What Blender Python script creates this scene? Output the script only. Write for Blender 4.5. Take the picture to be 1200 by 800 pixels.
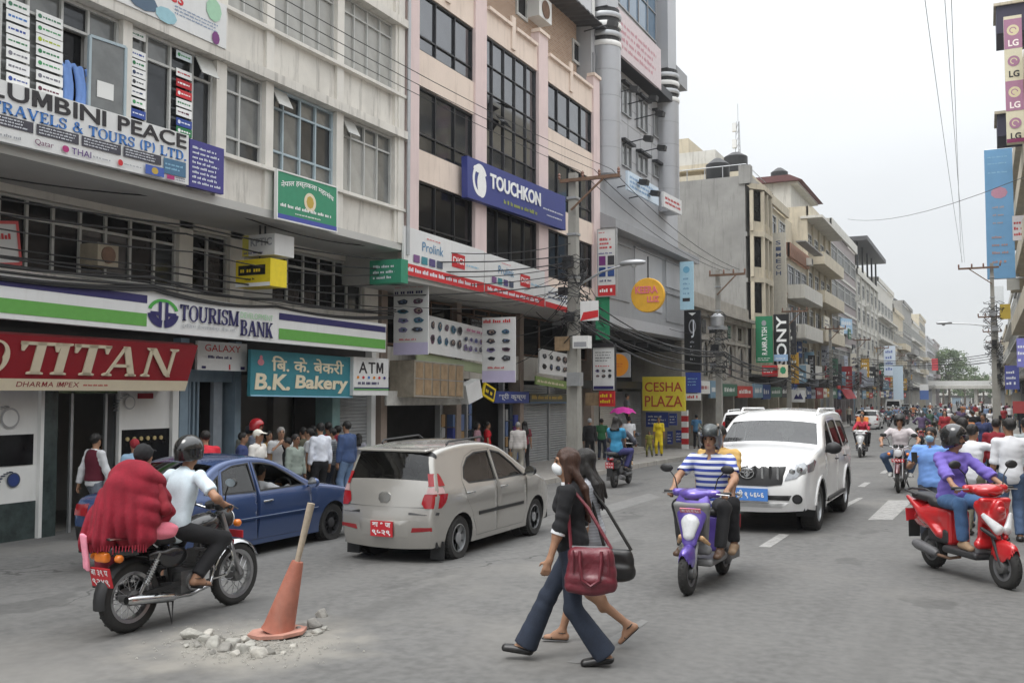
import bpy,bmesh,math,random
import numpy as np
from mathutils import Vector,Matrix,geometry as mgeo
for _o in list(bpy.data.objects):bpy.data.objects.remove(_o)
SC=bpy.context.scene
COL=SC.collection
R=math.radians
# camera
CAMZ,FPX,YAW,PIT=2.13,1125.0,R(26.26),math.atan(60/1125)
cam=bpy.data.cameras.new('camera');cam.sensor_width=36;cam.lens=36*FPX/1200
cam.clip_start=0.1;cam.clip_end=3000
camo=bpy.data.objects.new('camera',cam);COL.objects.link(camo)
camo.location=(0,0,CAMZ);camo.rotation_euler=(R(90)+PIT,0,YAW);SC.camera=camo
# overcast sky
SUN_EL,SUN_AZ=R(62),R(200)
w=bpy.data.worlds.new('World');SC.world=w;w.use_nodes=True
nt=w.node_tree;nt.nodes.clear()
def _n(t,**k):
 n=nt.nodes.new(t)
 for a,b in k.items():setattr(n,a,b)
 return n
out=_n('ShaderNodeOutputWorld');mixs=_n('ShaderNodeMixShader')
sky=_n('ShaderNodeTexSky',sky_type='NISHITA',sun_disc=False,sun_elevation=SUN_EL,sun_rotation=SUN_AZ)
bg1=_n('ShaderNodeBackground');bg1.inputs[1].default_value=0.10
nt.links.new(sky.outputs[0],bg1.inputs[0])
tc=_n('ShaderNodeTexCoord');sep=_n('ShaderNodeSeparateXYZ');nt.links.new(tc.outputs['Generated'],sep.inputs[0])
mr=_n('ShaderNodeMapRange');nt.links.new(sep.outputs[2],mr.inputs[0])
for i,v in((1,0.0),(2,1.0),(3,0.0),(4,1.0)):mr.inputs[i].default_value=v
pw=_n('ShaderNodeMath',operation='POWER');nt.links.new(mr.outputs[0],pw.inputs[0]);pw.inputs[1].default_value=1.9
ma=_n('ShaderNodeMath',operation='MULTIPLY_ADD');nt.links.new(pw.outputs[0],ma.inputs[0]);ma.inputs[1].default_value=2.2;ma.inputs[2].default_value=.70
noi=_n('ShaderNodeTexNoise');noi.inputs['Scale'].default_value=2.2;noi.inputs['Detail'].default_value=5
mp=_n('ShaderNodeMapping');mp.inputs['Scale'].default_value=(1,1,2.6)
nt.links.new(tc.outputs['Generated'],mp.inputs[0]);nt.links.new(mp.outputs[0],noi.inputs[0])
mr2=_n('ShaderNodeMapRange');nt.links.new(noi.outputs[0],mr2.inputs[0])
for i,v in((1,.3),(2,.7),(3,.93),(4,1.06)):mr2.inputs[i].default_value=v
mul=_n('ShaderNodeMath',operation='MULTIPLY');nt.links.new(ma.outputs[0],mul.inputs[0]);nt.links.new(mr2.outputs[0],mul.inputs[1])
bg2=_n('ShaderNodeBackground');bg2.inputs[0].default_value=(0.955,0.98,1.0,1)
nt.links.new(mul.outputs[0],bg2.inputs[1])
mixs.inputs[0].default_value=0.93
nt.links.new(bg1.outputs[0],mixs.inputs[1]);nt.links.new(bg2.outputs[0],mixs.inputs[2]);nt.links.new(mixs.outputs[0],out.inputs[0])
sl=bpy.data.lights.new('sun','SUN');sl.energy=1.4;sl.angle=R(28);sl.color=(1,0.97,0.93)
so=bpy.data.objects.new('sun',sl);COL.objects.link(so)
_d=Vector((math.sin(SUN_AZ)*math.cos(SUN_EL),math.cos(SUN_AZ)*math.cos(SUN_EL),math.sin(SUN_EL)))
so.rotation_euler=_d.to_track_quat('Z','Y').to_euler();so.location=(0,0,60)
SC.view_settings.view_transform='Standard';SC.view_settings.look='None';SC.view_settings.gamma=1
SC.view_settings.exposure=0.28
# survey helpers: photo pixel -> point on a known plane
_fw=Vector((-math.sin(YAW)*math.cos(PIT),math.cos(YAW)*math.cos(PIT),math.sin(PIT)))
_rt=Vector((math.cos(YAW),math.sin(YAW),0));_up=_rt.cross(_fw);_C=Vector((0,0,CAMZ))
def _ray(px,py):return _fw+_rt*((px-600)/FPX)+_up*((400-py)/FPX)
def onX(px,py,X):
 r=_ray(px,py);return _C+r*(X/r.x)
def onY(px,py,Y):
 r=_ray(px,py);return _C+r*(Y/r.y)
def gz(X,Y):
 return.024*min(max(X,-16)+3,0)-.012*max(min(Y,60)-12,0)-.004*max(min(Y,330)-60,0)
def G(px,py,h=0.0):
 r=_ray(px,py);z=0
 for _ in range(30):
  p=_C+r*((z+h-CAMZ)/r.z);z=gz(p.x,p.y)
 return p
 # materials
MATS={}
def S(r,g,b):
 f=lambda c:(c/255/12.92 if c/255<=.04045 else((c/255+.055)/1.055)**2.4)
 return(f(r),f(g),f(b))
def M(name,rgb,rough=.6,metal=0,var=.12,scale=6,bump=0,spec=.5,streak=0,streak_col=None,coat=0,alpha=1,fine=0,trans=0,emit=0):
 """procedural material: base colour mottled by noise, optional vertical water stains and relief"""
 if name in MATS:return MATS[name]
 m=bpy.data.materials.new(name);m.use_nodes=True;MATS[name]=m
 t=m.node_tree;N=t.nodes;L=t.links;b=N['Principled BSDF']
 m.diffuse_color=(*rgb,1)
 b.inputs['Roughness'].default_value=rough;b.inputs['Metallic'].default_value=metal
 b.inputs['Specular IOR Level'].default_value=spec
 if coat:b.inputs['Coat Weight'].default_value=coat;b.inputs['Coat Roughness'].default_value=.05
 if trans:b.inputs['Transmission Weight'].default_value=trans
 if alpha<1:b.inputs['Alpha'].default_value=alpha
 if emit:b.inputs['Emission Color'].default_value=(*rgb,1);b.inputs['Emission Strength'].default_value=emit
 b.inputs['Base Color'].default_value=(*rgb,1)
 if var or bump or streak or fine:
  tc=N.new('ShaderNodeTexCoord');n=N.new('ShaderNodeTexNoise')
  n.inputs['Scale'].default_value=scale;n.inputs['Detail'].default_value=6;n.inputs['Roughness'].default_value=.62
  L.new(tc.outputs['Object'],n.inputs[0])
  cr=N.new('ShaderNodeMapRange');L.new(n.outputs[0],cr.inputs[0])
  for i,v in((1,.25),(2,.75),(3,1-var),(4,1+var)):cr.inputs[i].default_value=v
  val=cr.outputs[0]
  if fine:
   n2=N.new('ShaderNodeTexNoise');n2.inputs['Scale'].default_value=scale*22;n2.inputs['Detail'].default_value=3
   L.new(tc.outputs['Object'],n2.inputs[0])
   c2=N.new('ShaderNodeMapRange');L.new(n2.outputs[0],c2.inputs[0])
   for i,v in((1,.3),(2,.7),(3,1-fine),(4,1+fine)):c2.inputs[i].default_value=v
   mm=N.new('ShaderNodeMath');mm.operation='MULTIPLY';L.new(val,mm.inputs[0]);L.new(c2.outputs[0],mm.inputs[1]);val=mm.outputs[0]
  vm=N.new('ShaderNodeVectorMath');vm.operation='SCALE';vm.inputs[0].default_value=rgb
  L.new(val,vm.inputs['Scale']);col=vm.outputs[0]
  if streak:
   mp=N.new('ShaderNodeMapping');mp.inputs['Scale'].default_value=(3.2,3.2,.32);L.new(tc.outputs['Object'],mp.inputs[0])
   ns=N.new('ShaderNodeTexNoise');ns.inputs['Scale'].default_value=1.6;ns.inputs['Detail'].default_value=8;ns.inputs['Roughness'].default_value=.7
   L.new(mp.outputs[0],ns.inputs[0])
   c3=N.new('ShaderNodeMapRange');L.new(ns.outputs[0],c3.inputs[0])
   for i,v in((1,.52),(2,.78),(3,0),(4,streak)):c3.inputs[i].default_value=v
   mx=N.new('ShaderNodeMix');mx.data_type='RGBA';L.new(c3.outputs[0],mx.inputs[0]);L.new(col,mx.inputs[6])
   sc=streak_col or tuple(c*.35 for c in rgb);mx.inputs[7].default_value=(*sc,1);col=mx.outputs[2]
  L.new(col,b.inputs['Base Color'])
  if bump:
   bp=N.new('ShaderNodeBump');bp.inputs['Strength'].default_value=bump;bp.inputs['Distance'].default_value=.02
   nb=N.new('ShaderNodeTexNoise');nb.inputs['Scale'].default_value=scale*5;nb.inputs['Detail'].default_value=5
   L.new(tc.outputs['Object'],nb.inputs[0]);L.new(nb.outputs[0],bp.inputs['Height']);L.new(bp.outputs[0],b.inputs['Normal'])
 return m
def Mc(rgb255,rough=.75,**k):
 """plain dyed / painted colour, one material per colour"""
 n='tint_%d_%d_%d_%d'%(*rgb255,int(rough*100))
 k.setdefault('var',.08);k.setdefault('scale',9)
 return M(n,S(*rgb255),rough,**k)
 # objects
PL={}
def tag(o,label=None,cat=None,group=None,kind=None):
 if label:o['label']=label
 if cat:o['category']=cat
 if group:o['group']=group
 if kind:o['kind']=kind
 return o
def thing(name,label=None,cat=None,loc=(0,0,0),rz=0,group=None,parent=None):
 o=bpy.data.objects.new(name,None);COL.objects.link(o);o.empty_display_size=.2
 o.location=loc;o.rotation_euler=(0,0,rz);o.parent=parent
 PL[o]=Vector(loc)+(PL.get(parent,Vector())if parent else Vector())
 return tag(o,label,cat,group)
def link(name,me,parent=None,loc=None):
 o=bpy.data.objects.new(name,me);COL.objects.link(o);o.parent=parent
 if loc is not None:o.location=loc
 PL[o]=(Vector(loc)if loc is not None else Vector())+(PL.get(parent,Vector())if parent else Vector())
 return o
def copy_tree(o,parent=None):
 c=o.copy();COL.objects.link(c);c.parent=parent;PL[c]=PL.get(o,Vector()).copy()
 for ch in list(o.children):copy_tree(ch,c)
 return c
def recolor(o,slots):
 """own colours on a copy: the mesh stays shared, the slot belongs to the object"""
 for i,m in slots.items():
  o.material_slots[i].link='OBJECT';o.material_slots[i].material=m
class MB:
 def __init__(s):s.v=[];s.f=[];s.m=[];s.mi=0
 def add(s,vs,fs):
  b=len(s.v);s.v+=[tuple(p)for p in vs];s.f+=[tuple(b+i for i in q)for q in fs];s.m+=[s.mi]*len(fs);return s
 def box(s,x0,y0,z0,x1,y1,z1):
  x0,x1=min(x0,x1),max(x0,x1);y0,y1=min(y0,y1),max(y0,y1);z0,z1=min(z0,z1),max(z0,z1)
  return s.add([(x0,y0,z0),(x1,y0,z0),(x1,y1,z0),(x0,y1,z0),(x0,y0,z1),(x1,y0,z1),(x1,y1,z1),(x0,y1,z1)],[(0,3,2,1),(4,5,6,7),(0,1,5,4),(1,2,6,5),(2,3,7,6),(3,0,4,7)])
 def bar(s,p,q,w,h=None,up=(0,0,1)):
  p=Vector(p);q=Vector(q);h=h or w;d=(q-p).normalized();u=Vector(up)
  if abs(d.dot(u))>.98:u=Vector((0,1,0))
  a=d.cross(u).normalized()*w/2;b=a.cross(d).normalized()*h/2
  return s.add([p-a-b,p+a-b,p+a+b,p-a+b,q-a-b,q+a-b,q+a+b,q-a+b],[(3,2,1,0),(4,5,6,7),(0,1,5,4),(1,2,6,5),(2,3,7,6),(3,0,4,7)])
 def tube(s,pts,r,n=6,closed=False,cap=True):
  pts=[Vector(p)for p in pts];k=len(pts);rs=r if isinstance(r,(list,tuple))else[r]*k
  rings=[];prev=None
  for i,p in enumerate(pts):
   a=pts[(i-1)%k]if(closed or i)else p;b=pts[(i+1)%k]if(closed or i<k-1)else p
   d=(b-a).normalized()
   if prev is None:
    u=Vector((0,0,1))if abs(d.z)<.9 else Vector((1,0,0));x=d.cross(u).normalized()
   else:
    x=(prev-d*prev.dot(d));x=x.normalized()if x.length>1e-6 else d.orthogonal().normalized()
   prev=x;y=d.cross(x)
   rings.append([p+(x*math.cos(2*math.pi*j/n)+y*math.sin(2*math.pi*j/n))*rs[i]for j in range(n)])
  vs=[v for q in rings for v in q];fs=[]
  for i in range(k if closed else k-1):
   a=i*n;b=((i+1)%k)*n
   fs+=[(a+j,a+(j+1)%n,b+(j+1)%n,b+j)for j in range(n)]
  if cap and not closed:fs+=[tuple(reversed(range(n))),tuple((k-1)*n+j for j in range(n))]
  return s.add(vs,fs)
 def lathe(s,prof,n=16,o=(0,0,0),ax=(0,0,1),cap=True,ang=2*math.pi):
  o=Vector(o);z=Vector(ax).normalized();x=z.orthogonal().normalized();y=z.cross(x);vs=[]
  for r,h in prof:vs+=[o+z*h+(x*math.cos(2*math.pi*j/n)+y*math.sin(2*math.pi*j/n))*r for j in range(n)]
  fs=[(i*n+j,i*n+(j+1)%n,(i+1)*n+(j+1)%n,(i+1)*n+j)for i in range(len(prof)-1)for j in range(n)]
  if cap:fs+=[tuple(reversed(range(n))),tuple((len(prof)-1)*n+j for j in range(n))]
  return s.add(vs,fs)
 def prism(s,poly,o,ux,uy,d):
  """flat outline poly (2-D) at o spanned by ux, uy, pushed along d"""
  o,ux,uy,d=Vector(o),Vector(ux),Vector(uy),Vector(d);n=len(poly)
  a=[o+ux*x+uy*y for x,y in poly]
  return s.add(a+[p+d for p in a],[tuple(reversed(range(n))),tuple(n+i for i in range(n))]+[(i,(i+1)%n,n+(i+1)%n,n+i)for i in range(n)])
 def mesh(s,name,mats,smooth=None):
  me=bpy.data.meshes.new(name);me.from_pydata(s.v,[],s.f)
  for m in(mats if isinstance(mats,(list,tuple))else[mats]):me.materials.append(m)
  me.polygons.foreach_set('material_index',s.m)
  if smooth is not None:
   me.polygons.foreach_set('use_smooth',[True]*len(s.f))
   if smooth<180:me.set_sharp_from_angle(angle=R(smooth))
  me.update();return me
 def build(s,name,mats,parent=None,smooth=None,world=True):
  if world and parent is not None:
   o=PL[parent];s.v=[(x-o.x,y-o.y,z-o.z)for x,y,z in s.v]
  return link(name,s.mesh(name,mats,smooth),parent)
_BX={}
def bx(name,lo,hi,mat,parent,world=True):
 """axis-aligned box piece; equal sizes share one mesh"""
 lo,hi=Vector(lo),Vector(hi);d=hi-lo;key=(round(d.x,3),round(d.y,3),round(d.z,3),mat.name)
 if key not in _BX:_BX[key]=MB().box(-d.x/2,-d.y/2,-d.z/2,d.x/2,d.y/2,d.z/2).mesh(name,mat)
 c=(lo+hi)/2
 if world and parent is not None:c=c-PL[parent]
 return link(name,_BX[key],parent,c)
def fan_mesh(verts,tris):return verts,tris
# lettering
_TX={}
def text2d(s,bold=0.0,space=1.0):
 k=(s,bold,space)
 if k not in _TX and 'M' in s and bold>.004 and len(s)>1:
  vs,fs,x=[],[],0;H=text2d('H',bold)[5]
  for ch in s:
   if ch==' ':x+=.3;continue
   if ch=='M':
    w,t,h=.86*H,.2*H,H;n=len(vs);P=[(0,0),(t,0),(t,.6*h),(w/2-.3*t,.1*h),(w/2+.3*t,.1*h),(w-t,.6*h),(w-t,0),(w,0),(w,h),(w-1.25*t,h),(w/2,.45*h),(1.25*t,h),(0,h)]
    vs+=[(x+a,b)for a,b in P];fs.append(tuple(range(n,n+13)));x+=w+.09;continue
   g=text2d(ch,bold);n=len(vs);vs+=[(x+a-g[2],b)for a,b in g[0]];fs+=[tuple(n+i for i in f)for f in g[1]];x+=g[3]-g[2]+.09
  ys=[v[1]for v in vs];_TX[k]=(vs,fs,0,x-.09,min(ys),max(ys))
 if k not in _TX:
  cu=bpy.data.curves.new('lettering','FONT');cu.body=s;cu.size=1;cu.offset=bold;cu.resolution_u=3;cu.space_character=space
  ob=bpy.data.objects.new('lettering',cu);COL.objects.link(ob)
  dg=bpy.context.evaluated_depsgraph_get();me=ob.evaluated_get(dg).to_mesh()
  vs=[(v.co.x,v.co.y)for v in me.vertices];fs=[tuple(p.vertices)for p in me.polygons]
  ob.evaluated_get(dg).to_mesh_clear();bpy.data.objects.remove(ob);bpy.data.curves.remove(cu)
  xs=[v[0]for v in vs]or[0,1];ys=[v[1]for v in vs]or[0,1]
  _TX[k]=(vs,fs,min(xs),max(xs),min(ys),max(ys))
 return _TX[k]
def _st(x0,y0,x1,y1,w):
 return[(x0-w/2,y0),(x0+w/2,y0),(x1+w/2,y1),(x1-w/2,y1)]
def _ft(x,y,w,up=1):
 return[(x-w,y),(x+w,y),(x+w,y+5*up),(x+w*.45,y+9*up),(x-w*.45,y+9*up),(x-w,y+5*up)]
def _arc(cx,cy,rx,ry,a0,a1,t0,t1,n=14):
 o=[];i_=[]
 for k in range(n+1):
  a=R(a0+(a1-a0)*k/n);th=t1+(t0-t1)*abs(math.sin(a))
  o.append((cx+rx*math.cos(a),cy+ry*math.sin(a)));i_.append((cx+(rx-th)*math.cos(a),cy+(ry-min(th,9))*math.sin(a)))
 return[[o[k],o[k+1],i_[k+1],i_[k]]for k in range(n)]
SERIF={'T':(84,[_st(42,0,42,100,19),_ft(42,0,17),[(4,72),(9,72),(14,88),(14,100),(0,100)],[(80,72),(75,72),(70,88),(70,100),(84,100)],[(0,91),(84,91),(84,100),(0,100)]]),'I':(38,[_st(19,0,19,100,19),_ft(19,0,17),_ft(19,100,17,-1)]),'A':(100,[_st(88,0,52,100,20),_st(12,0,50,100,9),[(26,30),(76,30),(73,39),(29,39)],_ft(14,0,14),_ft(86,0,16)]),'N':(96,[_st(14,0,14,100,9),[(6,100),(26,100),(90,0),(80,0),(70,6)],_st(82,0,82,100,9),_ft(14,0,13),_ft(82,100,13,-1),_ft(10,100,10,-1)]),'O':(92,_arc(46,50,46,51,0,360,6,20,26)),'U':(92,[_st(17,30,17,100,19),_st(76,30,76,100,9),_ft(17,100,16,-1),_ft(76,100,15,-1)]+_arc(44,32,36.5,33,180,360,9,16)),'R':(90,[_st(20,0,20,100,19),_ft(20,0,17),[(2,91),(48,91),(48,100),(2,100)],[(20,46),(48,46),(48,54),(20,54)]]+_arc(46,73,34,27,-90,90,8,19)+[[(40,48),(58,48),(90,0),(68,0)],_ft(79,0,13)]),'S':(70,_arc(36,74,32,27,20,270,8,17)+_arc(34,27,34,28,-160,90,8,18)+[[(60,70),(68,70),(68,98),(62,98)],[(2,3),(8,3),(9,30),(2,30)]]),'M':(116,[_st(14,0,14,100,8),[(4,100),(26,100),(62,10),(56,0),(52,0)],[(58,0),(64,0),(104,100),(92,100)],_st(98,0,98,100,19),_ft(14,0,13),_ft(98,0,16),_ft(10,100,9,-1),_ft(103,100,13,-1)]),'B':(82,[_st(20,0,20,100,19),[(2,0),(48,0),(48,9),(2,9)],[(2,91),(46,91),(46,100),(2,100)],[(20,48),(46,48),(46,56),(20,56)]]+_arc(44,76,30,24.5,-90,90,8,18)+_arc(46,27,34,27.5,-90,90,8,19)),'K':(94,[_st(20,0,20,100,19),_ft(20,0,17),_ft(20,100,17,-1),[(28,42),(38,52),(82,100),(70,100)],[(36,54),(54,64),(92,0),(68,0)],_ft(80,0,15),_ft(76,100,13,-1)]),'V':(98,[_st(54,0,16,100,19),_st(48,0,84,100,9),_ft(16,100,16,-1),_ft(84,100,13,-1)]),'E':(76,[_st(20,0,20,100,19),[(2,0),(72,0),(76,28),(71,28),(64,9),(2,9)],[(2,91),(64,91),(67,76),(72,76),(70,100),(2,100)],[(20,47),(52,47),(52,55),(20,55)],[(50,38),(54,38),(54,64),(50,64)]]),'L':(76,[_st(20,0,20,100,19),[(2,0),(72,0),(76,30),(71,30),(62,9),(2,9)],_ft(20,100,17,-1)]),'D':(92,[_st(20,0,20,100,19),[(2,0),(44,0),(44,9),(2,9)],[(2,91),(44,91),(44,100),(2,100)]]+_arc(42,50,48,50,-90,90,9,20)),'P':(80,[_st(20,0,20,100,19),_ft(20,0,17),[(2,91),(46,91),(46,100),(2,100)],[(20,42),(46,42),(46,50),(20,50)]]+_arc(44,71,34,29,-90,90,8,19)),'(':(38,_arc(44,50,38,62,120,240,12,15)),')':(38,_arc(-6,50,38,62,-60,60,12,15)),'.':(26,[[(4,0),(22,0),(22,18),(4,18)]]),'&':(96,_arc(40,76,22,24,0,360,8,13)+_arc(36,27,34,28,40,330,8,17)+[[(26,72),(44,66),(96,0),(72,0)],_st(66,24,84,52,8)]),' ':(40,[])}
def serif2d(s,gap=7):
 k=('serif',s,gap)
 if k not in _TX:
  vs=[];fs=[];x=0
  for ch in s:
   w_,pol=SERIF[ch]
   for p in pol:
    b=len(vs);vs+=[((x+a)/100,c/100)for a,c in p]
    ar=sum(p[i][0]*p[(i+1)%len(p)][1]-p[(i+1)%len(p)][0]*p[i][1]for i in range(len(p)))
    q=tuple(b+i for i in range(len(p)));fs.append(q if ar>0 else q[::-1])
   x+=w_+gap
  _TX[k]=(vs,fs,0,(x-gap)/100,0,1)
 return _TX[k]
 # signs: a board in its own frame (x right, y up, z towards the viewer)
class Sign:
 def __init__(s,name,label,cat,o,right,up,w,h,mat,t=.06,group=None,back=None,rim=None):
  """o = lower-left corner of the face in the world"""
  s.o,s.r,s.u=Vector(o),Vector(right).normalized(),Vector(up).normalized();s.n=s.r.cross(s.u).normalized();s.u=s.n.cross(s.r)
  s.w,s.h=w,h;s.e=thing(name,label,cat,s.o,0,group);s.k=0
  m=MB();m.prism([(0,0),(w,0),(w,h),(0,h)],(0,0,0),s.r,s.u,s.n*-t)
  m.f=[tuple(reversed(f))for f in m.f]
  link('board',m.mesh('board',mat),s.e)
  if rim:
   m=MB();e=.03
   for a,b,c,d in((-e,-e,w+e,0),(-e,h,w+e,h+e),(-e,0,0,h),(w,0,w+e,h)):
    m.prism([(a,b),(c,b),(c,d),(a,d)],s.n*(-t),s.r,s.u,s.n*(t+.012))
   link('frame',m.mesh('frame',rim),s.e)
 def pt(s,x,y,z=0):return s.r*x+s.u*y+s.n*z
 def _lay(s):s.k+=1;return.004+.0015*s.k
 def put(s,name,vs,fs,mat,z=None,thick=0):
  z=s._lay()if z is None else z
  m=MB();n=len(vs);P=[s.pt(x,y,z+thick)for x,y in vs]
  if thick:
   P+=[s.pt(x,y,z-.003)for x,y in vs];E={}
   for f in fs:
    for i in range(len(f)):E[(f[i],f[(i+1)%len(f)])]=1
   fs=list(fs)+[(a,a+n,b+n,b)for a,b in E if(b,a)not in E]
  m.add(P,fs);return link(name,m.mesh(name,mat),s.e)
 def rect(s,x0,y0,x1,y1,mat,name='panel',z=None):return s.put(name,[(x0,y0),(x1,y0),(x1,y1),(x0,y1)],[(0,1,2,3)],mat,z)
 def poly(s,pts,mat,name='emblem',z=None):return s.put(name,pts,[tuple(range(len(pts)))],mat,z)
 def disc(s,cx,cy,rx,ry,mat,name='emblem',n=24,r0=0,a0=0,a1=360):
  if not r0:return s.poly([(cx+rx*math.cos(2*math.pi*i/n),cy+ry*math.sin(2*math.pi*i/n))for i in range(n)],mat,name)
  vs=[];fs=[]
  for i in range(n+1):
   a=R(a0+(a1-a0)*i/n);c,d=math.cos(a),math.sin(a);vs+=[(cx+rx*c,cy+ry*d),(cx+rx*r0*c,cy+ry*r0*d)]
  fs=[(2*i+1,2*i,2*i+2,2*i+3)for i in range(n)];return s.put(name,vs,fs,mat)
 def text(s,txt,x0,y0,x1,y1,mat,bold=.0,serif=False,thick=0,space=1.0,curve=0,shear=0,name='lettering',vert=False):
  """text fitted into the box x0..x1, y0..y1"""
  vs,fs,a,b,c,d=serif2d(txt)if serif else text2d(txt,bold,space)
  V=[]
  for x,y in vs:
   u=(x-a)/max(b-a,1e-6);v=(y-c)/max(d-c,1e-6)
   if vert:V.append((x0+(x1-x0)*v*1.0,y1-(y1-y0)*u)if vert==1 else(x1-(x1-x0)*v,y0+(y1-y0)*u));continue
   V.append((x0+(x1-x0)*u+shear*(v-.5)*(y1-y0),y0+(y1-y0)*v+curve*(1-(2*u-1)**2)))
  if vert==1:fs=[tuple(f)for f in fs]
  return s.put(name,V,fs,mat,None,thick)
 def greek(s,x0,y0,x1,y1,lines,mat,seed=1,fill=.6,name='small_print'):
  """print too small to read: broken word-bars"""
  r=random.Random(seed);vs=[];fs=[];lh=(y1-y0)/lines
  for i in range(lines):
   x=x0;y=y1-(i+1)*lh;end=x1-(x1-x0)*r.uniform(0,.3)
   while x<end:
    wl=min(lh*fill*r.uniform(.8,3.2),end-x);k=len(vs)
    nl=max(1,int(wl/(lh*fill*.5)))
    for j in range(nl):
     a=x+wl*j/nl;b_=x+wl*(j+.72)/nl;hh=fill*r.choice((.72,.72,1.0));k=len(vs)
     vs+=[(a,y+lh*.2),(b_,y+lh*.2),(b_,y+lh*(.2+hh*.8)),(a,y+lh*(.2+hh*.8))];fs.append((k,k+1,k+2,k+3))
    x+=wl+lh*fill*.5
  return tag(s.put(name,vs,fs,mat),kind='stuff')
  # smooth bodies: blended distance field meshed by surface nets
class SDF:
 def __init__(s,lo,hi,h):
  s.lo=np.array(lo,float);s.h=h;s.n=np.maximum(4,np.ceil((np.array(hi,float)-s.lo)/h).astype(int)+1)
  s.d=np.full(tuple(s.n),1.0,np.float32);s.ax=[s.lo[i]+h*np.arange(s.n[i])for i in range(3)]
 def _sub(s,lo,hi,pad):
  a=np.clip(np.floor((np.array(lo)-pad-s.lo)/s.h).astype(int),0,s.n);b=np.clip(np.ceil((np.array(hi)+pad-s.lo)/s.h).astype(int)+1,0,s.n)
  if(b<=a).any():return None
  sl=tuple(slice(a[i],b[i])for i in range(3))
  X,Y,Z=np.meshgrid(*[s.ax[i][sl[i]]for i in range(3)],indexing='ij',sparse=True)
  return sl,X,Y,Z
 def _mix(s,sl,d,k,op):
  o=s.d[sl]
  o2=-o if op=='sub' else o
  hh=np.clip(.5+.5*(o2-d)/max(k,1e-6),0,1)if k>0 else(o2>d).astype(np.float32)
  r=o2*(1-hh)+d*hh-k*hh*(1-hh)
  if op=='sub':r=-r
  s.d[sl]=r
 def cone(s,p,q,r0,r1=None,k=.03,op='add',squash=None,flat=0):
  """rounded cone p->q; squash=(axis vector, factor) flattens it along the axis"""
  r1=r0 if r1 is None else r1;p=np.array(p,float);q=np.array(q,float);rm=max(r0,r1)*1.3
  g=s._sub(np.minimum(p,q)-rm,np.maximum(p,q)+rm,k+2*s.h)
  if g is None:return s
  sl,X,Y,Z=g;ab=q-p;L2=max((ab*ab).sum(),1e-9)
  dx,dy,dz=X-p[0],Y-p[1],Z-p[2]
  t=np.clip((dx*ab[0]+dy*ab[1]+dz*ab[2])/L2,0,1)
  ex,ey,ez=dx-t*ab[0],dy-t*ab[1],dz-t*ab[2]
  q2=ex*ex+ey*ey+ez*ez
  if squash is not None:
   a=np.array(squash[0],float);a/=np.linalg.norm(a);f=1/squash[1]
   e=ex*a[0]+ey*a[1]+ez*a[2];q2=q2+(f*f-1)*e*e
  d=np.sqrt(q2)-(r0+(r1-r0)*t)
  if squash is not None:d=d*min(1,squash[1]*1.2)
  if flat:
   L=math.sqrt(L2);pr=(dx*ab[0]+dy*ab[1]+dz*ab[2])/L;d=np.maximum(d,pr-L)
   if flat==2:d=np.maximum(d,-pr)
  s._mix(sl,d,k,op);return s
 def ell(s,c,r,rot=None,k=.03,op='add'):
  c=np.array(c,float);r=np.array(r,float);rm=r.max()
  g=s._sub(c-rm,c+rm,k+2*s.h)
  if g is None:return s
  sl,X,Y,Z=g;v=[X-c[0],Y-c[1],Z-c[2]]
  if rot is not None:
   m=np.array(rot.to_3x3()if isinstance(rot,Matrix)else rot);v=[v[0]*m[0][i]+v[1]*m[1][i]+v[2]*m[2][i]for i in range(3)]
  k0=np.sqrt(sum((v[i]/r[i])**2 for i in range(3)));k1=np.sqrt(sum((v[i]/r[i]**2)**2 for i in range(3)))+1e-9
  s._mix(sl,k0*(k0-1)/k1,k,op);return s
 def box(s,c,half,rot=None,rd=.02,k=.02,op='add',taper=0):
  c=np.array(c,float);hf=np.array(half,float);rm=np.linalg.norm(hf)
  g=s._sub(c-rm,c+rm,k+2*s.h)
  if g is None:return s
  sl,X,Y,Z=g;v=[X-c[0],Y-c[1],Z-c[2]]
  if rot is not None:
   m=np.array(rot.to_3x3()if isinstance(rot,Matrix)else rot);v=[v[0]*m[0][i]+v[1]*m[1][i]+v[2]*m[2][i]for i in range(3)]
  sc=1-taper*np.clip(v[2]/hf[2],-1,1)if taper else 1
  q=[np.abs(v[0])-hf[0]*sc+rd,np.abs(v[1])-hf[1]*sc+rd,np.abs(v[2])-hf[2]+rd]
  d=np.sqrt(sum(np.maximum(a,0)**2 for a in q))+np.minimum(np.maximum(np.maximum(q[0],q[1]),q[2]),0)-rd
  s._mix(sl,d,k,op);return s
 def cut(s,p,n):
  """remove everything on the +n side of the plane through p"""
  X,Y,Z=np.meshgrid(*s.ax,indexing='ij',sparse=True);n=np.array(n,float);n/=np.linalg.norm(n)
  s.d=np.maximum(s.d,((X-p[0])*n[0]+(Y-p[1])*n[1]+(Z-p[2])*n[2]).astype(np.float32));return s
 def merge(s,o,k=.01):
  hh=np.clip(.5+.5*(s.d-o.d)/k,0,1);s.d=s.d*(1-hh)+o.d*hh-k*hh*(1-hh);return s
 def wob(s,fn):
  X,Y,Z=np.meshgrid(*s.ax,indexing='ij',sparse=True);s.d=s.d+fn(X,Y,Z).astype(np.float32);return s
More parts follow.
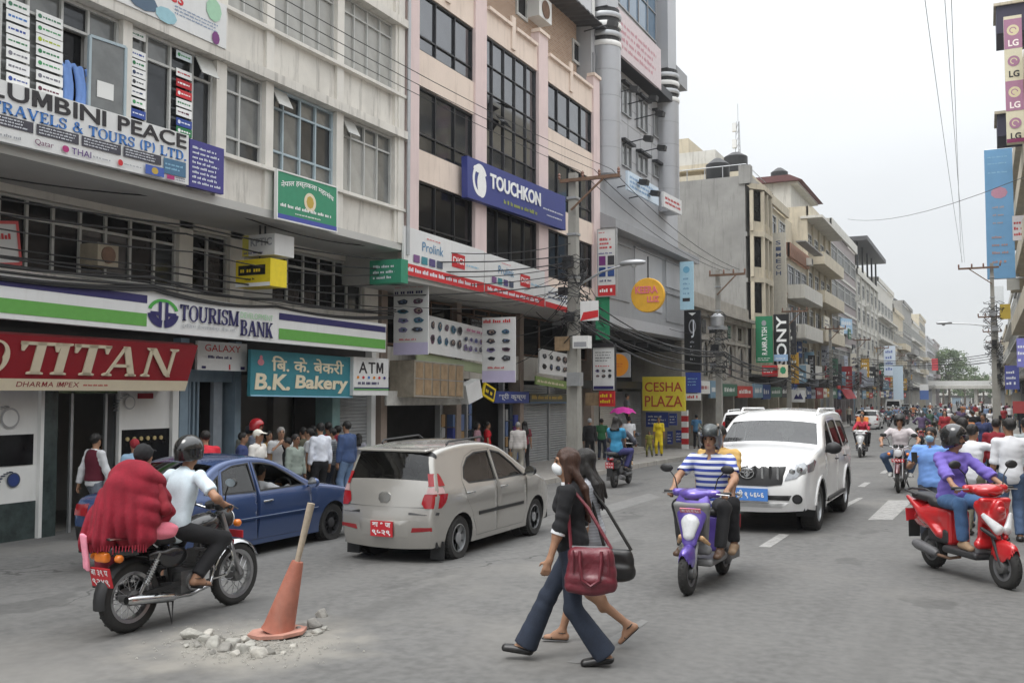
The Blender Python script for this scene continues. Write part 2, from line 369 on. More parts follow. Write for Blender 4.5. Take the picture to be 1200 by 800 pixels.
 def data(s):
  d=s.d;d[0]=d[-1]=1;d[:,0]=d[:,-1]=1;d[:,:,0]=d[:,:,-1]=1
  ins=d<0;n=s.n;acc=np.zeros((n[0]-1,n[1]-1,n[2]-1,3),np.float32);cnt=np.zeros((n[0]-1,n[1]-1,n[2]-1),np.float32)
  E=[]
  for a in range(3):
   sA=[slice(None)]*3;sB=[slice(None)]*3;sA[a]=slice(0,-1);sB[a]=slice(1,None)
   dA,dB=d[tuple(sA)],d[tuple(sB)];ix=np.argwhere((dA<0)!=(dB<0))
   if not len(ix):E.append((ix,None));continue
   vA=dA[tuple(ix.T)];vB=dB[tuple(ix.T)];t=vA/(vA-vB);pos=ix.astype(np.float32);pos[:,a]+=t
   b,c=(a+1)%3,(a+2)%3
   for ob in(0,-1):
    for oc in(0,-1):
     q=ix.copy();q[:,b]+=ob;q[:,c]+=oc
     ok=((q>=0)&(q<np.array(cnt.shape))).all(1)
     np.add.at(acc,tuple(q[ok].T),pos[ok]);np.add.at(cnt,tuple(q[ok].T),1)
   E.append((ix,vA<0))
  has=cnt>0;idx=np.full(cnt.shape,-1,np.int64);idx[has]=np.arange(has.sum())
  V=acc[has]/cnt[has][:,None]*s.h+s.lo
  F=[]
  for a in range(3):
   ix,sg=E[a]
   if not len(ix):continue
   b,c=(a+1)%3,(a+2)%3;Q=[]
   for ob,oc in((0,0),(-1,0),(-1,-1),(0,-1)):
    q=ix.copy();q[:,b]+=ob;q[:,c]+=oc;Q.append(idx[tuple(np.clip(q,0,np.array(cnt.shape)-1).T)])
   Q=np.stack(Q,1);Q[~sg]=Q[~sg][:,::-1];F.append(Q)
  F=np.concatenate(F)if F else np.zeros((0,4),int)
  for _ in range(2):
   if not len(V):break
   A=np.zeros_like(V);c2=np.zeros(len(V))
   for i in range(4):
    np.add.at(A,F[:,i],V[F[:,(i+1)%4]]+V[F[:,i-1]]);np.add.at(c2,F[:,i],2)
   V=V*.5+.5*A/np.maximum(c2,1)[:,None]
  return V,F
 def mesh(s,name,mats,paint=None):
  V,F=s.data();me=bpy.data.meshes.new(name)
  me.vertices.add(len(V));me.vertices.foreach_set('co',V.astype(np.float32).ravel())
  me.loops.add(F.size);me.loops.foreach_set('vertex_index',F.ravel().astype(np.int32))
  me.polygons.add(len(F));me.polygons.foreach_set('loop_start',np.arange(0,F.size,4,dtype=np.int32))
  for m in(mats if isinstance(mats,(list,tuple))else[mats]):me.materials.append(m)
  if paint is not None and len(F):
   me.polygons.foreach_set('material_index',paint(V[F].mean(1)).astype(np.int32))
  me.polygons.foreach_set('use_smooth',np.ones(len(F),bool));me.update(calc_edges=True);me.validate();return me
  # materials of the place
ASPH=M('asphalt',(.135,.133,.129),.88,var=.13,scale=.45,bump=.5,fine=.17,spec=.3)
DUST=M('dusty_asphalt',(.175,.17,.162),.9,var=.16,scale=.9,bump=.3,fine=.16,spec=.2)
EARTH=M('packed_ground',(.2,.19,.17),.95,var=.2,scale=.4,bump=.3)
PAVE=M('pavement_concrete',(.27,.255,.235),.9,var=.2,scale=1.2,bump=.3,fine=.1)
KERB=M('kerb_concrete',(.33,.31,.28),.9,var=.2,scale=2,bump=.3)
PAINT=M('worn_road_paint',(.29,.285,.275),.85,var=.4,scale=9,fine=.3)
CONC=M('stained_concrete',(.66,.63,.575),.9,var=.16,scale=.9,bump=.25,streak=.85,streak_col=(.17,.155,.135))
CONC2=M('pale_render',(.70,.67,.615),.88,var=.1,scale=1.1,bump=.15,streak=.35,streak_col=(.27,.25,.22))
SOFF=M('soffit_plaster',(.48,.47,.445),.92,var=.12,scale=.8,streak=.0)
PINK=M('pink_render',(.70,.565,.545),.88,var=.07,scale=1,bump=.1,streak=.3,streak_col=(.36,.27,.25))
BEIGE=M('beige_render',(.74,.62,.53),.88,var=.08,scale=.9,bump=.12,streak=.5,streak_col=(.3,.22,.165))
GREYP=M('grey_panel',(.30,.305,.315),.5,var=.1,scale=.8,streak=.25)
GREYC=M('grey_cladding',(.43,.435,.45),.45,var=.07,scale=.8,streak=.25,streak_col=(.25,.25,.26))
SILV=M('silver_column',(.40,.405,.42),.38,metal=.35,var=.06,scale=1)
BARE=M('bare_cement_wall',(.30,.295,.28),.92,var=.28,scale=.4,bump=.35,streak=.75,streak_col=(.14,.135,.128))
CREAM=M('cream_render',(.53,.475,.37),.9,var=.16,scale=.9,streak=.8,streak_col=(.2,.17,.135))
WHITEW=M('white_render',(.58,.565,.52),.9,var=.12,scale=.9,streak=.7,streak_col=(.22,.2,.17))
OLDST=M('old_stucco',(.36,.335,.295),.92,var=.24,scale=1.4,bump=.4,streak=.6,streak_col=(.17,.155,.14))
STRIPE=M('brown_grey_tile',(.30,.26,.255),.7,var=.1,scale=1.5,streak=.3)
BRICKR=M('red_brick_render',(.36,.2,.14),.9,var=.2,scale=3,bump=.3)
WHITE=M('white_paint',(.74,.74,.72),.55,var=.05,scale=2,streak=.2,streak_col=(.4,.38,.34))
DKMET=M('dark_metal',(.035,.036,.04),.5,var=.15,metal=.3)
GALV=M('galvanised_metal',(.42,.43,.44),.45,metal=.6,var=.12,scale=5)
RUST=M('rusty_metal',(.17,.1,.065),.8,var=.3,scale=6)
BLACK=M('black_plastic',(.018,.018,.019),.5,var=.1)
DARKIN=M('shop_interior',(.045,.042,.04),.85,var=.3,scale=1.5)  # base colour darkened to deepen the shade inside the shops
SHUT=M('roller_shutter',(.30,.31,.315),.5,metal=.2,var=.12,scale=2,streak=.3)
TEAL=M('teal_paint',(.22,.36,.36),.7,var=.15)
BLUEGR=M('blue_grey_paint',(.2,.27,.33),.65,var=.15,scale=3,streak=.3)
MARB=M('dark_green_marble',(.045,.06,.058),.25,var=.5,scale=5)
GLD=M('dark_window_glass',(.06,.063,.067),.07,metal=.55,var=.4,scale=.8)
GLG=M('grey_window_glass',(.17,.175,.172),.1,metal=.2,var=.45,scale=1.3,spec=.6)
GLM=M('mirror_window_glass',(.20,.205,.215),.06,metal=.9,var=.12,scale=.5)
GLL=M('louvred_pale_glass',(.38,.375,.35),.25,var=.14,scale=2.5,spec=.5)
GLB=M('black_window_glass',(.010,.010,.011),.1,var=.4,spec=.22)
FRW=M('window_frame_paint',(.5,.5,.48),.6,var=.12,scale=3)
FRB=M('pale_blue_frame',(.38,.46,.5),.6,var=.12,scale=3)
FRD=M('black_window_frame',(.045,.046,.05),.3,metal=.5,var=.1)
TIN=M('tin_roof',(.09,.09,.095),.6,metal=.3,var=.25,scale=3)
CABLE=M('black_cable',(.02,.02,.021),.6,var=0)
def road_mat():
 m=ASPH;t=m.node_tree;N=t.nodes;K=t.links;b=N['Principled BSDF'];src=b.inputs['Base Color'].links[0].from_socket
 tc=[n for n in N if n.type=='TEX_COORD'][0].outputs['Object']
 def noise(sc,scale=(1,1,1),det=4):
  mp=N.new('ShaderNodeMapping');mp.inputs['Scale'].default_value=scale;K.new(tc,mp.inputs[0]);n=N.new('ShaderNodeTexNoise');n.inputs['Scale'].default_value=sc;n.inputs['Detail'].default_value=det;K.new(mp.outputs[0],n.inputs[0]);return n.outputs[0]
 def rng(x,a,b_,c,d):
  r=N.new('ShaderNodeMapRange');K.new(x,r.inputs[0]);r.interpolation_type='SMOOTHSTEP'
  for i,v in((1,a),(2,b_),(3,c),(4,d)):r.inputs[i].default_value=v
  return r.outputs[0]
 def op(o,x,y):
  n=N.new('ShaderNodeMath');n.operation=o
  for i,v in enumerate((x,y)):
   if isinstance(v,(int,float)):n.inputs[i].default_value=v
   else:K.new(v,n.inputs[i])
  return n.outputs[0]
 def mix(f,a,c):
  n=N.new('ShaderNodeMix');n.data_type='RGBA';K.new(f,n.inputs[0]);K.new(a,n.inputs[6]);n.inputs[7].default_value=(*c,1);return n.outputs[2]
 col=mix(rng(noise(1,(.9,.05,1)),.45,.7,0,.4),src,(.17,.167,.16))
 col=mix(rng(noise(1,(1.1,.07,1)),.56,.72,0,.35),col,(.075,.074,.072))
 col=mix(rng(noise(.9,(1,.7,1),6),.62,.66,0,.4),col,(.07,.069,.067))
 col=mix(rng(noise(.33,(1,1,1),7),.53,.7,0,.6),col,(.215,.207,.192))
 vo=N.new('ShaderNodeTexVoronoi');vo.feature='DISTANCE_TO_EDGE';vo.inputs['Scale'].default_value=.42;va=N.new('ShaderNodeVectorMath');nz=N.new('ShaderNodeTexNoise');nz.inputs['Scale'].default_value=1.7;nz.inputs['Detail'].default_value=6;K.new(tc,nz.inputs[0]);K.new(tc,va.inputs[0]);vs_=N.new('ShaderNodeVectorMath');vs_.operation='SCALE';vs_.inputs['Scale'].default_value=.9;K.new(nz.outputs['Color'],vs_.inputs[0]);K.new(vs_.outputs[0],va.inputs[1]);K.new(va.outputs[0],vo.inputs[0])
 col=mix(op('MULTIPLY',rng(vo.outputs[0],.004,.012,1,0),rng(noise(.22),.54,.64,0,.6)),col,(.035,.034,.033))
 dv=N.new('ShaderNodeVectorMath');dv.operation='DISTANCE';K.new(tc,dv.inputs[0]);c=G(298,754);dv.inputs[1].default_value=(c.x-PL[road].x,c.y-PL[road].y,0)
 col=mix(rng(op('ADD',dv.outputs['Value'],op('MULTIPLY',op('SUBTRACT',noise(2.6,(1,1,1),7),.5),1.5)),.35,1.35,.85,0),col,(.27,.255,.225))
 K.new(col,b.inputs['Base Color'])
def brick_mat():
 m=bpy.data.materials.new('brown_brickwork');m.use_nodes=True;t=m.node_tree;b=t.nodes['Principled BSDF'];MATS['brick']=m
 tc=t.nodes.new('ShaderNodeTexCoord');mp=t.nodes.new('ShaderNodeMapping');mp.inputs['Rotation'].default_value=(R(90),0,R(90))
 br=t.nodes.new('ShaderNodeTexBrick');br.inputs['Scale'].default_value=1;br.inputs['Brick Width'].default_value=.23;br.inputs['Row Height'].default_value=.075;br.inputs['Mortar Size'].default_value=.01
 br.inputs['Color1'].default_value=(.33,.2,.13,1);br.inputs['Color2'].default_value=(.42,.28,.19,1);br.inputs['Mortar'].default_value=(.4,.36,.31,1)
 s1=t.nodes.new('ShaderNodeSeparateXYZ');c1=t.nodes.new('ShaderNodeCombineXYZ');t.links.new(tc.outputs['Object'],s1.inputs[0]);t.links.new(s1.outputs[1],c1.inputs[0]);t.links.new(s1.outputs[2],c1.inputs[1])
 t.links.new(c1.outputs[0],br.inputs[0]);t.links.new(br.outputs[0],b.inputs['Base Color']);b.inputs['Roughness'].default_value=.9
 return m
BRK=brick_mat()
# ground, road, pavements
def sheet(name,x0,x1,y0,y1,dz,mat,fn=None):
 xs=sorted({x0,x1}|{x for x in(-16,-3)if x0<x<x1});ys=sorted({y0,y1}|{y for y in(12,60,330)if y0<y<y1})
 m=MB();m.add([(x,y,gz(x,y)+dz)for y in ys for x in xs],[(j*len(xs)+i,j*len(xs)+i+1,(j+1)*len(xs)+i+1,(j+1)*len(xs)+i)for j in range(len(ys)-1)for i in range(len(xs)-1)])
 return tag(m.build(name,mat),kind='structure')
sheet('ground',-900,900,-120,1800,-.012,EARTH)
road=sheet('road',-14.6,1.0,-30,420,0,ASPH)
road_mat()
XK,XF,XR=-10.75,-12.4,-14.2
def pavement(name,x0,x1,y0,y1,kx,lab=None):
 m=MB();ys=[y for y in(y0,36,60,y1)if y0<=y<=y1];e=thing(name,loc=(kx,y0,gz(kx,y0)));tag(e,kind='structure')
 for a,b in zip(ys,ys[1:]):
  za,zb=gz(kx,a)+.13,gz(kx,b)+.13
  m.add([(x0,a,za-.4),(x1,a,za-.4),(x1,b,zb-.4),(x0,b,zb-.4),(x0,a,za),(x1,a,za),(x1,b,zb),(x0,b,zb)],[(4,5,6,7),(0,1,5,4),(1,2,6,5),(2,3,7,6),(3,0,4,7)])
 m.build('slab',PAVE,e)
 y=y0;rr=random.Random(3);s=1 if kx>x0+.2 else-1
 while y<min(y1,70):
  k=MB();w_=.15;a,b=(kx,kx+w_)if s>0 else(kx-w_,kx);zt=.138+rr.uniform(-.008,.008)
  g0,g1=gz(kx,y),gz(kx,y+.97)
  k.add([(a,y+.012,g0-.2),(b,y+.012,g0-.2),(b,y+.97,g1-.2),(a,y+.97,g1-.2),(a,y+.012,g0+zt),(b-.02*s*(s>0),y+.012,g0+zt),(b-.02*s*(s>0),y+.97,g1+zt),(a,y+.97,g1+zt)],[(4,5,6,7),(0,1,5,4),(1,2,6,5),(2,3,7,6),(3,0,4,7)])
  k.build('kerb_stone',KERB,e);y+=1.0
 return e
pavement('pavement',-15.5,XK,21.2,300,XK)
pavement('pavement',1.02,9,4,300,1.02)
def marking(name,pts,mat=PAINT):
 P=[G(*p)for p in pts];m=MB();m.add([(p.x,p.y,gz(p.x,p.y)+.004)for p in P],[tuple(reversed(range(len(P))))]);m.build(name,mat,road)
def dash(x,y,w_=.16,l=1.5,mat=PAINT,name='lane_dash'):
 m=MB();m.add([(a,b,gz(a,b)+.004)for a,b in((x-w_/2,y),(x+w_/2,y),(x+w_/2,y+l),(x-w_/2,y+l))],[(0,1,2,3)]);m.build(name,mat,road)
for p in((893,642),(1000,0)):pass
d0=G(908,633);dash(d0.x,d0.y-.75)
d1=G(1008,594)
for k in range(1,12):dash(d0.x+.02*k,d0.y+5.2*k)
marking('zebra_bar',[(1017,609),(1046,609),(1070,586),(1041,586)])
marking('zebra_bar',[(985,598),(1012,583),(1006,583),(974,598)])
marking('road_scuff',[(690,598),(760,578),(775,582),(705,604)],M('road_scuff_paint',(.17,.168,.163),.9,var=.2,scale=6))
marking('zebra_bar',[(664,776),(752,726),(760,728),(690,778)],M('road_scuff_paint',(.17,.168,.163),.9))
# window unit
def window(parent,X,y0,y1,z0,z1,vs=(),hs=(),fm=FRW,gm=GLG,fw=.05,dep=.07,n=1,name='window',outer=True,gl=None,mul=None):
 """glazed opening in a plane X=const; vs/hs = mullion and transom positions as fractions; n=+1 faces +X. Frame is the part, panes its pieces"""
 e=MB();a,b=X-n*.02,X-n*(.02+dep);mw=mul or fw*.8
 if outer:
  e.box(a,y0,z0,b,y0+fw,z1);e.box(a,y1-fw,z0,b,y1,z1);e.box(a,y0+fw,z0,b,y1-fw,z0+fw);e.box(a,y0+fw,z1-fw,b,y1-fw,z1)
 Y=[y0+(fw if outer else 0)]+[y0+(y1-y0)*v for v in vs]+[y1-(fw if outer else 0)]
 Z=[z0+(fw if outer else 0)]+[z0+(z1-z0)*h for h in hs]+[z1-(fw if outer else 0)]
 for y in Y[1:-1]:e.box(a-n*.004,y-mw/2,Z[0],b,y+mw/2,Z[-1])
 for z in Z[1:-1]:e.box(a-n*.01,Y[0],z-mw/2,b+n*.004,Y[-1],z+mw/2)
 if not e.v:e.box(a,y0,z0,b,y0+.02,z1)
 f=e.build(name,fm,parent)
 for i in range(len(Y)-1):
  for j in range(len(Z)-1):
   g=gl(i,j)if gl else gm
   if g is None:continue
   ya,yb=Y[i]+(mw/2 if i else 0),Y[i+1]-(mw/2 if i<len(Y)-2 else 0);za,zb=Z[j]+(mw/2 if j else 0),Z[j+1]-(mw/2 if j<len(Z)-2 else 0)
   bx('pane',(min(b-n*.0,b+n*.012),ya,za),(max(b,b+n*.012),yb,zb),g,f)
 return f
def fr(a,b,*ps):return[(p-a)/(b-a)for p in ps]
def yp(px,py,X=None):return onX(px,py,XF if X is None else X).y
# B1: grey concrete block on the left
g0=gz(-14,14)
B1=thing('concrete_building','weathered grey concrete block with ribbon windows and overhanging upper floors, at the left edge','building',(XF,11,g0))
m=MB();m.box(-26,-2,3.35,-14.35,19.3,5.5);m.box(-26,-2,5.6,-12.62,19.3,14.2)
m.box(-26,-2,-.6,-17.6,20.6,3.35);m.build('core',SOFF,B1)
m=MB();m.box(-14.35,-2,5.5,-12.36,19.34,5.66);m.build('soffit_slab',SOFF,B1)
cols2=[(6.1,6.4),(yp(142,85),yp(153,85)),(yp(252,130),yp(264,130)),(yp(310,150),yp(319,150)),(yp(393,185),yp(401,185)),(yp(461.5,205),yp(466,205))]
for zb,zs,zt in((5.66,6.42,8.16),(8.34,9.16,10.86),(11.02,11.85,13.6)):
 m=MB();m.box(-12.62,-2,zb,-12.44,19.3,zs);m.build('spandrel',CONC,B1)
 m=MB();m.box(-12.60,-2,zs,-12.30,19.3,zs+.07);m.build('sill',CONC2,B1)
 m=MB();m.box(-12.60,-2,zt,-12.24,19.32,zt+.18);m.build('ledge',CONC,B1)
for a,b in cols2:
 for zb,zt in((5.66,8.155),(8.34,10.855),(11.02,13.6)):
  m=MB();m.box(-12.62,a,zb,-12.37,b,zt);m.build('column',CONC2,B1)
m=MB();m.box(-12.7,18.93,5.66,-12.33,19.18,14.2);m.build('corner_pilaster',CONC2,B1)
m=MB();m.tube([(-12.25,19.24,5.4),(-12.25,19.24,14.2)],.045,8);m.build('drain_pipe',GALV,B1)
W2=(6.49,8.15)
def b1win(ya,yb,px,py,z,**k):
 return window(B1,-12.45,ya,yb,z[0],z[1],fr(ya,yb,*[yp(p,q)for p,q in zip(px,py)]),k.pop('hs',(.74,)),**k)
rs=random.Random(5)
mixg=lambda i,j:rs.choice((GLG,GLG,GLD))
wA=b1win(6.4,cols2[1][0],(4,36,76,107),(60,60,60,65),W2,gl=lambda i,j:None if(i==3 and j==0)else(GLG if i!=3 else GLD))
bx('dark_room_sheet',(-12.61,yp(76,60)+.03,6.5),(-12.60,yp(107,65)-.03,7.7),GLB,B1)  # black sheet stands in for the unlit room behind the open sash
wB=b1win(cols2[1][1],cols2[2][0],(175,203,229),(100,110,120),W2,gl=mixg)
wC=b1win(cols2[2][1],cols2[3][0],(284,),(140,),W2,hs=(.22,.74),gl=mixg)
wD=b1win(cols2[3][1],cols2[4][0],(335,355,373),(160,170,175),W2,hs=(.24,.76),gl=mixg,fm=FRB)
wE=b1win(cols2[4][1],cols2[5][0],(414,430,445),(190,200,205),W2,hs=(.76,),gl=lambda i,j:GLL if i==1 and j==0 else rs.choice((GLG,GLL)))
W3=(9.23,10.85)
for a,b,n_ in((cols2[0][1],cols2[1][0],4),(cols2[1][1],cols2[2][0],4),(cols2[2][1],cols2[3][0],2),(cols2[3][1],cols2[4][0],4),(cols2[4][1],cols2[5][0],4)):
 window(B1,-12.45,a,b,W3[0],W3[1],[i/n_ for i in range(1,n_)],(.8,),gm=GLL,fw=.04)
 window(B1,-12.45,a,b,11.92,13.59,[i/n_ for i in range(1,n_)],(.8,),gm=GLL,fw=.04)
ycs=yp(107,65)
m=MB();m.mi=0
for a,b in(((-12.44,ycs,6.55),(-12.44,ycs,7.7)),((-12.36,ycs+.62,6.55),(-12.36,ycs+.62,7.7)),((-12.44,ycs,6.55),(-12.36,ycs+.62,6.55)),((-12.44,ycs,7.7),(-12.36,ycs+.62,7.7))):m.bar(a,b,.045,.045)
cw=m.build('casement',FRB,B1)
m=MB();m.bar((-12.44,ycs+.03,7.125),(-12.365,ycs+.6,7.125),.01,1.1);m.build('pane',GLG,cw)
m=MB();m.bar((-12.41,ycs+.13,6.9),(-12.38,ycs+.42,6.9),.012,.26);m.build('notice',WHITE,cw)
for(ya,px)in((yp(229,118),252),(yp(320,130),335),(yp(402,170),414)):
 yb=ya+.42;m=MB();m.add([(-12.42,ya,8.1),(-12.42,yb,8.1),(-12.24,yb,7.76),(-12.24,ya,7.76),(-12.44,ya,8.1),(-12.44,yb,8.1),(-12.26,yb,7.76),(-12.26,ya,7.76)],[(0,1,2,3),(7,6,5,4),(3,2,6,7),(0,4,5,1),(1,5,6,2),(0,3,7,4)]);m.build('tilted_top_light',GLL,wB if px==252 else(wD if px==335 else wE))
CARD=[((205,40,50),(245,240,240)),((40,70,150),(220,225,240)),((240,240,240),(90,20,50)),((210,230,215),(60,120,90)),((30,50,90),(230,190,80)),((240,240,240),(120,120,130)),((238,238,240),(30,30,40)),((225,235,240),(60,150,90)),((60,120,190),(240,240,250)),((30,120,70),(240,240,240)),((245,245,235),(170,190,40)),((180,30,40),(245,245,245))]
def cards(parent,pxl,pxr,tops,h,pysh,seed):
 r=random.Random(seed)
 for t in tops:
  a=onX(pxl,t,-12.43);b=onX(pxr,t+pysh,-12.43);c=CARD[r.randrange(len(CARD))];z1=a.z;z0=z1-h;y0,y1=a.y,b.y
  f=r.random()<.6;base,ink=(c[0],c[1])if not f else((240,240,238),c[0]if sum(c[0])<560 else c[1])
  mm=MB();mm.box(-12.462,y0,z0,-12.452,y1,z1);mm.mi=1
  x=y0+.03;yy=(z0+z1)/2
  if r.random()<.6:mm.lathe([(.001,0),(.035,.001)],8,(-12.449,x+.03,yy),(1,0,0));x+=.08
  while x<y1-.06:
   l=min(r.uniform(.02,.07),y1-.04-x);hh=h*r.uniform(.12,.24);mm.box(-12.4515,x,yy-hh/2,-12.449,x+l,yy+hh/2);x+=l+.015
  mm.build('sticker',[Mc(base,.5),Mc(ink,.5)],parent)
cards(wA,9,36,(-4,10,25,39,54,69,84),.15,12,3)
cards(wA,44,75,(11,25,38,52,66,81,96),.15,12,8)
cards(wB,155,172,(33,56,67,78,89,101,113,126),.135,7,4)
cards(wB,208,226,(58,79,91,103,114,125,137,147),.135,7,9)
MX=XR
zz=(4.15,5.36)
pm=lambda*q:[yp(p,280,MX)for p in q]
segs=[(0,31,62,94,124,153,181,206),(222,243,266),(282,300,318)]
for sg in((-70,-35,-2,31,62,94,124,153,181,206),(222,243,266),(318,337,356,374,392,407,424)):
 Y=pm(*sg);window(B1,MX+.03,Y[0],Y[-1],zz[0],zz[1],fr(Y[0],Y[-1],*Y[1:-1]),(.72,),gm=GLB,fm=FRW,fw=.045,mul=.05,gl=lambda i,j:random.Random(i*7+j).choice((GLB,GLB,GLD)))
for a,b in((206,222),(266,282),(424,440)):
 Y=pm(a,b);m=MB();m.box(-14.35,Y[0],3.35,-14.1,Y[1],5.5);m.build('post',CONC2,B1)
Y=pm(282,318);m=MB();m.box(-14.35,Y[0],4.1,-14.15,Y[1],5.5);m.build('post',SOFF,B1)
m=MB();m.box(-14.35,-2,3.35,-14.12,20.6,4.13);m.build('parapet',CONC,B1)
m=MB();m.box(-14.35,-2,5.37,-14.1,19.3,5.5);m.build('lintel',CONC2,B1)
XS=XR
def ys(px,py=540):return onX(px,py,XS).y
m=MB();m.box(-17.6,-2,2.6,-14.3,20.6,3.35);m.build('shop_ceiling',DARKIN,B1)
def pier(px0,px1,mat,z1=3.35,name='pier',x1=-14.1,x0=-14.6):
 a,b=ys(px0),ys(px1);mm=MB();mm.box(x0,a,g0-.3,x1,b,z1);return mm.build(name,mat,B1)
pier(42,46,WHITE,2.7);pier(46,62,MARB,2.9);pier(205,215,BLUEGR,3.2);pier(270,277,BLUEGR,3.2);pier(385,394,TEAL,3.0);pier(431,436,WHITE,3.2);pier(197,204,WHITE,2.6)
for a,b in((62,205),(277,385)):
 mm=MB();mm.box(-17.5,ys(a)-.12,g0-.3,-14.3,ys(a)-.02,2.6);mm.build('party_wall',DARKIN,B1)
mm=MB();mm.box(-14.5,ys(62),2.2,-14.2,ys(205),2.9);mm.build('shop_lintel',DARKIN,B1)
def shopfront(name,a,b,z0,z1,mat,x=-14.18,t=.05):
 mm=MB();mm.box(x-t,a,z0,x,b,z1);return mm.build(name,mat,B1)
p=shopfront('display_panel',7.5,ys(42),.35,2.55,WHITE);
shopfront('plinth',7.5,ys(42),g0-.3,.35,MARB)
mm=MB();mm.box(-14.178,7.7,.95,-14.165,ys(37),1.45);mm.build('screen',GLB,p)
def watch(parent,y,z,r_,x=-14.165,dial=WHITE,strap=GALV):
 mm=MB();mm.lathe([(r_*.92,0),(r_,.004),(r_,.008)],20,(x,y,z),(1,0,0));mm.build('watch_case',strap,parent)
 mm=MB();mm.lathe([(r_*.8,0),(r_*.8,.004)],20,(x+.009,y,z),(1,0,0));mm.build('watch_dial',dial,parent)
 mm=MB();
 for i in range(8):
  a=R(110+i*14);mm.bar((x+.003,y+math.cos(a)*r_*(1.1+.22*i),z+math.sin(a)*r_*(1.1+.12*i)),(x+.003,y+math.cos(a+.1)*r_*(1.3+.22*i),z+math.sin(a+.1)*r_*(1.3+.12*i)),.012,r_*.9,(1,0,0))
 mm.build('watch_strap',strap,parent)
watch(p,yp(10,488,XR),1.72,.17);watch(p,yp(14,560,XR),.72,.12,dial=Mc((40,60,120)),strap=Mc((60,70,90)))
p=shopfront('display_panel',ys(139),ys(197),1.45,2.3,WHITE);watch(p,yp(150,480,XR),1.95,.13)
mm=MB();mm.box(-14.178,yp(160,470,XR),2.02,-14.166,yp(178,470,XR),2.12);mm.build('name_plate',Mc((150,25,40)),p)
p2=shopfront('display_window',ys(139),ys(197),g0-.1,1.45,GLB)
mm=MB()
for i in range(6):mm.lathe([(.035,0),(.04,.03)],8,(-14.175,ys(139)+.15+i*.16,1.28),(1,0,0))
mm.build('watch_display',Mc((190,170,120),.4),p2)
mm=MB();mm.box(-14.22,ys(136),g0-.1,-14.14,ys(139),2.5);mm.build('door_frame',WHITE,B1)
for px in(62,82,122):
 mm=MB();mm.box(-14.25,ys(px),g0-.1,-14.2,ys(px)+.05,2.35);mm.build('door_frame',GALV if px!=62 else WHITE,B1)
mm=MB();mm.box(-14.26,ys(62),2.12,-14.2,ys(136),2.36);mm.build('transom_light',M('green_transom',(.2,.26,.14),.3,var=.4,scale=4),B1)  # mottled green pane above the shop door
mm=MB();mm.box(-14.24,ys(122)+.06,g0,-14.225,ys(136)-.02,2.1);mm.build('glass_door',GLD,B1)
mm=MB();mm.box(-16.9,ys(66),g0,-15.7,ys(105),.85);mm.build('counter',M('shop_counter',(.12,.14,.12),.4),B1)
for i in range(3):
 mm=MB();mm.box(-17.55,ys(62),.9+.5*i,-17.25,ys(140),.94+.5*i);mm.build('shelf',M('shop_shelf',(.25,.27,.25),.5),B1)
for px in(216,221,226,231):
 mm=MB();mm.box(-14.3,ys(px),g0-.1,-14.22,ys(px)+.05,2.35);mm.build('gate_bar',BLUEGR,B1)
mm=MB();mm.box(-14.36,ys(215),g0-.1,-14.32,ys(232),2.35);mm.build('folding_gate',BLUEGR,B1)
mm=MB();mm.box(-14.36,ys(252),g0-.1,-14.26,ys(262),2.35);mm.build('door_leaf',M('pale_door',(.3,.34,.38),.6),B1)
mm=MB();mm.box(-14.3,ys(215),2.35,-14.18,ys(277),2.6);mm.build('door_head',BLUEGR,B1)
mm=MB();mm.box(-15.6,ys(284),g0,-15.0,ys(360),.95);mm.build('counter',M('shop_counter',(.12,.14,.12),.4),B1)
for i in range(3):
 mm=MB();mm.box(-17.5,ys(280),.9+.55*i,-17.2,ys(384),.94+.55*i);mm.build('shelf',M('shop_shelf',(.25,.27,.25),.5),B1)
def shutter(parent,y0,y1,z0,z1,X=-14.25,mat=SHUT):
 """roller shutter: corrugated sheet"""
 mm=MB();n_=int((z1-z0)/.085);vs=[];
 for i in range(n_*2+1):z=z0+(z1-z0)*i/(n_*2);x=X+(.022 if i%2 else 0);vs+=[(x,y0,z),(x,y1,z)]
 mm.add(vs,[(2*i,2*i+1,2*i+3,2*i+2)for i in range(n_*2)]);mm.build('roller_shutter',mat,parent)
shutter(B1,ys(394),ys(431),g0-.1,2.6)
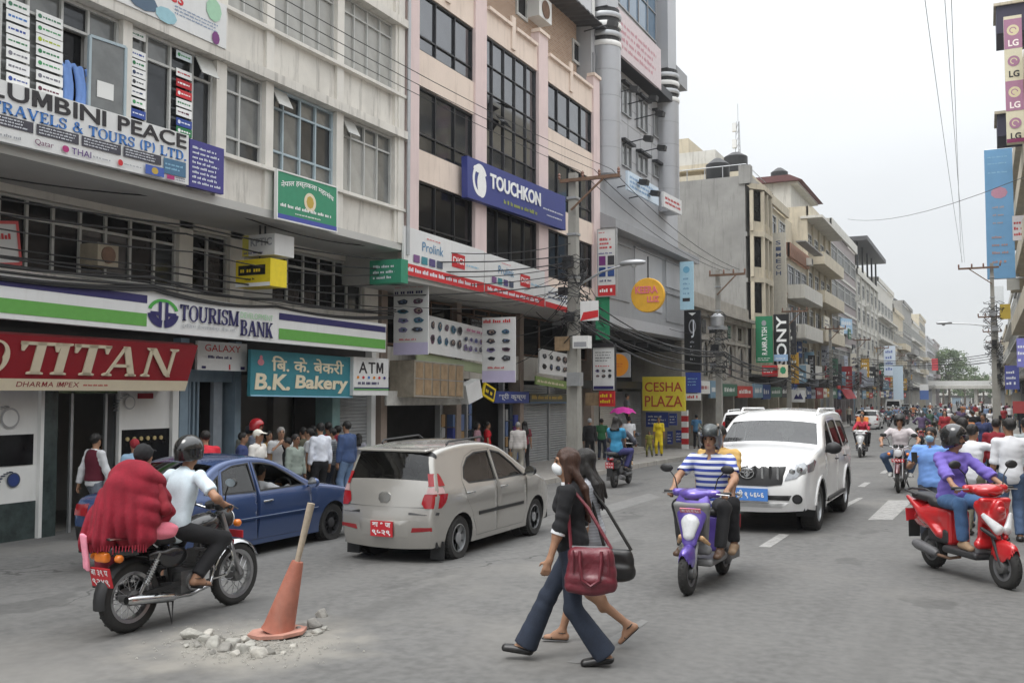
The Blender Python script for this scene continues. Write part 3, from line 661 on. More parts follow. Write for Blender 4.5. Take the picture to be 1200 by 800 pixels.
# B2: pink and beige office block
g1=gz(-14,25)+.13
B2=thing('office_building','pink and beige office block with black ribbon windows and a tall mirrored bay','building',(XF,25,g1))
Y20,Y2a,Y2b,Y2c,Y2d,Y2e=19.36,19.86,22.76,23.42,26.92,27.62
Y2f,Y21=31.6,32.2
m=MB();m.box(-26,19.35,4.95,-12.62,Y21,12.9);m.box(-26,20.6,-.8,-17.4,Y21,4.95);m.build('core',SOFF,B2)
for a,b in((Y20,Y2a),(Y2b,Y2c),(Y2d,Y2e),(Y2f,Y21)):
 m=MB();m.box(-12.62,a,4.95,-12.34,b,13.45);m.build('pier',PINK,B2)
 m=MB();m.box(-12.58,a-.04,13.45,-12.28,b+.04,13.56);m.build('pier_cap',BEIGE,B2)
rows=((5.8,7.36),(8.12,9.72),(10.62,12.12))
for(a,b)in((Y2a,Y2b),(Y2e,Y2f)):
 z=4.95
 for zb,zt in rows:
  m=MB();m.box(-12.62,a,z,-12.40,b,zb);m.build('spandrel',BEIGE,B2);z=zt
  window(B2,-12.42,a,b,zb,zt,(.25,.5,.76)if a>25 else(.33,.67),(.27,),fm=FRD,gm=GLM if zb>10 else(GLD if zb>7.5 else GLB),fw=.045,mul=.035)  # mirror: sky reflection put into the colour
 m=MB();m.box(-12.62,a,z,-12.40,b,13.0);m.build('spandrel',BEIGE,B2)
 k=(b-a)/2
 for i in range(2):
  m=MB();m.box(-12.41,a+k*i+.12,12.93,-12.3,a+k*(i+1)-.12,13.03);m.build('moulding',BEIGE,B2)
 m=MB();m.box(-12.41,a+k-.12,12.3,-12.345,a+k+.12,13.3);m.build('pilaster',BEIGE,B2)
window(B2,-12.42,Y2c,Y2d,7.55,12.2,(.16,.37,.58,.8),(.16,.33,.5,.66,.83),fm=M('mirror_frame',(.06,.06,.065),.4),gm=GLM,fw=.05,mul=.022,gl=lambda i,j:GLM if j>1 else GLD)  # lower panes darker: the dimmer reflection is put into the glass colour
for a,b in((7.38,7.55),(12.2,13.0)):
 m=MB();m.box(-12.62,Y2c,a,-12.40,Y2d,b);m.build('spandrel',BEIGE,B2)
for a,b in((Y2c+.12,Y2c+1.6),(Y2d-1.6,Y2d-.12)):
 m=MB();m.box(-12.41,a,12.93,-12.3,b,13.03);m.build('moulding',BEIGE,B2)
m=MB();m.box(-12.41,(Y2c+Y2d)/2-.12,12.3,-12.345,(Y2c+Y2d)/2+.12,13.3);m.build('pilaster',BEIGE,B2)
window(B2,-12.42,Y2c,Y2d,5.8,7.38,(.25,.5,.75),(),fm=FRD,gm=GLB,fw=.05,mul=.04)
m=MB();m.box(-12.62,Y2c,4.95,-12.40,Y2d,5.8);m.build('spandrel',BEIGE,B2)
for pz,hh in((10.35,.08),(9.75,.3)):
 m=MB();m.add([(-12.4,24.05,pz+hh),(-12.4,24.7,pz+hh),(-12.15,24.7,pz),(-12.15,24.05,pz)],[(0,3,2,1),(0,1,2,3)]);m.build('hopper_sash',GLB,B2)
m=MB();m.box(-22,20.5,12.9,-13.2,32.1,15.7);m.build('brick_storey',BRK,B2)
for px0,px1,py0,py1 in((604,617,0,14),(670,684,52,76)):
 a=onX(px0,py0,-13.2);b=onX(px1,py1,-13.2);window(B2,-13.12,a.y,b.y,(a.z+b.z)/2-.42,(a.z+b.z)/2+.42,(),(),fm=FRW,gm=GLB,fw=.1)
a=onX(628,14,-13.1);m=MB();m.box(-13.2,a.y-.5,a.z-.35,-12.75,a.y+.5,a.z+.4);ac=m.build('air_conditioner',WHITE,B2)
m=MB();m.lathe([(.28,0),(.3,.03)],16,(-12.75,a.y,a.z),(1,0,0));m.build('fan_grille',RUST,ac)
m=MB();n_=60
vs=[]
for i in range(n_+1):
 y=20.2+12.6*i/n_;d=.03*(i%2);vs+=[(-12.25,y,15.55+d),(-22,y,16.6+d),(-12.25,y,15.5+d),(-22,y,16.55+d)]
m.add(vs,[(4*i,4*i+4,4*i+5,4*i+1)for i in range(n_)]+[(4*i+2,4*i+3,4*i+7,4*i+6)for i in range(n_)]+[(4*i,4*i+2,4*i+6,4*i+4)for i in range(n_)]);m.build('tin_roof',TIN,B2)
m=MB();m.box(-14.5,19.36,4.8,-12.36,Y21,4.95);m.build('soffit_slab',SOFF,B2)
m=MB();m.box(-14.5,20.6,2.55,-14.12,Y21+.8,3.35);m.build('mezzanine_beam',CONC,B2)
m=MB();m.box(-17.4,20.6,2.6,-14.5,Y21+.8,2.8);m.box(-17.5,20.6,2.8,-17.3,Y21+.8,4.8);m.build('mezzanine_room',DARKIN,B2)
for px in(445,533,607,690):
 y=onX(px,400,XR).y;m=MB();m.box(-14.5,y-.14,-.7,-14.05,y+.14,4.8);m.build('post',M('post_plaster',(.3,.24,.2),.9),B2)
Yw=[onX(p,400,XR).y for p in(447,531)];window(B2,XR,Yw[0]+.2,Yw[1],3.4,4.75,(.33,.66),(),fm=RUST,gm=GLB)
Yw=[onX(p,400,XR).y for p in(535,605)];window(B2,XR,Yw[0]+.2,Yw[1],3.4,4.75,(.25,.5,.75),(),fm=RUST,gm=GLB)
Yw=[onX(p,400,XR).y for p in(609,688)];window(B2,XR,Yw[0]+.2,Yw[1],3.4,4.75,(.25,.5,.75),(),fm=RUST,gm=GLB)
ysh=lambda px:onX(px,520,XR).y
for a,b in((606,642),(643,667)):shutter(B2,ysh(a)+.03,ysh(b)-.03,g1-.3,2.4,XR-.02)
m=MB();m.box(-14.3,ysh(642),g1-.3,-14.15,ysh(643)+.03,2.5);m.build('shutter_post',GALV,B2)
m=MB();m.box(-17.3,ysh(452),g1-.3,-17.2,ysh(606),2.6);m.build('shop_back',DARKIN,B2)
goods=[((60,70,140),),((120,60,120),),((40,50,60),),((150,150,150),),((90,110,150),),((150,120,80),)]
rs=random.Random(12)
for px in(516,530,538,548,591,596,602):
 y=ysh(px);m=MB();w_=rs.uniform(.12,.3);z=g1+rs.uniform(0,.5)
 for k in range(4):h=rs.uniform(.3,.55);m.mi=k;m.box(-14.3,y-w_/2,z,-14.1,y+w_/2,z+h-.03);z+=h
 m.build('goods_stand',[Mc(rs.choice(goods)[0],.6)for _ in range(4)],B2)
for px in(514,545,588):
 y=ysh(px);m=MB();m.box(-14.3,y-.05,g1-.3,-14.12,y+.05,2.5);m.build('shop_post',GALV,B2)
 # B3: grey tower with paired silver columns
g2=gz(-14,38)+.13
B3=thing('grey_tower','grey clad commercial tower with two round silver columns and small square windows','building',(XF,37.5,g2))
Y30,Y31=32.3,43.2
m=MB();m.box(-28,Y30,4.6,-12.7,Y31,24);m.box(-28,Y30,-.9,-17.5,Y31,4.6);m.build('core',GREYC,B3)
yq=lambda px,py:onX(px,py,-12.3).y
ca,cb=yq(716,150),yq(786,190)
zc1=onX(716,62,-12.2).z;zc0=onX(716,185,-12.2).z;zd0=onX(786,232,-12.2).z
for y,z0,z1 in((ca,zc0-.6,15.0),(cb,zd0-.6,15.0)):
 m=MB();m.lathe([(.62,z0),(.62,z1)],20,(-12.55,y,0));c_=m.build('round_column',SILV,B3,smooth=40)
 for i in range(4):
  m=MB();m.lathe([(.64,0),(.66,.05),(.66,.14),(.64,.19)],20,(-12.55,y,z1-.05+i*.36));m.build('column_ring',WHITE if i%2==0 else GALV,c_,smooth=40)
 m=MB();m.lathe([(.58,z1),(.58,z1+1.4)],20,(-12.55,y,0));m.build('column_neck',BLACK,c_)
 m=MB();m.box(-13.1,y-.6,z1+1.4,-12.2,y+.6,24);m.build('column_shaft',SILV,c_)
 for k in range(1,5):
  m=MB();m.lathe([(.623,0),(.623,.03)],20,(-12.55,y,z0+k*(z1-z0)/5));m.build('panel_joint',GREYP,c_)
for(p0,q0,q1)in((727,97,140),(746,112,158),(765,130,168),(727,165,200),(746,178,208),(765,190,214)):
 a=onX(p0,q0,-12.68);b=onX(p0+12,q1,-12.68);window(B3,-12.6,a.y,b.y,b.z,a.z,(.5,),(),fm=GREYP,gm=GLG,fw=.05)
 m=MB();m.box(-12.7,a.y-.05,a.z,-12.45,b.y+.05,a.z+.1);m.build('window_hood',DKMET,B3)
for i in range(1,6):
 z=zc0+i*(15-zc0)/6;m=MB();m.box(-12.705,ca+.6,z,-12.69,cb-.6,z+.02);m.build('cladding_joint',GREYP,B3)
for i in range(1,5):
 y=ca+(cb-ca)*i/5;m=MB();m.box(-12.705,y,zc0,-12.69,y+.02,15);m.build('cladding_joint',GREYP,B3)
a=onX(727,68,-12.1);b=onX(777,108,-12.1);ze=(a.z+b.z)/2
m=MB();m.box(-12.75,ca+.5,ze,-12.05,cb-.5,ze+.35);m.build('eave',DKMET,B3)
window(B3,-12.62,ca+.8,cb-.8,ze+2.6,ze+5.2,(.2,.4,.6,.8),(.5,),fm=GREYP,gm=M('blue_glass',(.1,.17,.25),.08,var=.1,spec=.8),fw=.06)
m=MB();m.box(-12.7,cb+.7,16.2,-12.2,Y31+.05,16.9);m.build('ledge',GREYP,B3)
window(B3,-12.62,cb+.65,Y31-.1,13,16,(.33,.66),(.5,),fm=GREYP,gm=GLG,fw=.06)
window(B3,-12.62,Y30+.1,ca-.7,15.9,18.4,(.5,),(),fm=WHITE,gm=GLL,fw=.06)
window(B3,-12.62,Y30+.1,ca-.7,12.5,14.6,(.5,),(),fm=GREYP,gm=GLD,fw=.06)
zl=8.35
m=MB();m.prism([(-12.9,zl+.55),(-11.75,zl),(-11.75,zl-.3),(-12.9,zl-.3)],(0,Y30-.1,0),(1,0,0),(0,0,1),(0,Y31-Y30+.3,0));m.build('canopy',GREYP,B3)
m=MB();m.box(-12.9,Y30,4.75,-12.3,Y31,zl-.3);m.build('panel_wall',GREYP,B3)
for a,b,c,d in((33.0,35.2,5.6,7.7),(35.8,39.3,5.5,7.8),(39.9,42.6,6.7,7.8),(39.9,42.6,5.2,6.4)):
 m=MB();m.box(-12.31,a,c,-12.26,b,d);m.build('wall_panel',GREYC if d>7.75 else GREYP,B3)
 m=MB();m.box(-12.3,a-.1,d,-12.2,b+.1,d+.08);m.build('panel_cap',GREYP,B3)
m=MB();m.box(-12.9,Y30,4.55,-12.1,Y31,4.95);m.build('fascia',GREYC,B3)
m=MB();m.box(-17.5,Y30,4.2,-12.9,Y31,4.6);m.build('soffit',DKMET,B3)
for i in range(7):
 y=Y30+.6+i*1.6;m=MB();m.bar((-17,y,4.1),(-12.4,y,4.1),.12,.2);m.build('soffit_rib',DKMET,B3)
m=MB();m.box(-17.3,Y30,2.3,-13.6,Y31,2.6);m.box(-15.2,Y30,2.6,-15.0,Y31,4.2);m.build('mezzanine_slab',DKMET,B3)
for i in range(4):
 y=35+i*1.0;window(B3,-14.6,y,y+.8,2.75,3.7,(.5,),(),fm=FRW,gm=GLB,fw=.04,name='balcony_grille')
m=MB();m.box(-14.7,Y30,-.9,-14.4,37.3,2.4);m.build('shop_wall',M('shop_wall_paint',(.32,.31,.28),.9),B3)
shutter(B3,37.4,39.2,-.6,2.2,-14.4,M('pale_shutter',(.46,.44,.4),.6));shutter(B3,39.3,43,-.6,2.2,-14.5)
for i in range(5):
 m=MB();m.box(-14.4+.0,37.6,-.7+.18*i,-12.55-.3*i,39.4,-.52+.18*i);m.build('step',KERB,B3)
 # further buildings of the left-hand row
def far_window(parent,X,y0,y1,z0,z1,gm,fm,n=1,k=2,t=.0,name='window'):
 """window of a distant facade: frame and glass in one mesh"""
 m=MB();a=X+n*.03;e=.07
 m.box(X-n*.1,y0,z0,X-n*.05,y1,z1);m.mi=1
 m.box(X-n*.1,y0-e,z0-e,a,y0,z1+e);m.box(X-n*.1,y1,z0-e,a,y1+e,z1+e);m.box(X-n*.1,y0,z0-e,a,y1,z0);m.box(X-n*.1,y0,z1,a,y1,z1+e)
 for i in range(1,k):y=y0+(y1-y0)*i/k;m.box(X-n*.049,y-.03,z0,X-n*.01,y+.03,z1)
 if t:m.box(X-n*.048,y0,z0+(z1-z0)*t-.03,X-n*.012,y1,z0+(z1-z0)*t+.03)
 return m.build(name,[gm,fm],parent)
def block(name,label,y0,y1,zt,wall,X=XF,n=1,depth=12,first=3.4,fl=2.9,nw=3,gm=GLD,fm=FRW,wz=(.9,2.3),band=None,balc=None,ledge=None,group=None,pil=None,parapet=.6,shops=None,seed=0,wfill=.62,back=None):
 """street block: walls, floors of windows, ledges or balconies, parapet, and an open shop line with boards over it. n=+1 faces +X"""
 g=gz(X,(y0+y1)/2)+.1;e=thing(name,label,'building',(X,(y0+y1)/2,g),0,group);r=random.Random(seed)
 m=MB();m.box(X-n*depth,y0,first,X-n*.25,y1,zt);m.box(X-n*depth,y0,g-.8,X-n*3.2,y1,first);m.build('wall',wall,e)
 nf=max(1,int((zt-first)/fl));w_=(y1-y0)/nw
 for f in range(nf):
  z=first+f*fl
  if z+wz[1]>zt+.1:break
  for i in range(nw):
   c=y0+w_*(i+.5);far_window(e,X-n*.18,c-w_*wfill/2,c+w_*wfill/2,z+wz[0],min(z+wz[1],zt-.2),r.choice(gm)if isinstance(gm,(list,tuple))else gm,fm,n,max(2,int(w_*wfill/.8)),.72)
  m=MB();m.box(X-n*.25,y0,z+.0,X-n*.16,y1,z+.25)
  if ledge:m.box(X-n*.25,y0-.02,z-.12,X+n*ledge,y1+.02,z+.06)
  m.build('floor_band',band or wall,e)
  if balc and f in balc:
   a,b=balc[f];m=MB();ya,yb=y0+(y1-y0)*a,y0+(y1-y0)*b
   m.box(X-n*.2,ya,z-.14,X+n*1.0,yb,z);m.box(X+n*.92,ya,z,X+n*1.0,yb,z+.85);m.box(X-n*.2,ya,z,X+n*.92,ya+.08,z+.85);m.box(X-n*.2,yb-.08,z,X+n*.92,yb,z+.85);m.build('balcony',balc.get('mat',wall),e)
 if pil:
  for i in range(nw+1):
   y=y0+w_*i;y=min(max(y,y0+.15),y1-.15);m=MB();m.box(X-n*.25,y-.14,first,X-n*.08,y+.14,zt);m.build('pilaster',pil,e)
 m=MB()
 for a,b,c,d in((X-n*.15,y0,X+n*.05,y1),(X-n*depth,y0,X-n*(depth-.15),y1),(X-n*depth,y0,X,y0+.12),(X-n*depth,y1-.12,X,y1)):m.box(a,b,zt,c,d,zt+parapet)
 m.build('parapet',band or wall,e)
 ns=max(1,int((y1-y0)/3.2));ws=(y1-y0)/ns
 for i in range(ns):
  a=y0+ws*i
  m=MB();m.box(X-n*3.2,a,g-.5,X-n*.3,a+.25,first);m.build('shop_pier',wall,e)
  if r.random()<.35:
   m=MB();m.box(X-n*.6,a+.25,g-.5,X-n*.5,a+ws,first-.8);m.build('shop_shutter',r.choice((SHUT,BLUEGR,RUST)),e)
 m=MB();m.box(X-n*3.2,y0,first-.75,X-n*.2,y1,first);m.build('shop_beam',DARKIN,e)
 return e
BCOL=[(150,35,40),(235,235,230),(40,70,130),(120,150,170),(205,160,60),(60,60,64),(190,60,50),(225,220,205),(70,110,90),(170,175,185)]
def shopboard(X,y0,y1,z0,z1,col,n=1,ink=(240,240,235),seed=0,label=None):
 right=(0,1,0)if n>0 else(0,-1,0)
 s=Sign('shop_sign',label,'sign',(X,y0 if n>0 else y1,z0),right,(0,0,1),y1-y0,z1-z0,Mc(col,.6),.12,group='shop boards over the far shops')
 s.greek((y1-y0)*.08,(z1-z0)*.25,(y1-y0)*.92,(z1-z0)*.8,1,Mc(ink,.6),seed,.8);return s
CN=lambda c:{(150,35,40):'dark red',(235,235,230):'white',(40,70,130):'blue',(120,150,170):'pale blue',(205,160,60):'ochre',(60,60,64):'charcoal',(190,60,50):'red',(225,220,205):'cream',(70,110,90):'green',(170,175,185):'light grey'}[c]
B4=thing('stucco_house','low old stucco house with arched windows, soot stained, beside the black hanging sign','building',(XF,50,gz(-12,50)+.1))
m=MB();m.box(-20,43.3,2.6,-12.6,57,6.2);m.box(-20,43.3,-1,-15.5,57,2.6);m.build('wall',OLDST,B4)
m=MB();m.box(-12.75,43.3,6.15,-12.05,57.0,6.32);m.box(-12.7,43.3,5.9,-12.3,57,6.15);m.build('cornice',OLDST,B4)
m=MB();m.box(-12.7,43.3,6.32,-12.5,57,7.0);m.build('parapet',OLDST,B4)
m=MB();m.box(-12.62,43.3,4.75,-12.42,57,4.9);m.box(-12.62,43.3,2.5,-12.3,57,2.75);m.build('string_course',OLDST,B4)
for y in(44.6,47.2,49.8,52.4,55):
 w_=.55;arch=[(-w_,0),(w_,0)]+[(w_*math.cos(R(a)),1.15+w_*math.sin(R(a)))for a in range(0,181,20)]
 m=MB();m.prism(arch,(-12.585,y,3.0),(0,1,0),(0,0,1),(.02,0,0));wn=m.build('arched_window',GLB,B4)
 m=MB();m.tube([(-12.55,y-w_-.06,3.0)]+[(-12.55,y+(w_+.06)*math.cos(R(a)),4.15+(w_+.06)*math.sin(R(a)))for a in range(180,-1,-15)]+[(-12.55,y+w_+.06,3.0)],.09,6);m.build('arch_moulding',OLDST,wn)
 m=MB();m.box(-12.58,y-.02,3,-12.55,y+.02,4.6);m.build('mullion',FRW,wn)
 m=MB();m.box(-12.6,y-.35,5.1,-12.57,y+.35,5.8);m.build('attic_window',GLB,B4)
 m=MB();m.box(-12.62,y+1.05,2.75,-12.45,y+1.5,5.9);m.build('pilaster',OLDST,B4)
for i in range(4):
 y=43.5+i*3.4;m=MB();m.box(-15.4,y,-1,-12.7,y+.3,2.6);m.build('shop_pier',OLDST,B4)
B5=block('narrow_building','tall slim building with a bare grey cement side wall and a beige ornate bay front',57.1,63.2,14.6,BARE,depth=14,first=3.2,fl=2.75,nw=1,gm=GLB,fm=CREAM,wfill=.5,parapet=.5,seed=2)
for z in(3.2,5.95,8.7,11.45,14.3):
 m=MB();m.prism([(-12.4,57.1),(-11.7,58.0),(-11.7,60.5),(-12.4,62.6)],(0,0,z),(1,0,0),(0,1,0),(0,0,.32));m.build('bay_cornice',CREAM,B5)
 if z<14:
  for(x,y)in((-12.3,57.25),(-11.82,58.05),(-11.82,59.2),(-11.82,60.4),(-12.3,62.4)):
   m=MB();m.box(x-.1,y-.1,z+.32,x+.1,y+.1,z+2.75);m.build('bay_column',CREAM,B5)
  m=MB();m.prism([(-12.35,57.25),(-11.85,58.05),(-11.85,60.4),(-12.35,62.4)],(0,0,z+.32),(1,0,0),(0,1,0),(0,0,.6));m.build('bay_apron',CREAM,B5)
  m=MB();m.prism([(-12.4,57.35),(-11.92,58.1),(-11.92,60.35),(-12.4,62.3)],(0,0,z+.92),(1,0,0),(0,1,0),(0,0,1.83));m.build('bay_glass',GLB,B5)
for i in range(12):
 x=-25+i*1.1;m=MB();m.tube([(x,57.2,15),(x,57.2,15.8)],.03,4);m.build('roof_post',GALV,B5)
m=MB();m.tube([(-25,57.2,15.8),(-12.6,57.2,15.8),(-12.6,63,15.8)],.03,4);m.build('roof_rail',GALV,B5)
m=MB();m.box(-13.0,57.0,14.6,-12.3,57.6,15.7);m.build('corner_post',BARE,B5)
HB=thing('rear_house','cream upper storeys with a roof balcony rising behind the grey side wall','building',(-19,70,gz(-16,70)))
m=MB();m.box(-30,66,-2,-17.6,76,17.6);m.build('wall',CREAM,HB)
m=MB();m.box(-30,65,17.6,-16.4,77,18.0);m.build('balcony_slab',CREAM,HB)
m=MB();m.box(-30,65,18.0,-29.8,65.1,19);m.box(-30,65,18.0,-16.4,65.1,18.9);m.box(-16.5,65.1,18.0,-16.4,77,18.9);m.build('balcony_wall',WHITEW,HB)
m=MB();m.box(-30,67.5,18,-19,75,20.6);m.build('roof_room',CREAM,HB)
for y in(67.5,70.5,73.5):far_window(HB,-17.55,y-.6,y+.6,15.4,16.8,GLB,FRW)
B6=block('cream_building','cream block with a tall white vertical board, lattice mast on the roof',63.4,70,14.6,CREAM,nw=2,first=3.3,fl=2.8,gm=[GLB,GLB,GLD],seed=3)
m=MB();m.box(-20,64,14.6,-14,69.5,17);m.build('stair_head',CREAM,B6)
m=MB();m.lathe([(.7,0),(.8,.1),(.8,1.2),(.3,1.5)],12,(-15,65,17));m.build('water_tank',BLACK,B6,smooth=40)
B7=block('balcony_building','grey and brick-red block with projecting balconies',70.1,78.4,11.9,CREAM,nw=3,first=3.3,fl=2.85,gm=[GLB,GLD],fm=GALV,balc={0:(0,.9),1:(0,1),2:(0,1),'mat':WHITEW},band=BRICKR,seed=4,parapet=1.0,wfill=.75)
m=MB();m.box(-12.0,70.3,12.9,-11.3,78.4,13.0);m.build('roof_slab',BARE,B7)
m=MB();m.box(-22,71,12.9,-13.6,78,15.6);m.build('roof_storey',CREAM,B7)
B8=block('bay_building','cream block with stacked bay windows and a white roof parapet',78.5,91.5,16.1,CREAM,nw=4,first=3.3,fl=3.1,gm=[GLB,GLB,GLD],balc={1:(.1,1),2:(.1,1),3:(.1,1),'mat':CREAM},parapet=.9,pil=CREAM,seed=5,band=CREAM)
m=MB();m.box(-13,78.4,16.0,-11.3,91.6,16.2);m.build('roof_slab',WHITEW,B8)
m=MB();m.box(-24,80,16.9,-14,90,19.2);m.box(-24,80,19.2,-13.4,90.5,19.4);m.build('roof_storey',WHITEW,B8)
m=MB();m.prism([(-25,19.4),(-13,19.4),(-14,19.9),(-25,19.9)],(0,79.5,0),(1,0,0),(0,0,1),(0,11.5,0));m.build('red_roof',M('red_roof_sheet',(.13,.055,.055),.7,var=.2),B8)
B9=block('striped_building','grey-brown tiled block banded with strip windows',91.6,111,17.3,STRIPE,nw=4,first=3.5,fl=3.25,gm=[GLB,GLD],band=WHITEW,wfill=.9,wz=(1.2,2.75),seed=6,parapet=.9)
m=MB();m.box(-24,94,18.2,-15,108,20.5);m.build('roof_storey',CREAM,B9)
B10=block('white_building','white block with slim piers under a black roof canopy',111.1,134,15.2,WHITEW,nw=5,first=3.5,fl=2.9,gm=[GLB],pil=WHITEW,seed=7,wfill=.5)
m=MB();m.box(-24,112,19.0,-11.4,134,19.5);m.build('roof_canopy',TIN,B10)
for y in(113,118,123,128,133):
 m=MB();m.box(-12.7,y-.12,15.2,-12.5,y+.12,19.0);m.build('canopy_post',DKMET,B10)
m=MB();m.box(-24,114,15.2,-16,133,18.2);m.build('roof_storey',WHITEW,B10)
FARB=[('white',WHITEW,134.2,158,16.8,.5),('cream',CREAM,158.2,178,14.6,None),('grey',BARE,178.2,200,17.5,None),('white',WHITEW,200.2,224,15.5,.45),('cream',CREAM,224.2,246,18.5,None),('grey',GREYC,252,282,15.2,.4),('brown',STRIPE,283,320,16,None)]
FL=['white block with projecting floor ledges past the black canopy','cream block just past the ledged white one','tall grey cement block far down the left row','white ledged block far down the row, near the footbridge','tall cream block just before the footbridge','grey clad block just beyond the footbridge','brown tiled block farthest down the row']
for i,(cn,mt,a,b,zt,lg)in enumerate(FARB):
 bb=block('far_building',FL[i],a,b,zt,mt,nw=5,first=3.3,fl=2.95,gm=[GLB,GLB,GLD],ledge=lg,seed=20+i,balc={1:(0,.5),2:(.4,1),'mat':mt}if not lg else None)
 m=MB();m.box(-22,a+2,zt,-15,b-3,zt+2.4);m.build('roof_storey',WHITEW,bb)
 # right-hand row (seen edge-on)
XRR=2.7
RB=[('right_block','tall cream block with balconies at the right edge, behind the maroon and cream sign',44,78,20,CREAM,.0,1),('right_block','grey block past the right-hand pole',78.2,108,11.5,BARE,.5,2),('right_block','white block farther along the right pavement',108.2,150,12.5,WHITEW,.4,3),('right_block','cream block far down the right side',150.2,200,11,CREAM,.4,4),('right_block','grey block by the footbridge on the right',200.2,262,12,GREYC,.4,5),('right_block','plain render block beside the camera, unseen, added for window reflections',-18,12,8,CREAM,.4,6),('right_block','beige block on the right pavement just out of frame, added for window reflections',12.2,43.8,8.5,BEIGE,.4,7)]
for nm,lb,a,b,zt,mt,lg,sd in RB:
 X=XRR if sd not in(6,7)else 4.2  # last two blocks unseen, added for reflections, kept low to admit skylight
 e=block(nm,lb,a,b,zt,mt,X=X,n=-1,nw=max(3,int((b-a)/4)),first=3.3,fl=3.0,gm=[GLD,GLG,GLB],ledge=lg,seed=40+sd,balc={f:(.0,.95)for f in range(1,6)}if sd==1 else None)
 # footbridge
FBr=thing('footbridge','concrete pedestrian footbridge spanning the street in the distance','footbridge',(-5,249,gz(-5,249)))
gb=gz(-5,249)
m=MB();m.box(-12.3,247.6,3.05,2.6,250.6,3.75);m.build('deck',WHITEW,FBr)
for y in(247.7,250.4):
 m=MB();m.box(-12.3,y,3.75,2.6,y+.08,4.9);m.build('parapet',WHITE,FBr)
for x in(-11.2,-2.2,1.9):
 m=MB();m.box(x-.35,248.5,gb-.5,x+.35,249.7,3.05);m.build('pier',WHITEW,FBr)
 # trees
LEAF=[M('leaf_%d'%i,c,.7,var=.3,scale=3)for i,c in enumerate(((.055,.095,.022),(.075,.115,.03),(.036,.065,.018)))]
BARK=M('bark',(.12,.09,.065),.95,var=.3,scale=4)
def tree(name,label,loc,h,rad,seed,group=None,leaf=.55,nclump=46,per=60):
 r=random.Random(seed);x,y,z=loc;e=thing(name,label,'tree',loc,0,group)
 m=MB();top=h-rad*.9;m.tube([(x,y,z-.3),(x+.2,y,z+top*.5),(x,y+.2,z+top)],[.38,.3,.2],8)
 cl=[]
 for i in range(nclump):
  th=r.uniform(0,6.28);u=r.uniform(-.55,1);rr=rad*math.sqrt(1-u*u if abs(u)<1 else 0)*r.uniform(.45,1)
  c=Vector((x+math.cos(th)*rr,y+math.sin(th)*rr,z+h-rad*.85+u*rad*.85));cl.append(c)
  if i%4==0:m.tube([(x,y+.1,z+top*.8),((x+c.x)/2,(y+c.y)/2,(z+top+c.z)/2+.3),c],[.14,.09,.03],5)
 m.build('trunk',BARK,e)
 m=MB()
 for c in cl:
  cr=rad*r.uniform(.2,.36);m.mi=r.choice((0,0,1,1,2))
  for _ in range(per):
   d=Vector((r.gauss(0,1),r.gauss(0,1),r.gauss(0,.8))).normalized()*cr*r.uniform(.5,1);p=c+d
   a=Vector((r.gauss(0,1),r.gauss(0,1),r.gauss(0,1))).normalized();b=a.orthogonal().normalized();s_=leaf*r.uniform(.6,1.2)
   m.add([p-a*s_*.5,p+b*s_*.32,p+a*s_*.5,p-b*s_*.32],[(0,1,2,3)])
 m.build('crown',LEAF,e)
tree('broadleaf_tree','big round green tree rising beyond the footbridge',(-9.6,300,gz(-9,300)),15.2,6.2,4,None,.6,60,70)
tree('broadleaf_tree','smaller dark tree right of the big one, beyond the footbridge',(-2.6,318,gz(-2,318)),10.8,3.4,9,None,.5,26,50)
for i,(x,y,h)in enumerate(((-13,352,9),(-6.5,350,8),(-1,356,9.5),(4,352,8))):
 tree('broadleaf_tree','hazy tree closing the end of the street under the footbridge',(x,y,gz(x,y)),h,4,30+i,'trees closing the street',.7,24,36)
EB=block('end_building','pale building closing the far end of the street',-40,40,9,WHITEW,X=0,depth=10,first=3,nw=14,seed=77)
EB.location=(0,372,gz(0,372));EB.rotation_euler=(0,0,R(-90))
for ch in EB.children:pass
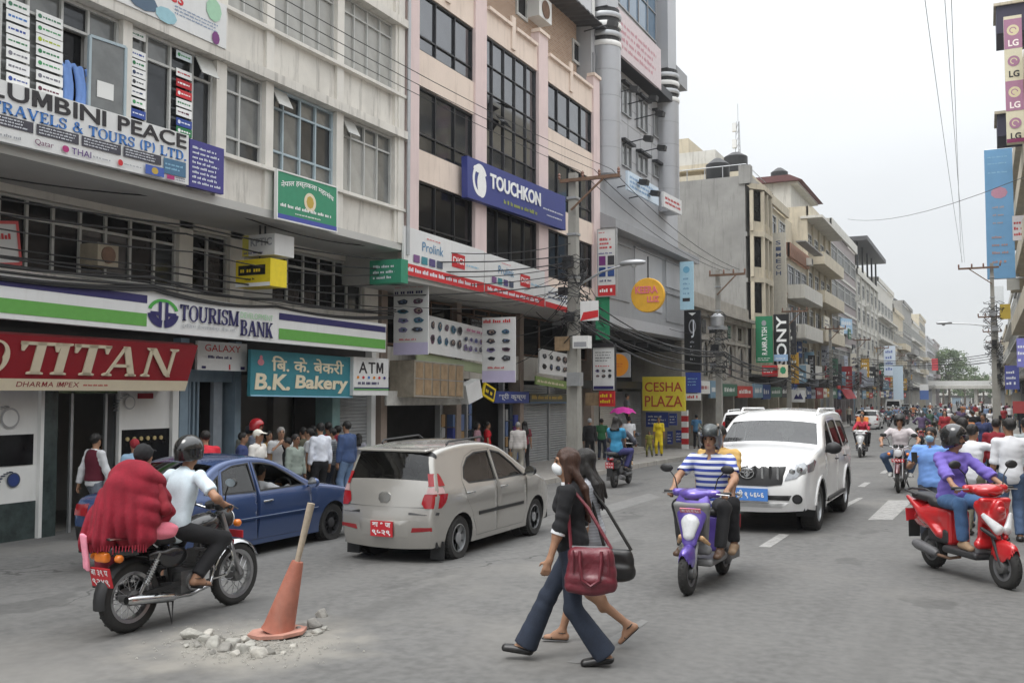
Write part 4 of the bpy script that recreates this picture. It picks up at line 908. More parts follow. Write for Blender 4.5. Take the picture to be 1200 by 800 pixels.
# poles, lamps, cables
POLE=M('pole_concrete',(.32,.31,.28),.9,var=.2,scale=1.5,bump=.2,streak=.4)
def insul(m,x,y,z):m.lathe([(.03,0),(.05,.06),(.035,.1),(.05,.14),(.02,.2)],8,(x,y,z))
def pole(label,x,y,ztop,s=1,arm=1.4,w_=.42,armz=.25,group=None,lamp=None,clutter=True,seed=1,hh=.13):
 g=gz(x,y)+hh;e=thing('utility_pole',label,'pole',(x,y,g),0,group);r=random.Random(seed)
 m=MB();a,b=w_/2,w_*.3;m.add([(x-a,y-a,g-.2),(x+a,y-a,g-.2),(x+a,y+a,g-.2),(x-a,y+a,g-.2),(x-b,y-b,ztop),(x+b,y-b,ztop),(x+b,y+b,ztop),(x-b,y+b,ztop)],[(0,3,2,1),(4,5,6,7),(0,1,5,4),(1,2,6,5),(2,3,7,6),(3,0,4,7)]);m.build('shaft',POLE,e)
 m=MB();m.bar((x-s*.35,y-.2,ztop-armz),(x+s*arm,y-.2,ztop-armz),.08,.1);m.bar((x,y-.2,ztop-armz-.9),(x+s*arm*.7,y-.2,ztop-armz),.05,.05);m.build('cross_arm',RUST,e)
 for k in(-.25,.25,.6,1):
  m=MB();insul(m,x+s*arm*k*.98,y-.2,ztop-armz+.05);m.build('insulator',M('insulator_ceramic',(.2,.1,.07),.3),e)
 for z in(ztop-.8,ztop-1.9,ztop-3.2):
  m=MB();m.box(x-w_*.42,y-w_*.42,z,x+w_*.42,y+w_*.42,z+.07);m.build('band',GALV,e)
 if lamp:
  z,l,rise=lamp;m=MB();pts=[(x,y,z),(x+s*l*.5,y,z+rise*.7),(x+s*l,y,z+rise)];m.tube(pts,.035,6);m.build('lamp_arm',GALV,e)
  hx=x+s*l;q=SDF((hx-.6,y-.3,z+rise-.3),(hx+.6,y+.3,z+rise+.3),.03);q.ell((hx+s*.12,y,z+rise+.02),(.42,.15,.1)).cone((hx-s*.25,y,z+rise),(hx,y,z+rise),.05);q.cut((0,0,z+rise-.05),(0,0,-1))
  o=link('lamp_head',q.mesh('lamp_head',GALV),e);o.location=-PL[e]
  m=MB();m.lathe([(.1,0),(.07,-.06),(.02,-.08)],10,(hx+s*.15,y,z+rise-.045));m.build('lamp_lens',M('lamp_lens',(.5,.52,.52),.2),e)
 if clutter:
  m=MB()
  for k in range(26):
   z0=r.uniform(ztop-5,ztop-2.0);a0=r.uniform(0,6.28);pts=[]
   rad=r.uniform(.2,.55)
   for j in range(9):t=a0+j*.8;pts.append((x+math.cos(t)*rad*r.uniform(.8,1.2),y+math.sin(t)*rad*r.uniform(.8,1.2)-.1,z0+r.uniform(-.2,.2)))
   m.tube(pts,.014,4)
  tag(m.build('cable_coils',CABLE,e),kind='stuff')
  for k in range(3):
   z0=ztop-2.9-.8*k;bw=r.uniform(.1,.17);bx_=x-s*r.uniform(-.05,.25);m=MB();m.box(bx_-bw,y-w_*.5-.2,z0,bx_+bw,y-w_*.5-.02,z0+r.uniform(.2,.34));m.build('junction_box',r.choice((DKMET,GALV,BLACK)),e)
 return e
P1=pole('concrete pole hung with tangled cables and a lamp, in front of the pink office block',XK-.3,26.6,8.75,arm=1.55,w_=.38,lamp=(5.25,1.75,.65),seed=3)
P2=pole('grey pole with a bracket arm in front of the old stucco house',XK-.2,43.6,7.75,arm=1.3,w_=.3,seed=5)
m=MB();m.box(XK-.6,43.2,5.0,XK+.2,43.7,5.15);m.lathe([(.28,5.15),(.3,5.3),(.3,5.6),(.12,5.75)],12,(XK-.2,43.4,0));m.build('transformer',GALV,P2,smooth=40)
PLL=['pole by the green hanging sign on the left pavement','pole in front of the cream bay building','pole in front of the striped block','pole in front of the white canopied block']
PY=[61.0,79.0,97.0,116.0,140.0,165.0]
for i,y in enumerate(PY):pole(PLL[i]if i<4 else 'slim pole far down the left pavement',XK-.2,y,7.4,arm=1.2,w_=.3,seed=10+i,group='poles far down the left pavement' if i>3 else None)
RP=pole('pole on the right pavement with a street lamp reaching over the road',.42,58,9.15,s=-1,arm=1.65,w_=.3,lamp=(5.7,2.3,.25),seed=21)
for i,y in enumerate((74,92,112)):pole('%s of three cable-tangled poles behind the right-hand lamp pole'%('nearest','middle','farthest')[i],.7+.25*i,y,7.6,s=-1,arm=1.1,w_=.28,seed=30+i,group='poles behind the right-hand lamp pole')
def cable(name,label,pts,r_=.012,sag=.3,group=None,n=10,parent=None):
 m=MB();P=[]
 for a,b in zip(pts,pts[1:]):
  a,b=Vector(a),Vector(b)
  for i in range(n):t=i/n;P.append(a.lerp(b,t)-Vector((0,0,4*sag*t*(1-t))))
 P.append(Vector(pts[-1]));m.tube(P,r_,5)
 o=m.build(name,CABLE);tag(o,label,'cable',group);return o
rc=random.Random(8);ORD=('lowest','second lowest','third lowest','middle','third highest','second highest','highest')
for k,(dx,z)in enumerate(((.3,8.75),(.75,8.75),(1.3,8.7))):
 cable('overhead_wire','%s of three thin wires strung high along the fronts left of the tall pole'%('innermost','middle','outermost')[k],[(XK-.3+dx,26.4,z),(XK-.5+dx*.6,2,z+.35)],.008,.35,'high wires left of the tall pole')
 cable('overhead_wire','thin high wire between the tall pole and the next pole',[(XK-.3+dx,26.4,z),(XK-.2+dx*.8,43.4,7.7)],.011,.4,'high wires between the first two poles')
for k in range(7):
 z=4.0+.22*k+rc.uniform(-.1,.1);cable('low_cable','%s of seven slack cables strung from the tall pole across the shop fronts'%ORD[k],[(XK-.35,26.5,z+1.2),(-12.9+rc.uniform(-.3,.5),19.4,z+.25),(-13.0+rc.uniform(-.3,.4),13,z+rc.uniform(-.1,.3)),(-13.2+rc.uniform(-.2,.4),5,z)],rc.choice((.009,.013,.018)),rc.uniform(.05,.28),'slack cables across the shop fronts')
for k in range(6):
 z=3.86+.05*k;cable('cable_bundle','%s of six sagging cables along the top of the long bank signboard'%ORD[k],[(-13.0+rc.uniform(-.12,.1),19.8,z+.1),(-12.98+rc.uniform(-.1,.1),15.5,z+rc.uniform(-.03,.1)),(-13.0,12.2,z+rc.uniform(0,.12)),(-13.0+rc.uniform(-.1,.1),7.5,z+rc.uniform(0,.1))],rc.choice((.015,.022,.028)),rc.uniform(.02,.12),'cables along the bank signboard')
allp=[(XK-.3,26.6)]+[(XK-.2,43.6)]+[(XK-.2,y)for y in PY]+[(XK-.2,250)]
for k in range(7):
 z=3.5+rc.uniform(-.25,.5);pts=[(x+rc.uniform(-.2,.3),y,z+(1.0 if i==0 else 0)+rc.uniform(-.15,.15))for i,(x,y)in enumerate(allp)]
 cable('cable_bundle','%s of seven heavy cables sagging from pole to pole down the left pavement'%ORD[k],pts,.022 if k<4 else.035,rc.uniform(.3,.8),'heavy cables between the left poles')
for k in range(30):
 a=(XK-.3+rc.uniform(-.2,.2),26.6,rc.uniform(4.2,6.0));b=(XR+rc.uniform(0,1.6),rc.uniform(22,42),rc.uniform(2.9,5.0))
 cable('service_cable','loose service cable running from the tall pole to the shop fronts',[a,b],rc.choice((.008,.012)),rc.uniform(.1,.5),'service cables of the tall pole')
for k in range(9):
 a=(XK-.2+rc.uniform(-.2,.2),43.6,rc.uniform(3.6,5.4));b=(-12.4+rc.uniform(-.6,.3),rc.uniform(34,56),rc.uniform(3.2,6.0))
 cable('service_cable','loose service cable fanning out from the second pole',[a,b],.01,rc.uniform(.1,.4),'service cables of the second pole')
cable('crossing_wire','wire sloping across the street between the roofs, a scrap of plastic caught on it',[(-12,100,19.4),(3,40,10.7)],.016,.9)
for k,(x0,x1)in enumerate(((-.35,-.15),(-1.0,-.75),(-.9,-.35))):
 cable('overhead_wire','thin wire rising over the road, %s of three at the right-hand pole'%('leftmost','middle','rightmost')[k],[(x0 if k else-1.05,57.8,9.25),(x1,4,9.6)],.006,.5,'wires over the road from the right-hand pole')
for k in range(5):
 cable('cable_bundle','dark cable looping along the right-hand poles',[(.42+rc.uniform(-.1,.2),58,rc.uniform(5.2,7)),(.7,74,rc.uniform(4.5,6)),(.95,92,rc.uniform(4.5,6)),(1.2,112,5),(1.5,240,5.2)],.02,rc.uniform(.3,1),'cables along the right-hand poles')
for k in range(5):
 cable('cable_bundle','dark cable crossing the far street below the rooftops',[(XK-.2,97+6*k,5.2+rc.uniform(-.3,.3)),(.6,90+6*k,5.4+rc.uniform(-.3,.3))],.03,rc.uniform(.2,.6),'cables crossing the far street')
MST=thing('roof_mast','slim lattice radio mast on the cream block roof','mast',(-15.5,68,17))
m=MB();z=17
for dx,dy in((-.25,-.2),(.25,-.2),(0,.25)):m.tube([(-15.5+dx,68+dy,17),(-15.5+dx*.4,68+dy*.4,21.5)],.025,4)
for i in range(9):
 a=17+i*.5;f=1-.6*i/9;m.tube([(-15.5-.25*f,68-.2*f,a),(-15.5+.25*f,68-.2*f,a+.5)],.018,4);m.tube([(-15.5+.25*f,68-.2*f,a),(-15.5,68+.25*f,a+.5)],.018,4)
m.tube([(-15.5,68,21.5),(-15.5,68,22.8)],.02,4);m.build('lattice',GALV,MST)
m=MB()
for z in(18.2,19.6,20.8):m.box(-15.9,67.8,z,-15.6,68.1,z+.6)
m.build('antenna_panel',WHITE,MST)
# signs, boards and banners
INKS={k:Mc(v,.55,var=.04)for k,v in dict(white=(240,240,238),cream=(225,212,185),dark=(38,34,38),navy=(38,34,92),blue=(58,118,190),red=(196,38,44),green=(70,160,66),deepred=(142,24,34),yellow=(236,206,30),grey=(150,152,156),black=(20,20,22),orange=(222,140,30),sky=(150,195,220),violet=(60,56,130),magenta=(170,40,110),teal=(38,130,130),leaf=(40,140,96),pale=(222,226,232),lilac=(196,188,216),gold=(190,160,70),brown=(90,60,40)).items()}
I=INKS
BW=M('banner_white',(.7,.7,.69),.6,var=.05,scale=1.5,streak=.25,streak_col=(.42,.4,.36))
def fs(name,label,L,Rr,X,mat,t=.08,cat='sign',group=None,rim=None):
 """sign lying in the plane X: L and Rr = (px, top, bottom) at its left and right edge"""
 bl,br=onX(L[0],L[2],X),onX(Rr[0],Rr[2],X);tl,tr=onX(L[0],L[1],X),onX(Rr[0],Rr[1],X)
 return Sign(name,label,cat,bl,br-bl,(0,0,1),(br-bl).length,((tl-bl).length+(tr-br).length)/2,mat,t,group,rim=rim)
def bs(name,label,x0,y0,x1,y1,Y,mat,t=.14,cat='sign',group=None,rim=None):
 """sign standing square across the pavement at distance Y, facing up the street"""
 a,b=onY(x0,y1,Y),onY(x1,y0,Y);return Sign(name,label,cat,a,(1,0,0),(0,0,1),b.x-a.x,b.z-a.z,mat,t,group,rim=rim)
L_=fs('travel_agency_sign','long white travel agency board lettered LUMBINI PEACE, left edge of the photo',(-22,82,160),(221,162,217),-12.2,BW,.1)
w_,h=L_.w,L_.h
def ax(sg,px,py,X):
 return(onX(px,py,X)-sg.o).dot(sg.r)
q=lambda px:ax(L_,px,130,-12.2)
L_.text('LUMBINI',q(-14),h*.70,q(124),h*.98,I['dark'],.012,thick=.01);L_.text('PEACE',q(138),h*.70,q(218),h*.98,I['dark'],.012,thick=.01)
L_.text('TRAVELS & TOURS (P) LTD.',q(-12),h*.46,q(218),h*.645,I['blue'],serif=True,thick=.008)
xs_=[q(-20),q(41),q(94),q(143),q(190)]
for i in range(4):
 L_.rect(xs_[i]+.02,h*.25,xs_[i+1]-.03,h*.43,Mc((62,60,70),.5),'panel');L_.greek(xs_[i]+.06,h*.27,xs_[i+1]-.08,h*.42,3,I['pale'],30+i)
L_.rect(q(191),h*.12,q(217),h*.42,Mc((70,110,140),.5),'picture');L_.greek(q(193),h*.2,q(215),h*.36,2,I['sky'],4)
L_.text('Qatar',q(40),h*.06,q(62),h*.17,Mc((110,60,90),.6));L_.text('THAI',q(83),h*.06,q(106),h*.17,Mc((90,60,120),.6),.01)
L_.disc(q(76),h*.12,.06,.05,I['magenta']);L_.greek(q(-10),h*.06,q(34),h*.16,1,I['grey'],6);L_.greek(q(108),h*.07,q(132),h*.14,1,I['grey'],7)
L_.disc(q(140),h*.11,.05,.05,I['red']);L_.greek(q(144),h*.08,q(166),h*.14,1,I['grey'],8)
L_.rect(q(169),h*.0+.02,q(191),h*.2,Mc((60,90,170),.5),'panel');L_.disc((q(169)+q(191))/2,h*.11,.07,.055,I['gold'])
L_.rect(q(194),h*.02,q(203),h*.1,I['magenta'],'panel');L_.greek(q(204),h*.02,q(217),h*.1,2,I['navy'],9)
Bs=fs('blue_list_sign','blue-violet board with a white list of services, right of the travel agency board',(222,163,218),(262,174,228),-12.19,Mc((62,58,130),.5),.08)
Bs.greek(.06,.06,Bs.w-.06,Bs.h-.08,8,I['pale'],5,.62)
Tb=fs('advertising_board','big white picture board with red writing, cut off by the top edge',(118,-60,-8),(265,0,58),-12.22,BW,.08)
Tb.text('Activities',Tb.w*.1,Tb.h*.5,Tb.w*.62,Tb.h*.86,I['red'],.012);Tb.greek(Tb.w*.55,Tb.h*.26,Tb.w*.95,Tb.h*.48,3,Mc((120,140,170),.6),3)
for i,(x,y,rx,ry,c)in enumerate(((.14,.3,.16,.1,(110,140,160)),(.3,.22,.2,.1,(80,100,120)),(.48,.14,.15,.09,(150,190,200)),(.88,.75,.12,.14,(160,200,170)),(.9,.14,.06,.08,(120,60,120)))):Tb.disc(Tb.w*x,Tb.h*y,rx*1.6,ry*1.5,Mc(c,.6),'picture',9)
Gs=fs('green_board','green painted board with arched white lettering and a round yellow crest, under the upper windows',(325,199,255),(394,221,271),-12.2,Mc((58,140,106),.6),.06,rim=WHITE)
Gs.text('नेपाल हस्तकला महासंघ',.1,Gs.h*.62,Gs.w-.1,Gs.h*.8,I['white'],.012,curve=.14);Gs.disc(Gs.w*.53,Gs.h*.5,.19,.19,I['cream']);Gs.disc(Gs.w*.53,Gs.h*.5,.12,.13,I['gold'],n=8)
Gs.greek(.08,Gs.h*.24,Gs.w-.06,Gs.h*.36,1,I['white'],3,.75);Gs.greek(Gs.w*.28,Gs.h*.14,Gs.w*.75,Gs.h*.21,1,I['white'],4);Gs.rect(0,0,Gs.w,Gs.h*.1,Mc((70,80,160),.6),'stripe')
BC_=thing('hanging_clothes','pale blue clothes hung in the open casement window beside the airline cards','clothes',onX(90,86,-12.49));o=PL[BC_];q=SDF((-.1,-.45,-.75),(.12,.45,.35),.018)
q.cone((0,-.16,.3),(0,-.16,-.62),.1,.11,.02,squash=((1,0,0),.3)).cone((0,.05,.3),(.02,.06,-.7),.1,.1,.02,squash=((1,0,0),.3)).cone((0,.2,.3),(0,.2,-.5),.07,.08,.02,squash=((1,0,0),.3));q.cut((0,0,.12),(0,.1,1));q.wob(lambda X,Y,Z:.013*np.sin(55*Y+3*np.sin(5*Z)));link('cloth',q.mesh('cloth',Mc((112,146,206),.85)),BC_)
m=MB();m.tube([(o.x,o.y-.35,o.z+.12),(o.x,o.y+.35,o.z+.12)],.008,4);m.build('cord',CABLE,BC_)
FB_=thing('air_cooler','beige window air cooler jutting from the dark mezzanine window band','air cooler',onX(115,300,-14.0));o=PL[FB_];m=MB();m.box(o.x-.2,o.y-.22,o.z-.2,o.x+.25,o.y+.22,o.z+.2);m.build('case',M('beige_metal',(.38,.33,.25),.7,var=.2),FB_);m=MB();m.lathe([(.15,0),(.15,.02)],14,(o.x+.25,o.y,o.z),(1,0,0));m.build('grille',RUST,FB_)
Hy=14.9
Wb=bs('hanging_sign','white hanging box sign with grey lettering and a yellow strip, above the yellow one',284,273,322,301,Hy,BW,.6);Wb.rect(0,0,Wb.w*.2,Wb.h,Mc((206,196,90),.6),'strip');Wb.text('KPTIC',Wb.w*.26,Wb.h*.45,Wb.w*.92,Wb.h*.82,I['grey'],.03);Wb.greek(Wb.w*.05,.03,Wb.w*.7,Wb.h*.25,1,I['violet'],3)
Yb=bs('hanging_sign','yellow hanging box sign with a black panel, below the white one',276,302,317,337,Hy-.1,Mc((232,208,40),.5),.5);Yb.rect(Yb.w*.08,Yb.h*.42,Yb.w*.86,Yb.h*.78,I['black'],'panel');Yb.greek(Yb.w*.14,Yb.h*.48,Yb.w*.8,Yb.h*.72,1,I['yellow'],4,.8);Yb.rect(0,0,Yb.w,Yb.h*.14,I['white'],'strip');Yb.greek(Yb.w*.3,Yb.h*.22,Yb.w*.6,Yb.h*.36,1,I['dark'],8)
for s_,x in((Wb,.1),(Yb,.1)):
 m=MB();p=s_.o+Vector((s_.w*.5,.2,s_.h));m.tube([p,p+Vector((0,0,.75))],.02,5);m.build('hanger',DKMET,s_.e)
XT=-13.05
T=fs('bank_sign','long white bank signboard with blue and green stripes lettered TOURISM BANK',(-40,322,369),(452,374,413),XT,BW,.16)
q=lambda px,py=365:ax(T,px,py,XT);h=T.h
for a,b in((q(-40)+.02,q(172)),(q(327),T.w-.03)):
 T.rect(a,h*.70,b,h*.90,I['navy'],'stripe');T.rect(a,h*.12,b,h*.44,Mc((96,160,72),.55),'stripe')
cx=q(191);T.disc(cx,h*.5,.36,h*.36,I['green'],r0=.78,a0=15,a1=165);T.disc(cx,h*.5,.36,h*.38,I['navy'],r0=.5,a0=185,a1=265);T.disc(cx,h*.5,.36,h*.38,I['navy'],r0=.5,a0=275,a1=355)
T.rect(cx-.11,h*.3,cx-.04,h*.78,I['navy'],'emblem');T.rect(cx+.04,h*.3,cx+.11,h*.78,I['navy'],'emblem');T.rect(cx-.3,h*.42,cx-.1,h*.52,I['navy'],'emblem');T.rect(cx+.1,h*.42,cx+.3,h*.52,I['navy'],'emblem')
T.text('TOURISM',q(210),h*.36,q(279),h*.78,I['navy'],serif=True,thick=.012);T.text('BANK',q(281),h*.12,q(319),h*.56,I['navy'],serif=True,thick=.012)
T.text('DEVELOPMENT',q(281),h*.62,q(319),h*.78,Mc((150,200,150),.6));T.text('टुरिजम डेभलपमेन्ट बैंक लि.',q(212),h*.16,q(277),h*.29,I['grey'])
for px in(30,130,250,350,430):
 y=onX(px,350,XT).y;m=MB();m.bar((XT-.16,y,T.o.z+h*.7),(-14.2,y,T.o.z+h*.9),.05,.05);m.build('bracket',RUST,T.e)
a=onX(-30,453,-13.55);b=onX(211,461,-13.55);tp=onX(224,407,-13.2)
Ti=Sign('watch_shop_sign','dark red watch shop signboard with big cream letters TITAN, leaning forward','sign',Vector((-13.55,a.y,(a.z+b.z)/2)),(0,1,0),(.32,0,.87),b.y-a.y+.12,.9,M('sign_red',S(150,24,36),.5,var=.08,scale=3),.14)
q=lambda px:(onX(px,425,-13.35)-Ti.o).dot(Ti.r);h=Ti.h
Ti.rect(0,0,Ti.w,h*.22,I['cream'],'strip');Ti.text('DHARMA IMPEX',q(28),h*.07,q(101),h*.165,I['deepred'],.006);Ti.greek(q(106),h*.08,q(137),h*.15,1,I['red'],3)
for ch,p0,p1 in(('T',20,68),('I',62,82),('T',83,126),('A',123,162),('N',168,205)):Ti.text(ch,q(p0),h*.31,q(p1),h*.90,I['cream'],serif=True,thick=.02)
Ti.text('O',q(-26),h*.31,q(10),h*.90,I['cream'],serif=True,thick=.02)
m=MB();m.prism([(-.05,0),(.32,.87),(-.6,.87),(-.6,0)],(Ti.o.x,Ti.o.y+Ti.w-.02,Ti.o.z),(1,0,0),(0,0,1),(0,-.03,0));m.build('side_cheek',RUST,Ti.e)
m=MB();m.box(-14.2,Ti.o.y,Ti.o.z+.82,-13.3,Ti.o.y+Ti.w,Ti.o.z+.86);m.build('top_sheet',TIN,Ti.e)
Gx=fs('small_shop_sign','small white board with red and blue print, between the watch shop and the bakery signs',(231,399,433),(289,403,435),-13.7,BW,.06)
Gx.text('GALAXY',Gx.w*.14,Gx.h*.66,Gx.w*.86,Gx.h*.9,I['red'],0,serif=False);Gx.greek(Gx.w*.2,Gx.h*.38,Gx.w*.8,Gx.h*.56,1,I['navy'],5,.7);Gx.rect(Gx.w*.62,.02,Gx.w*.65,Gx.h*.22,I['red'],'mark');Gx.rect(Gx.w*.08,.03,Gx.w*.16,Gx.h*.14,I['navy'],'mark');Gx.rect(Gx.w*.86,.03,Gx.w*.95,Gx.h*.16,I['navy'],'mark')
BK=fs('bakery_sign','teal signboard with cream hand lettering B.K. Bakery in two scripts',(293,410,464),(413,418,466),-13.45,M('teal_sign',S(52,126,138),.6,var=.12,scale=3),.08)
q=lambda px:(onX(px,440,-13.45)-BK.o).dot(BK.r);h=BK.h
BK.text('िब. के. बेकरी',q(318),h*.56,q(402),h*.90,I['cream'],.018,thick=.008)
BK.text('B.K.',q(299),h*.14,q(340),h*.50,I['cream'],.03,shear=.12,thick=.01);BK.text('Bakery',q(346),h*.1,q(407),h*.5,I['cream'],.03,shear=.12,thick=.01)
BK.disc(q(305),h*.74,.1,.07,Mc((190,120,130),.6));BK.disc(q(305),h*.84,.045,.05,Mc((190,120,130),.6));BK.rect(0,0,BK.w,h*.03,I['sky'],'edge_strip')
AT=fs('cash_machine_sign','white lightbox lettered ATM with coloured marks, at the right end of the bakery sign',(414,418,463),(455,420,463),-13.35,BW,.25)
AT.text('ATM',AT.w*.14,AT.h*.58,AT.w*.84,AT.h*.88,I['dark'],.012)
for i,c in enumerate(('orange','red','blue','orange','red','violet')):AT.disc(AT.w*(.12+.15*i),AT.h*.47,.05,.035,I[c],n=10)
AT.greek(AT.w*.12,AT.h*.26,AT.w*.75,AT.h*.4,1,I['navy'],4,.8);AT.rect(0,AT.h*.14,AT.w,AT.h*.17,I['green'],'stripe');AT.rect(0,AT.h*.18,AT.w,AT.h*.21,I['navy'],'stripe')
Gb=bs('green_hanging_sign','green box sign with faded white writing at the corner of the concrete block',433,303,470,333,18.6,Mc((50,134,104),.6),.3)
Gb.greek(.1,Gb.h*.15,Gb.w-.05,Gb.h*.85,3,I['pale'],5,.6)
Rp=fs('notice_board','white notice framed in red hung in the dark window band at the left edge',(-20,256,312),(26,262,311),-14.08,BW,.05);Rp.greek(.3,Rp.h*.55,Rp.w-.1,Rp.h*.75,1,I['red'],3,.8)
for a,b,c,d in((0,0,Rp.w,.05),(0,Rp.h-.05,Rp.w,Rp.h),(Rp.w-.05,.05,Rp.w,Rp.h-.05)):Rp.rect(a,b,c,d,Mc((210,90,90),.6),'border')
def banner(L,Rr,label,seed):
 b=fs('product_banner',label,L,Rr,-12.28,BW,.06);h=b.h;w_=b.w
 b.rect(0,0,w_,h*.24,I['red'],'stripe');b.greek(w_*.04,h*.06,w_*.97,h*.2,1,I['pale'],seed,.8)
 b.rect(w_*.56,h*.42,w_*.73,h*.74,I['red'],'panel');b.text('DIGI',w_*.575,h*.52,w_*.715,h*.66,I['white'],.02);b.greek(w_*.75,h*.5,w_*.93,h*.6,1,I['sky'],seed+1,.7)
 b.text('Prolink',w_*.2,h*.58,w_*.45,h*.78,Mc((70,130,170),.6),.0);b.greek(w_*.25,h*.84,w_*.45,h*.9,1,I['red'],seed+2)
 for i,c in enumerate(((120,80,130),(60,130,140),(80,70,120),(70,80,100))):b.rect(w_*(.1+.09*i),h*.3,w_*(.17+.09*i),h*.46,Mc(c,.5),'picture')
 return b
banner((473,263,321),(567,295,343),'left section of the white and red product banner along the pink block',3)
banner((568,296,343),(638,318,360),'middle section of the white and red product banner along the pink block',13)
b3=fs('product_banner','small ragged end section of the white and red product banner, beside the pole',(639,334,359),(671,344,368),-12.25,BW,.06);b3.rect(0,0,b3.w,b3.h*.25,I['red'],'stripe');b3.greek(.2,b3.h*.4,b3.w-.2,b3.h*.85,2,Mc((70,90,120),.6),3)
TK=fs('phone_brand_sign','long blue signboard lettered TOUCHKON across the pink block',(548,180,231),(663,233,270),-12.1,Mc((52,62,130),.45),.18)
q=lambda px:(onX(px,225,-12.1)-TK.o).dot(TK.r);h=TK.h
TK.disc(q(562.5),h*.52,.42,.44,I['white'],r0=.72,a0=25,a1=300);TK.disc(q(564.5),h*.43,.26,.36,I['white']);TK.disc(q(561),h*.78,.3,.1,I['white'])
TK.text('TOUCHKON',q(574),h*.42,q(633),h*.80,I['white'],.028,thick=.015);TK.greek(q(590),h*.12,q(633),h*.28,1,Mc((150,160,70),.5),7,.8);TK.greek(q(636),h*.38,q(661),h*.46,1,I['pale'],3,.7);TK.greek(q(640),h*.22,q(659),h*.3,1,I['pale'],4,.7)
def products(s_,x0,y0,x1,y1,nx,ny,seed,cols=((40,46,60),(90,60,80),(40,90,110),(60,60,66),(120,110,150))):
 r=random.Random(seed)
 for i in range(nx):
  for j in range(ny):
   cx=x0+(x1-x0)*(i+.5)/nx;cy=y0+(y1-y0)*(j+.5)/ny;rx=(x1-x0)/nx*r.uniform(.3,.44);ry=(y1-y0)/ny*r.uniform(.25,.42);k=r.randint(5,9);a0=r.random()*6
   s_.poly([(cx+rx*math.cos(a0+6.283*t/k)*r.uniform(.7,1.1),cy+ry*math.sin(a0+6.283*t/k)*r.uniform(.7,1.1))for t in range(k)],Mc(r.choice(cols),.5),'picture');s_.poly([(cx+rx*(.1+.5*math.cos(a0+6.283*t/k+.4)),cy+ry*(.1+.5*math.sin(a0+6.283*t/k+.4)))for t in range(k)],Mc(r.choice(((120,124,130),(24,26,32),(150,130,120),(90,110,140))),.4),'picture');s_.disc(cx+rx*.2,cy,rx*.22,ry*.3,I['dark'],'picture',8)
def hang(s_,X1):
 m=MB();
 for f in(.12,.88):p=s_.pt(s_.w*f,s_.h,-.05)+s_.o;m.bar(p-Vector((0,0,.1)),(X1,p.y+.3,p.z+.25),.03)
 m.build('hanger',RUST,s_.e)
A1=bs('product_poster','tall hanging poster of cameras with a lilac foot, left of the long picture board',461,330,502,416,20.6,BW,.03);A1.rect(0,0,A1.w,A1.h*.17,I['lilac'],'foot_strip');products(A1,.05,A1.h*.28,A1.w-.05,A1.h*.8,2,4,3);A1.greek(.06,A1.h*.92,A1.w-.06,A1.h*.98,1,I['red'],3,.8);A1.greek(.06,A1.h*.83,A1.w-.06,A1.h*.9,1,I['navy'],4,.9);A1.greek(.2,A1.h*.19,A1.w*.8,A1.h*.24,1,I['red'],5);hang(A1,-14.1)
A2=fs('product_board','long board with two rows of camera pictures above the boarded sign',(500,374,413),(570,381,425),-13.3,BW,.05);products(A2,.1,A2.h*.2,A2.w*.55,A2.h*.95,5,2,5);products(A2,A2.w*.56,A2.h*.2,A2.w-.1,A2.h*.7,5,2,6,((80,80,140),(60,60,80),(110,90,140)));A2.greek(A2.w*.58,A2.h*.76,A2.w*.94,A2.h*.9,1,I['magenta'],3,.8)
A2b=fs('green_board_strip','faded green strip board below the long picture board',(488,413,424),(568,426,438),-13.4,Mc((150,160,128),.8),.05)
A3=bs('product_poster','tall hanging poster of cameras with a lilac foot, right of the long picture board',565,371,604,448,24.2,BW,.03);A3.rect(0,0,A3.w,A3.h*.18,I['lilac'],'foot_strip');products(A3,.05,A3.h*.3,A3.w-.05,A3.h*.84,2,4,7);A3.greek(.06,A3.h*.9,A3.w-.06,A3.h*.98,1,I['red'],3,.8);A3.greek(.2,A3.h*.2,A3.w*.8,A3.h*.26,1,I['red'],5);hang(A3,-14.1)
A4=fs('dark_price_board','small dark board half hidden behind the right camera poster',(552,370,385),(571,372,386),-13.9,I['dark'],.05);A4.greek(.05,.05,A4.w-.05,A4.h-.05,2,I['grey'],3)
Wz=fs('boarded_sign_box','weathered sign box boarded with brown panels, over the dark shop',(485,422,465),(543,427,467),-13.1,M('weathered_panel',(.3,.26,.2),.9,var=.3,scale=4,streak=.5),.75)
for i in range(6):Wz.rect(Wz.w*(.03+.16*i),Wz.h*.52,Wz.w*(.165+.16*i),Wz.h*.94,M('brown_board',(.29,.2,.115),.85,var=.35,scale=5,streak=.5),'plank');Wz.rect(Wz.w*(.03+.16*i),Wz.h*.07,Wz.w*(.165+.16*i),Wz.h*.49,M('brown_board',(.29,.2,.115)),'plank')
for i in range(3):Wz.rect(0,Wz.h*(.02+.48*i)-.0,Wz.w,Wz.h*(.035+.48*i),GALV,'batten')
Wy=fs('blank_white_board','dirty white board strip under the boarded sign box',(453,453,475),(543,463,474),-13.6,M('dirty_white',(.5,.49,.46),.85,var=.2,streak=.5),.06)
a=onX(562,462,-13.0);Kb=Sign('tilted_white_box','small white box sign hanging askew beside the boarded sign','sign',a+Vector((-.1,-.45,-.28)),(.25,1,.35),(0,-.3,1),.62,.55,BW,.3)
Kc=Sign('tilted_yellow_sign','small yellow and black sign hanging askew beside the white box','sign',a+Vector((0,.2,-.02)),(.1,1,-.35),(0,.3,1),.62,.4,I['yellow'],.06);Kc.rect(.06,.06,.56,.34,I['black'],'panel');Kc.greek(.1,.1,.52,.3,1,I['yellow'],4,.8)
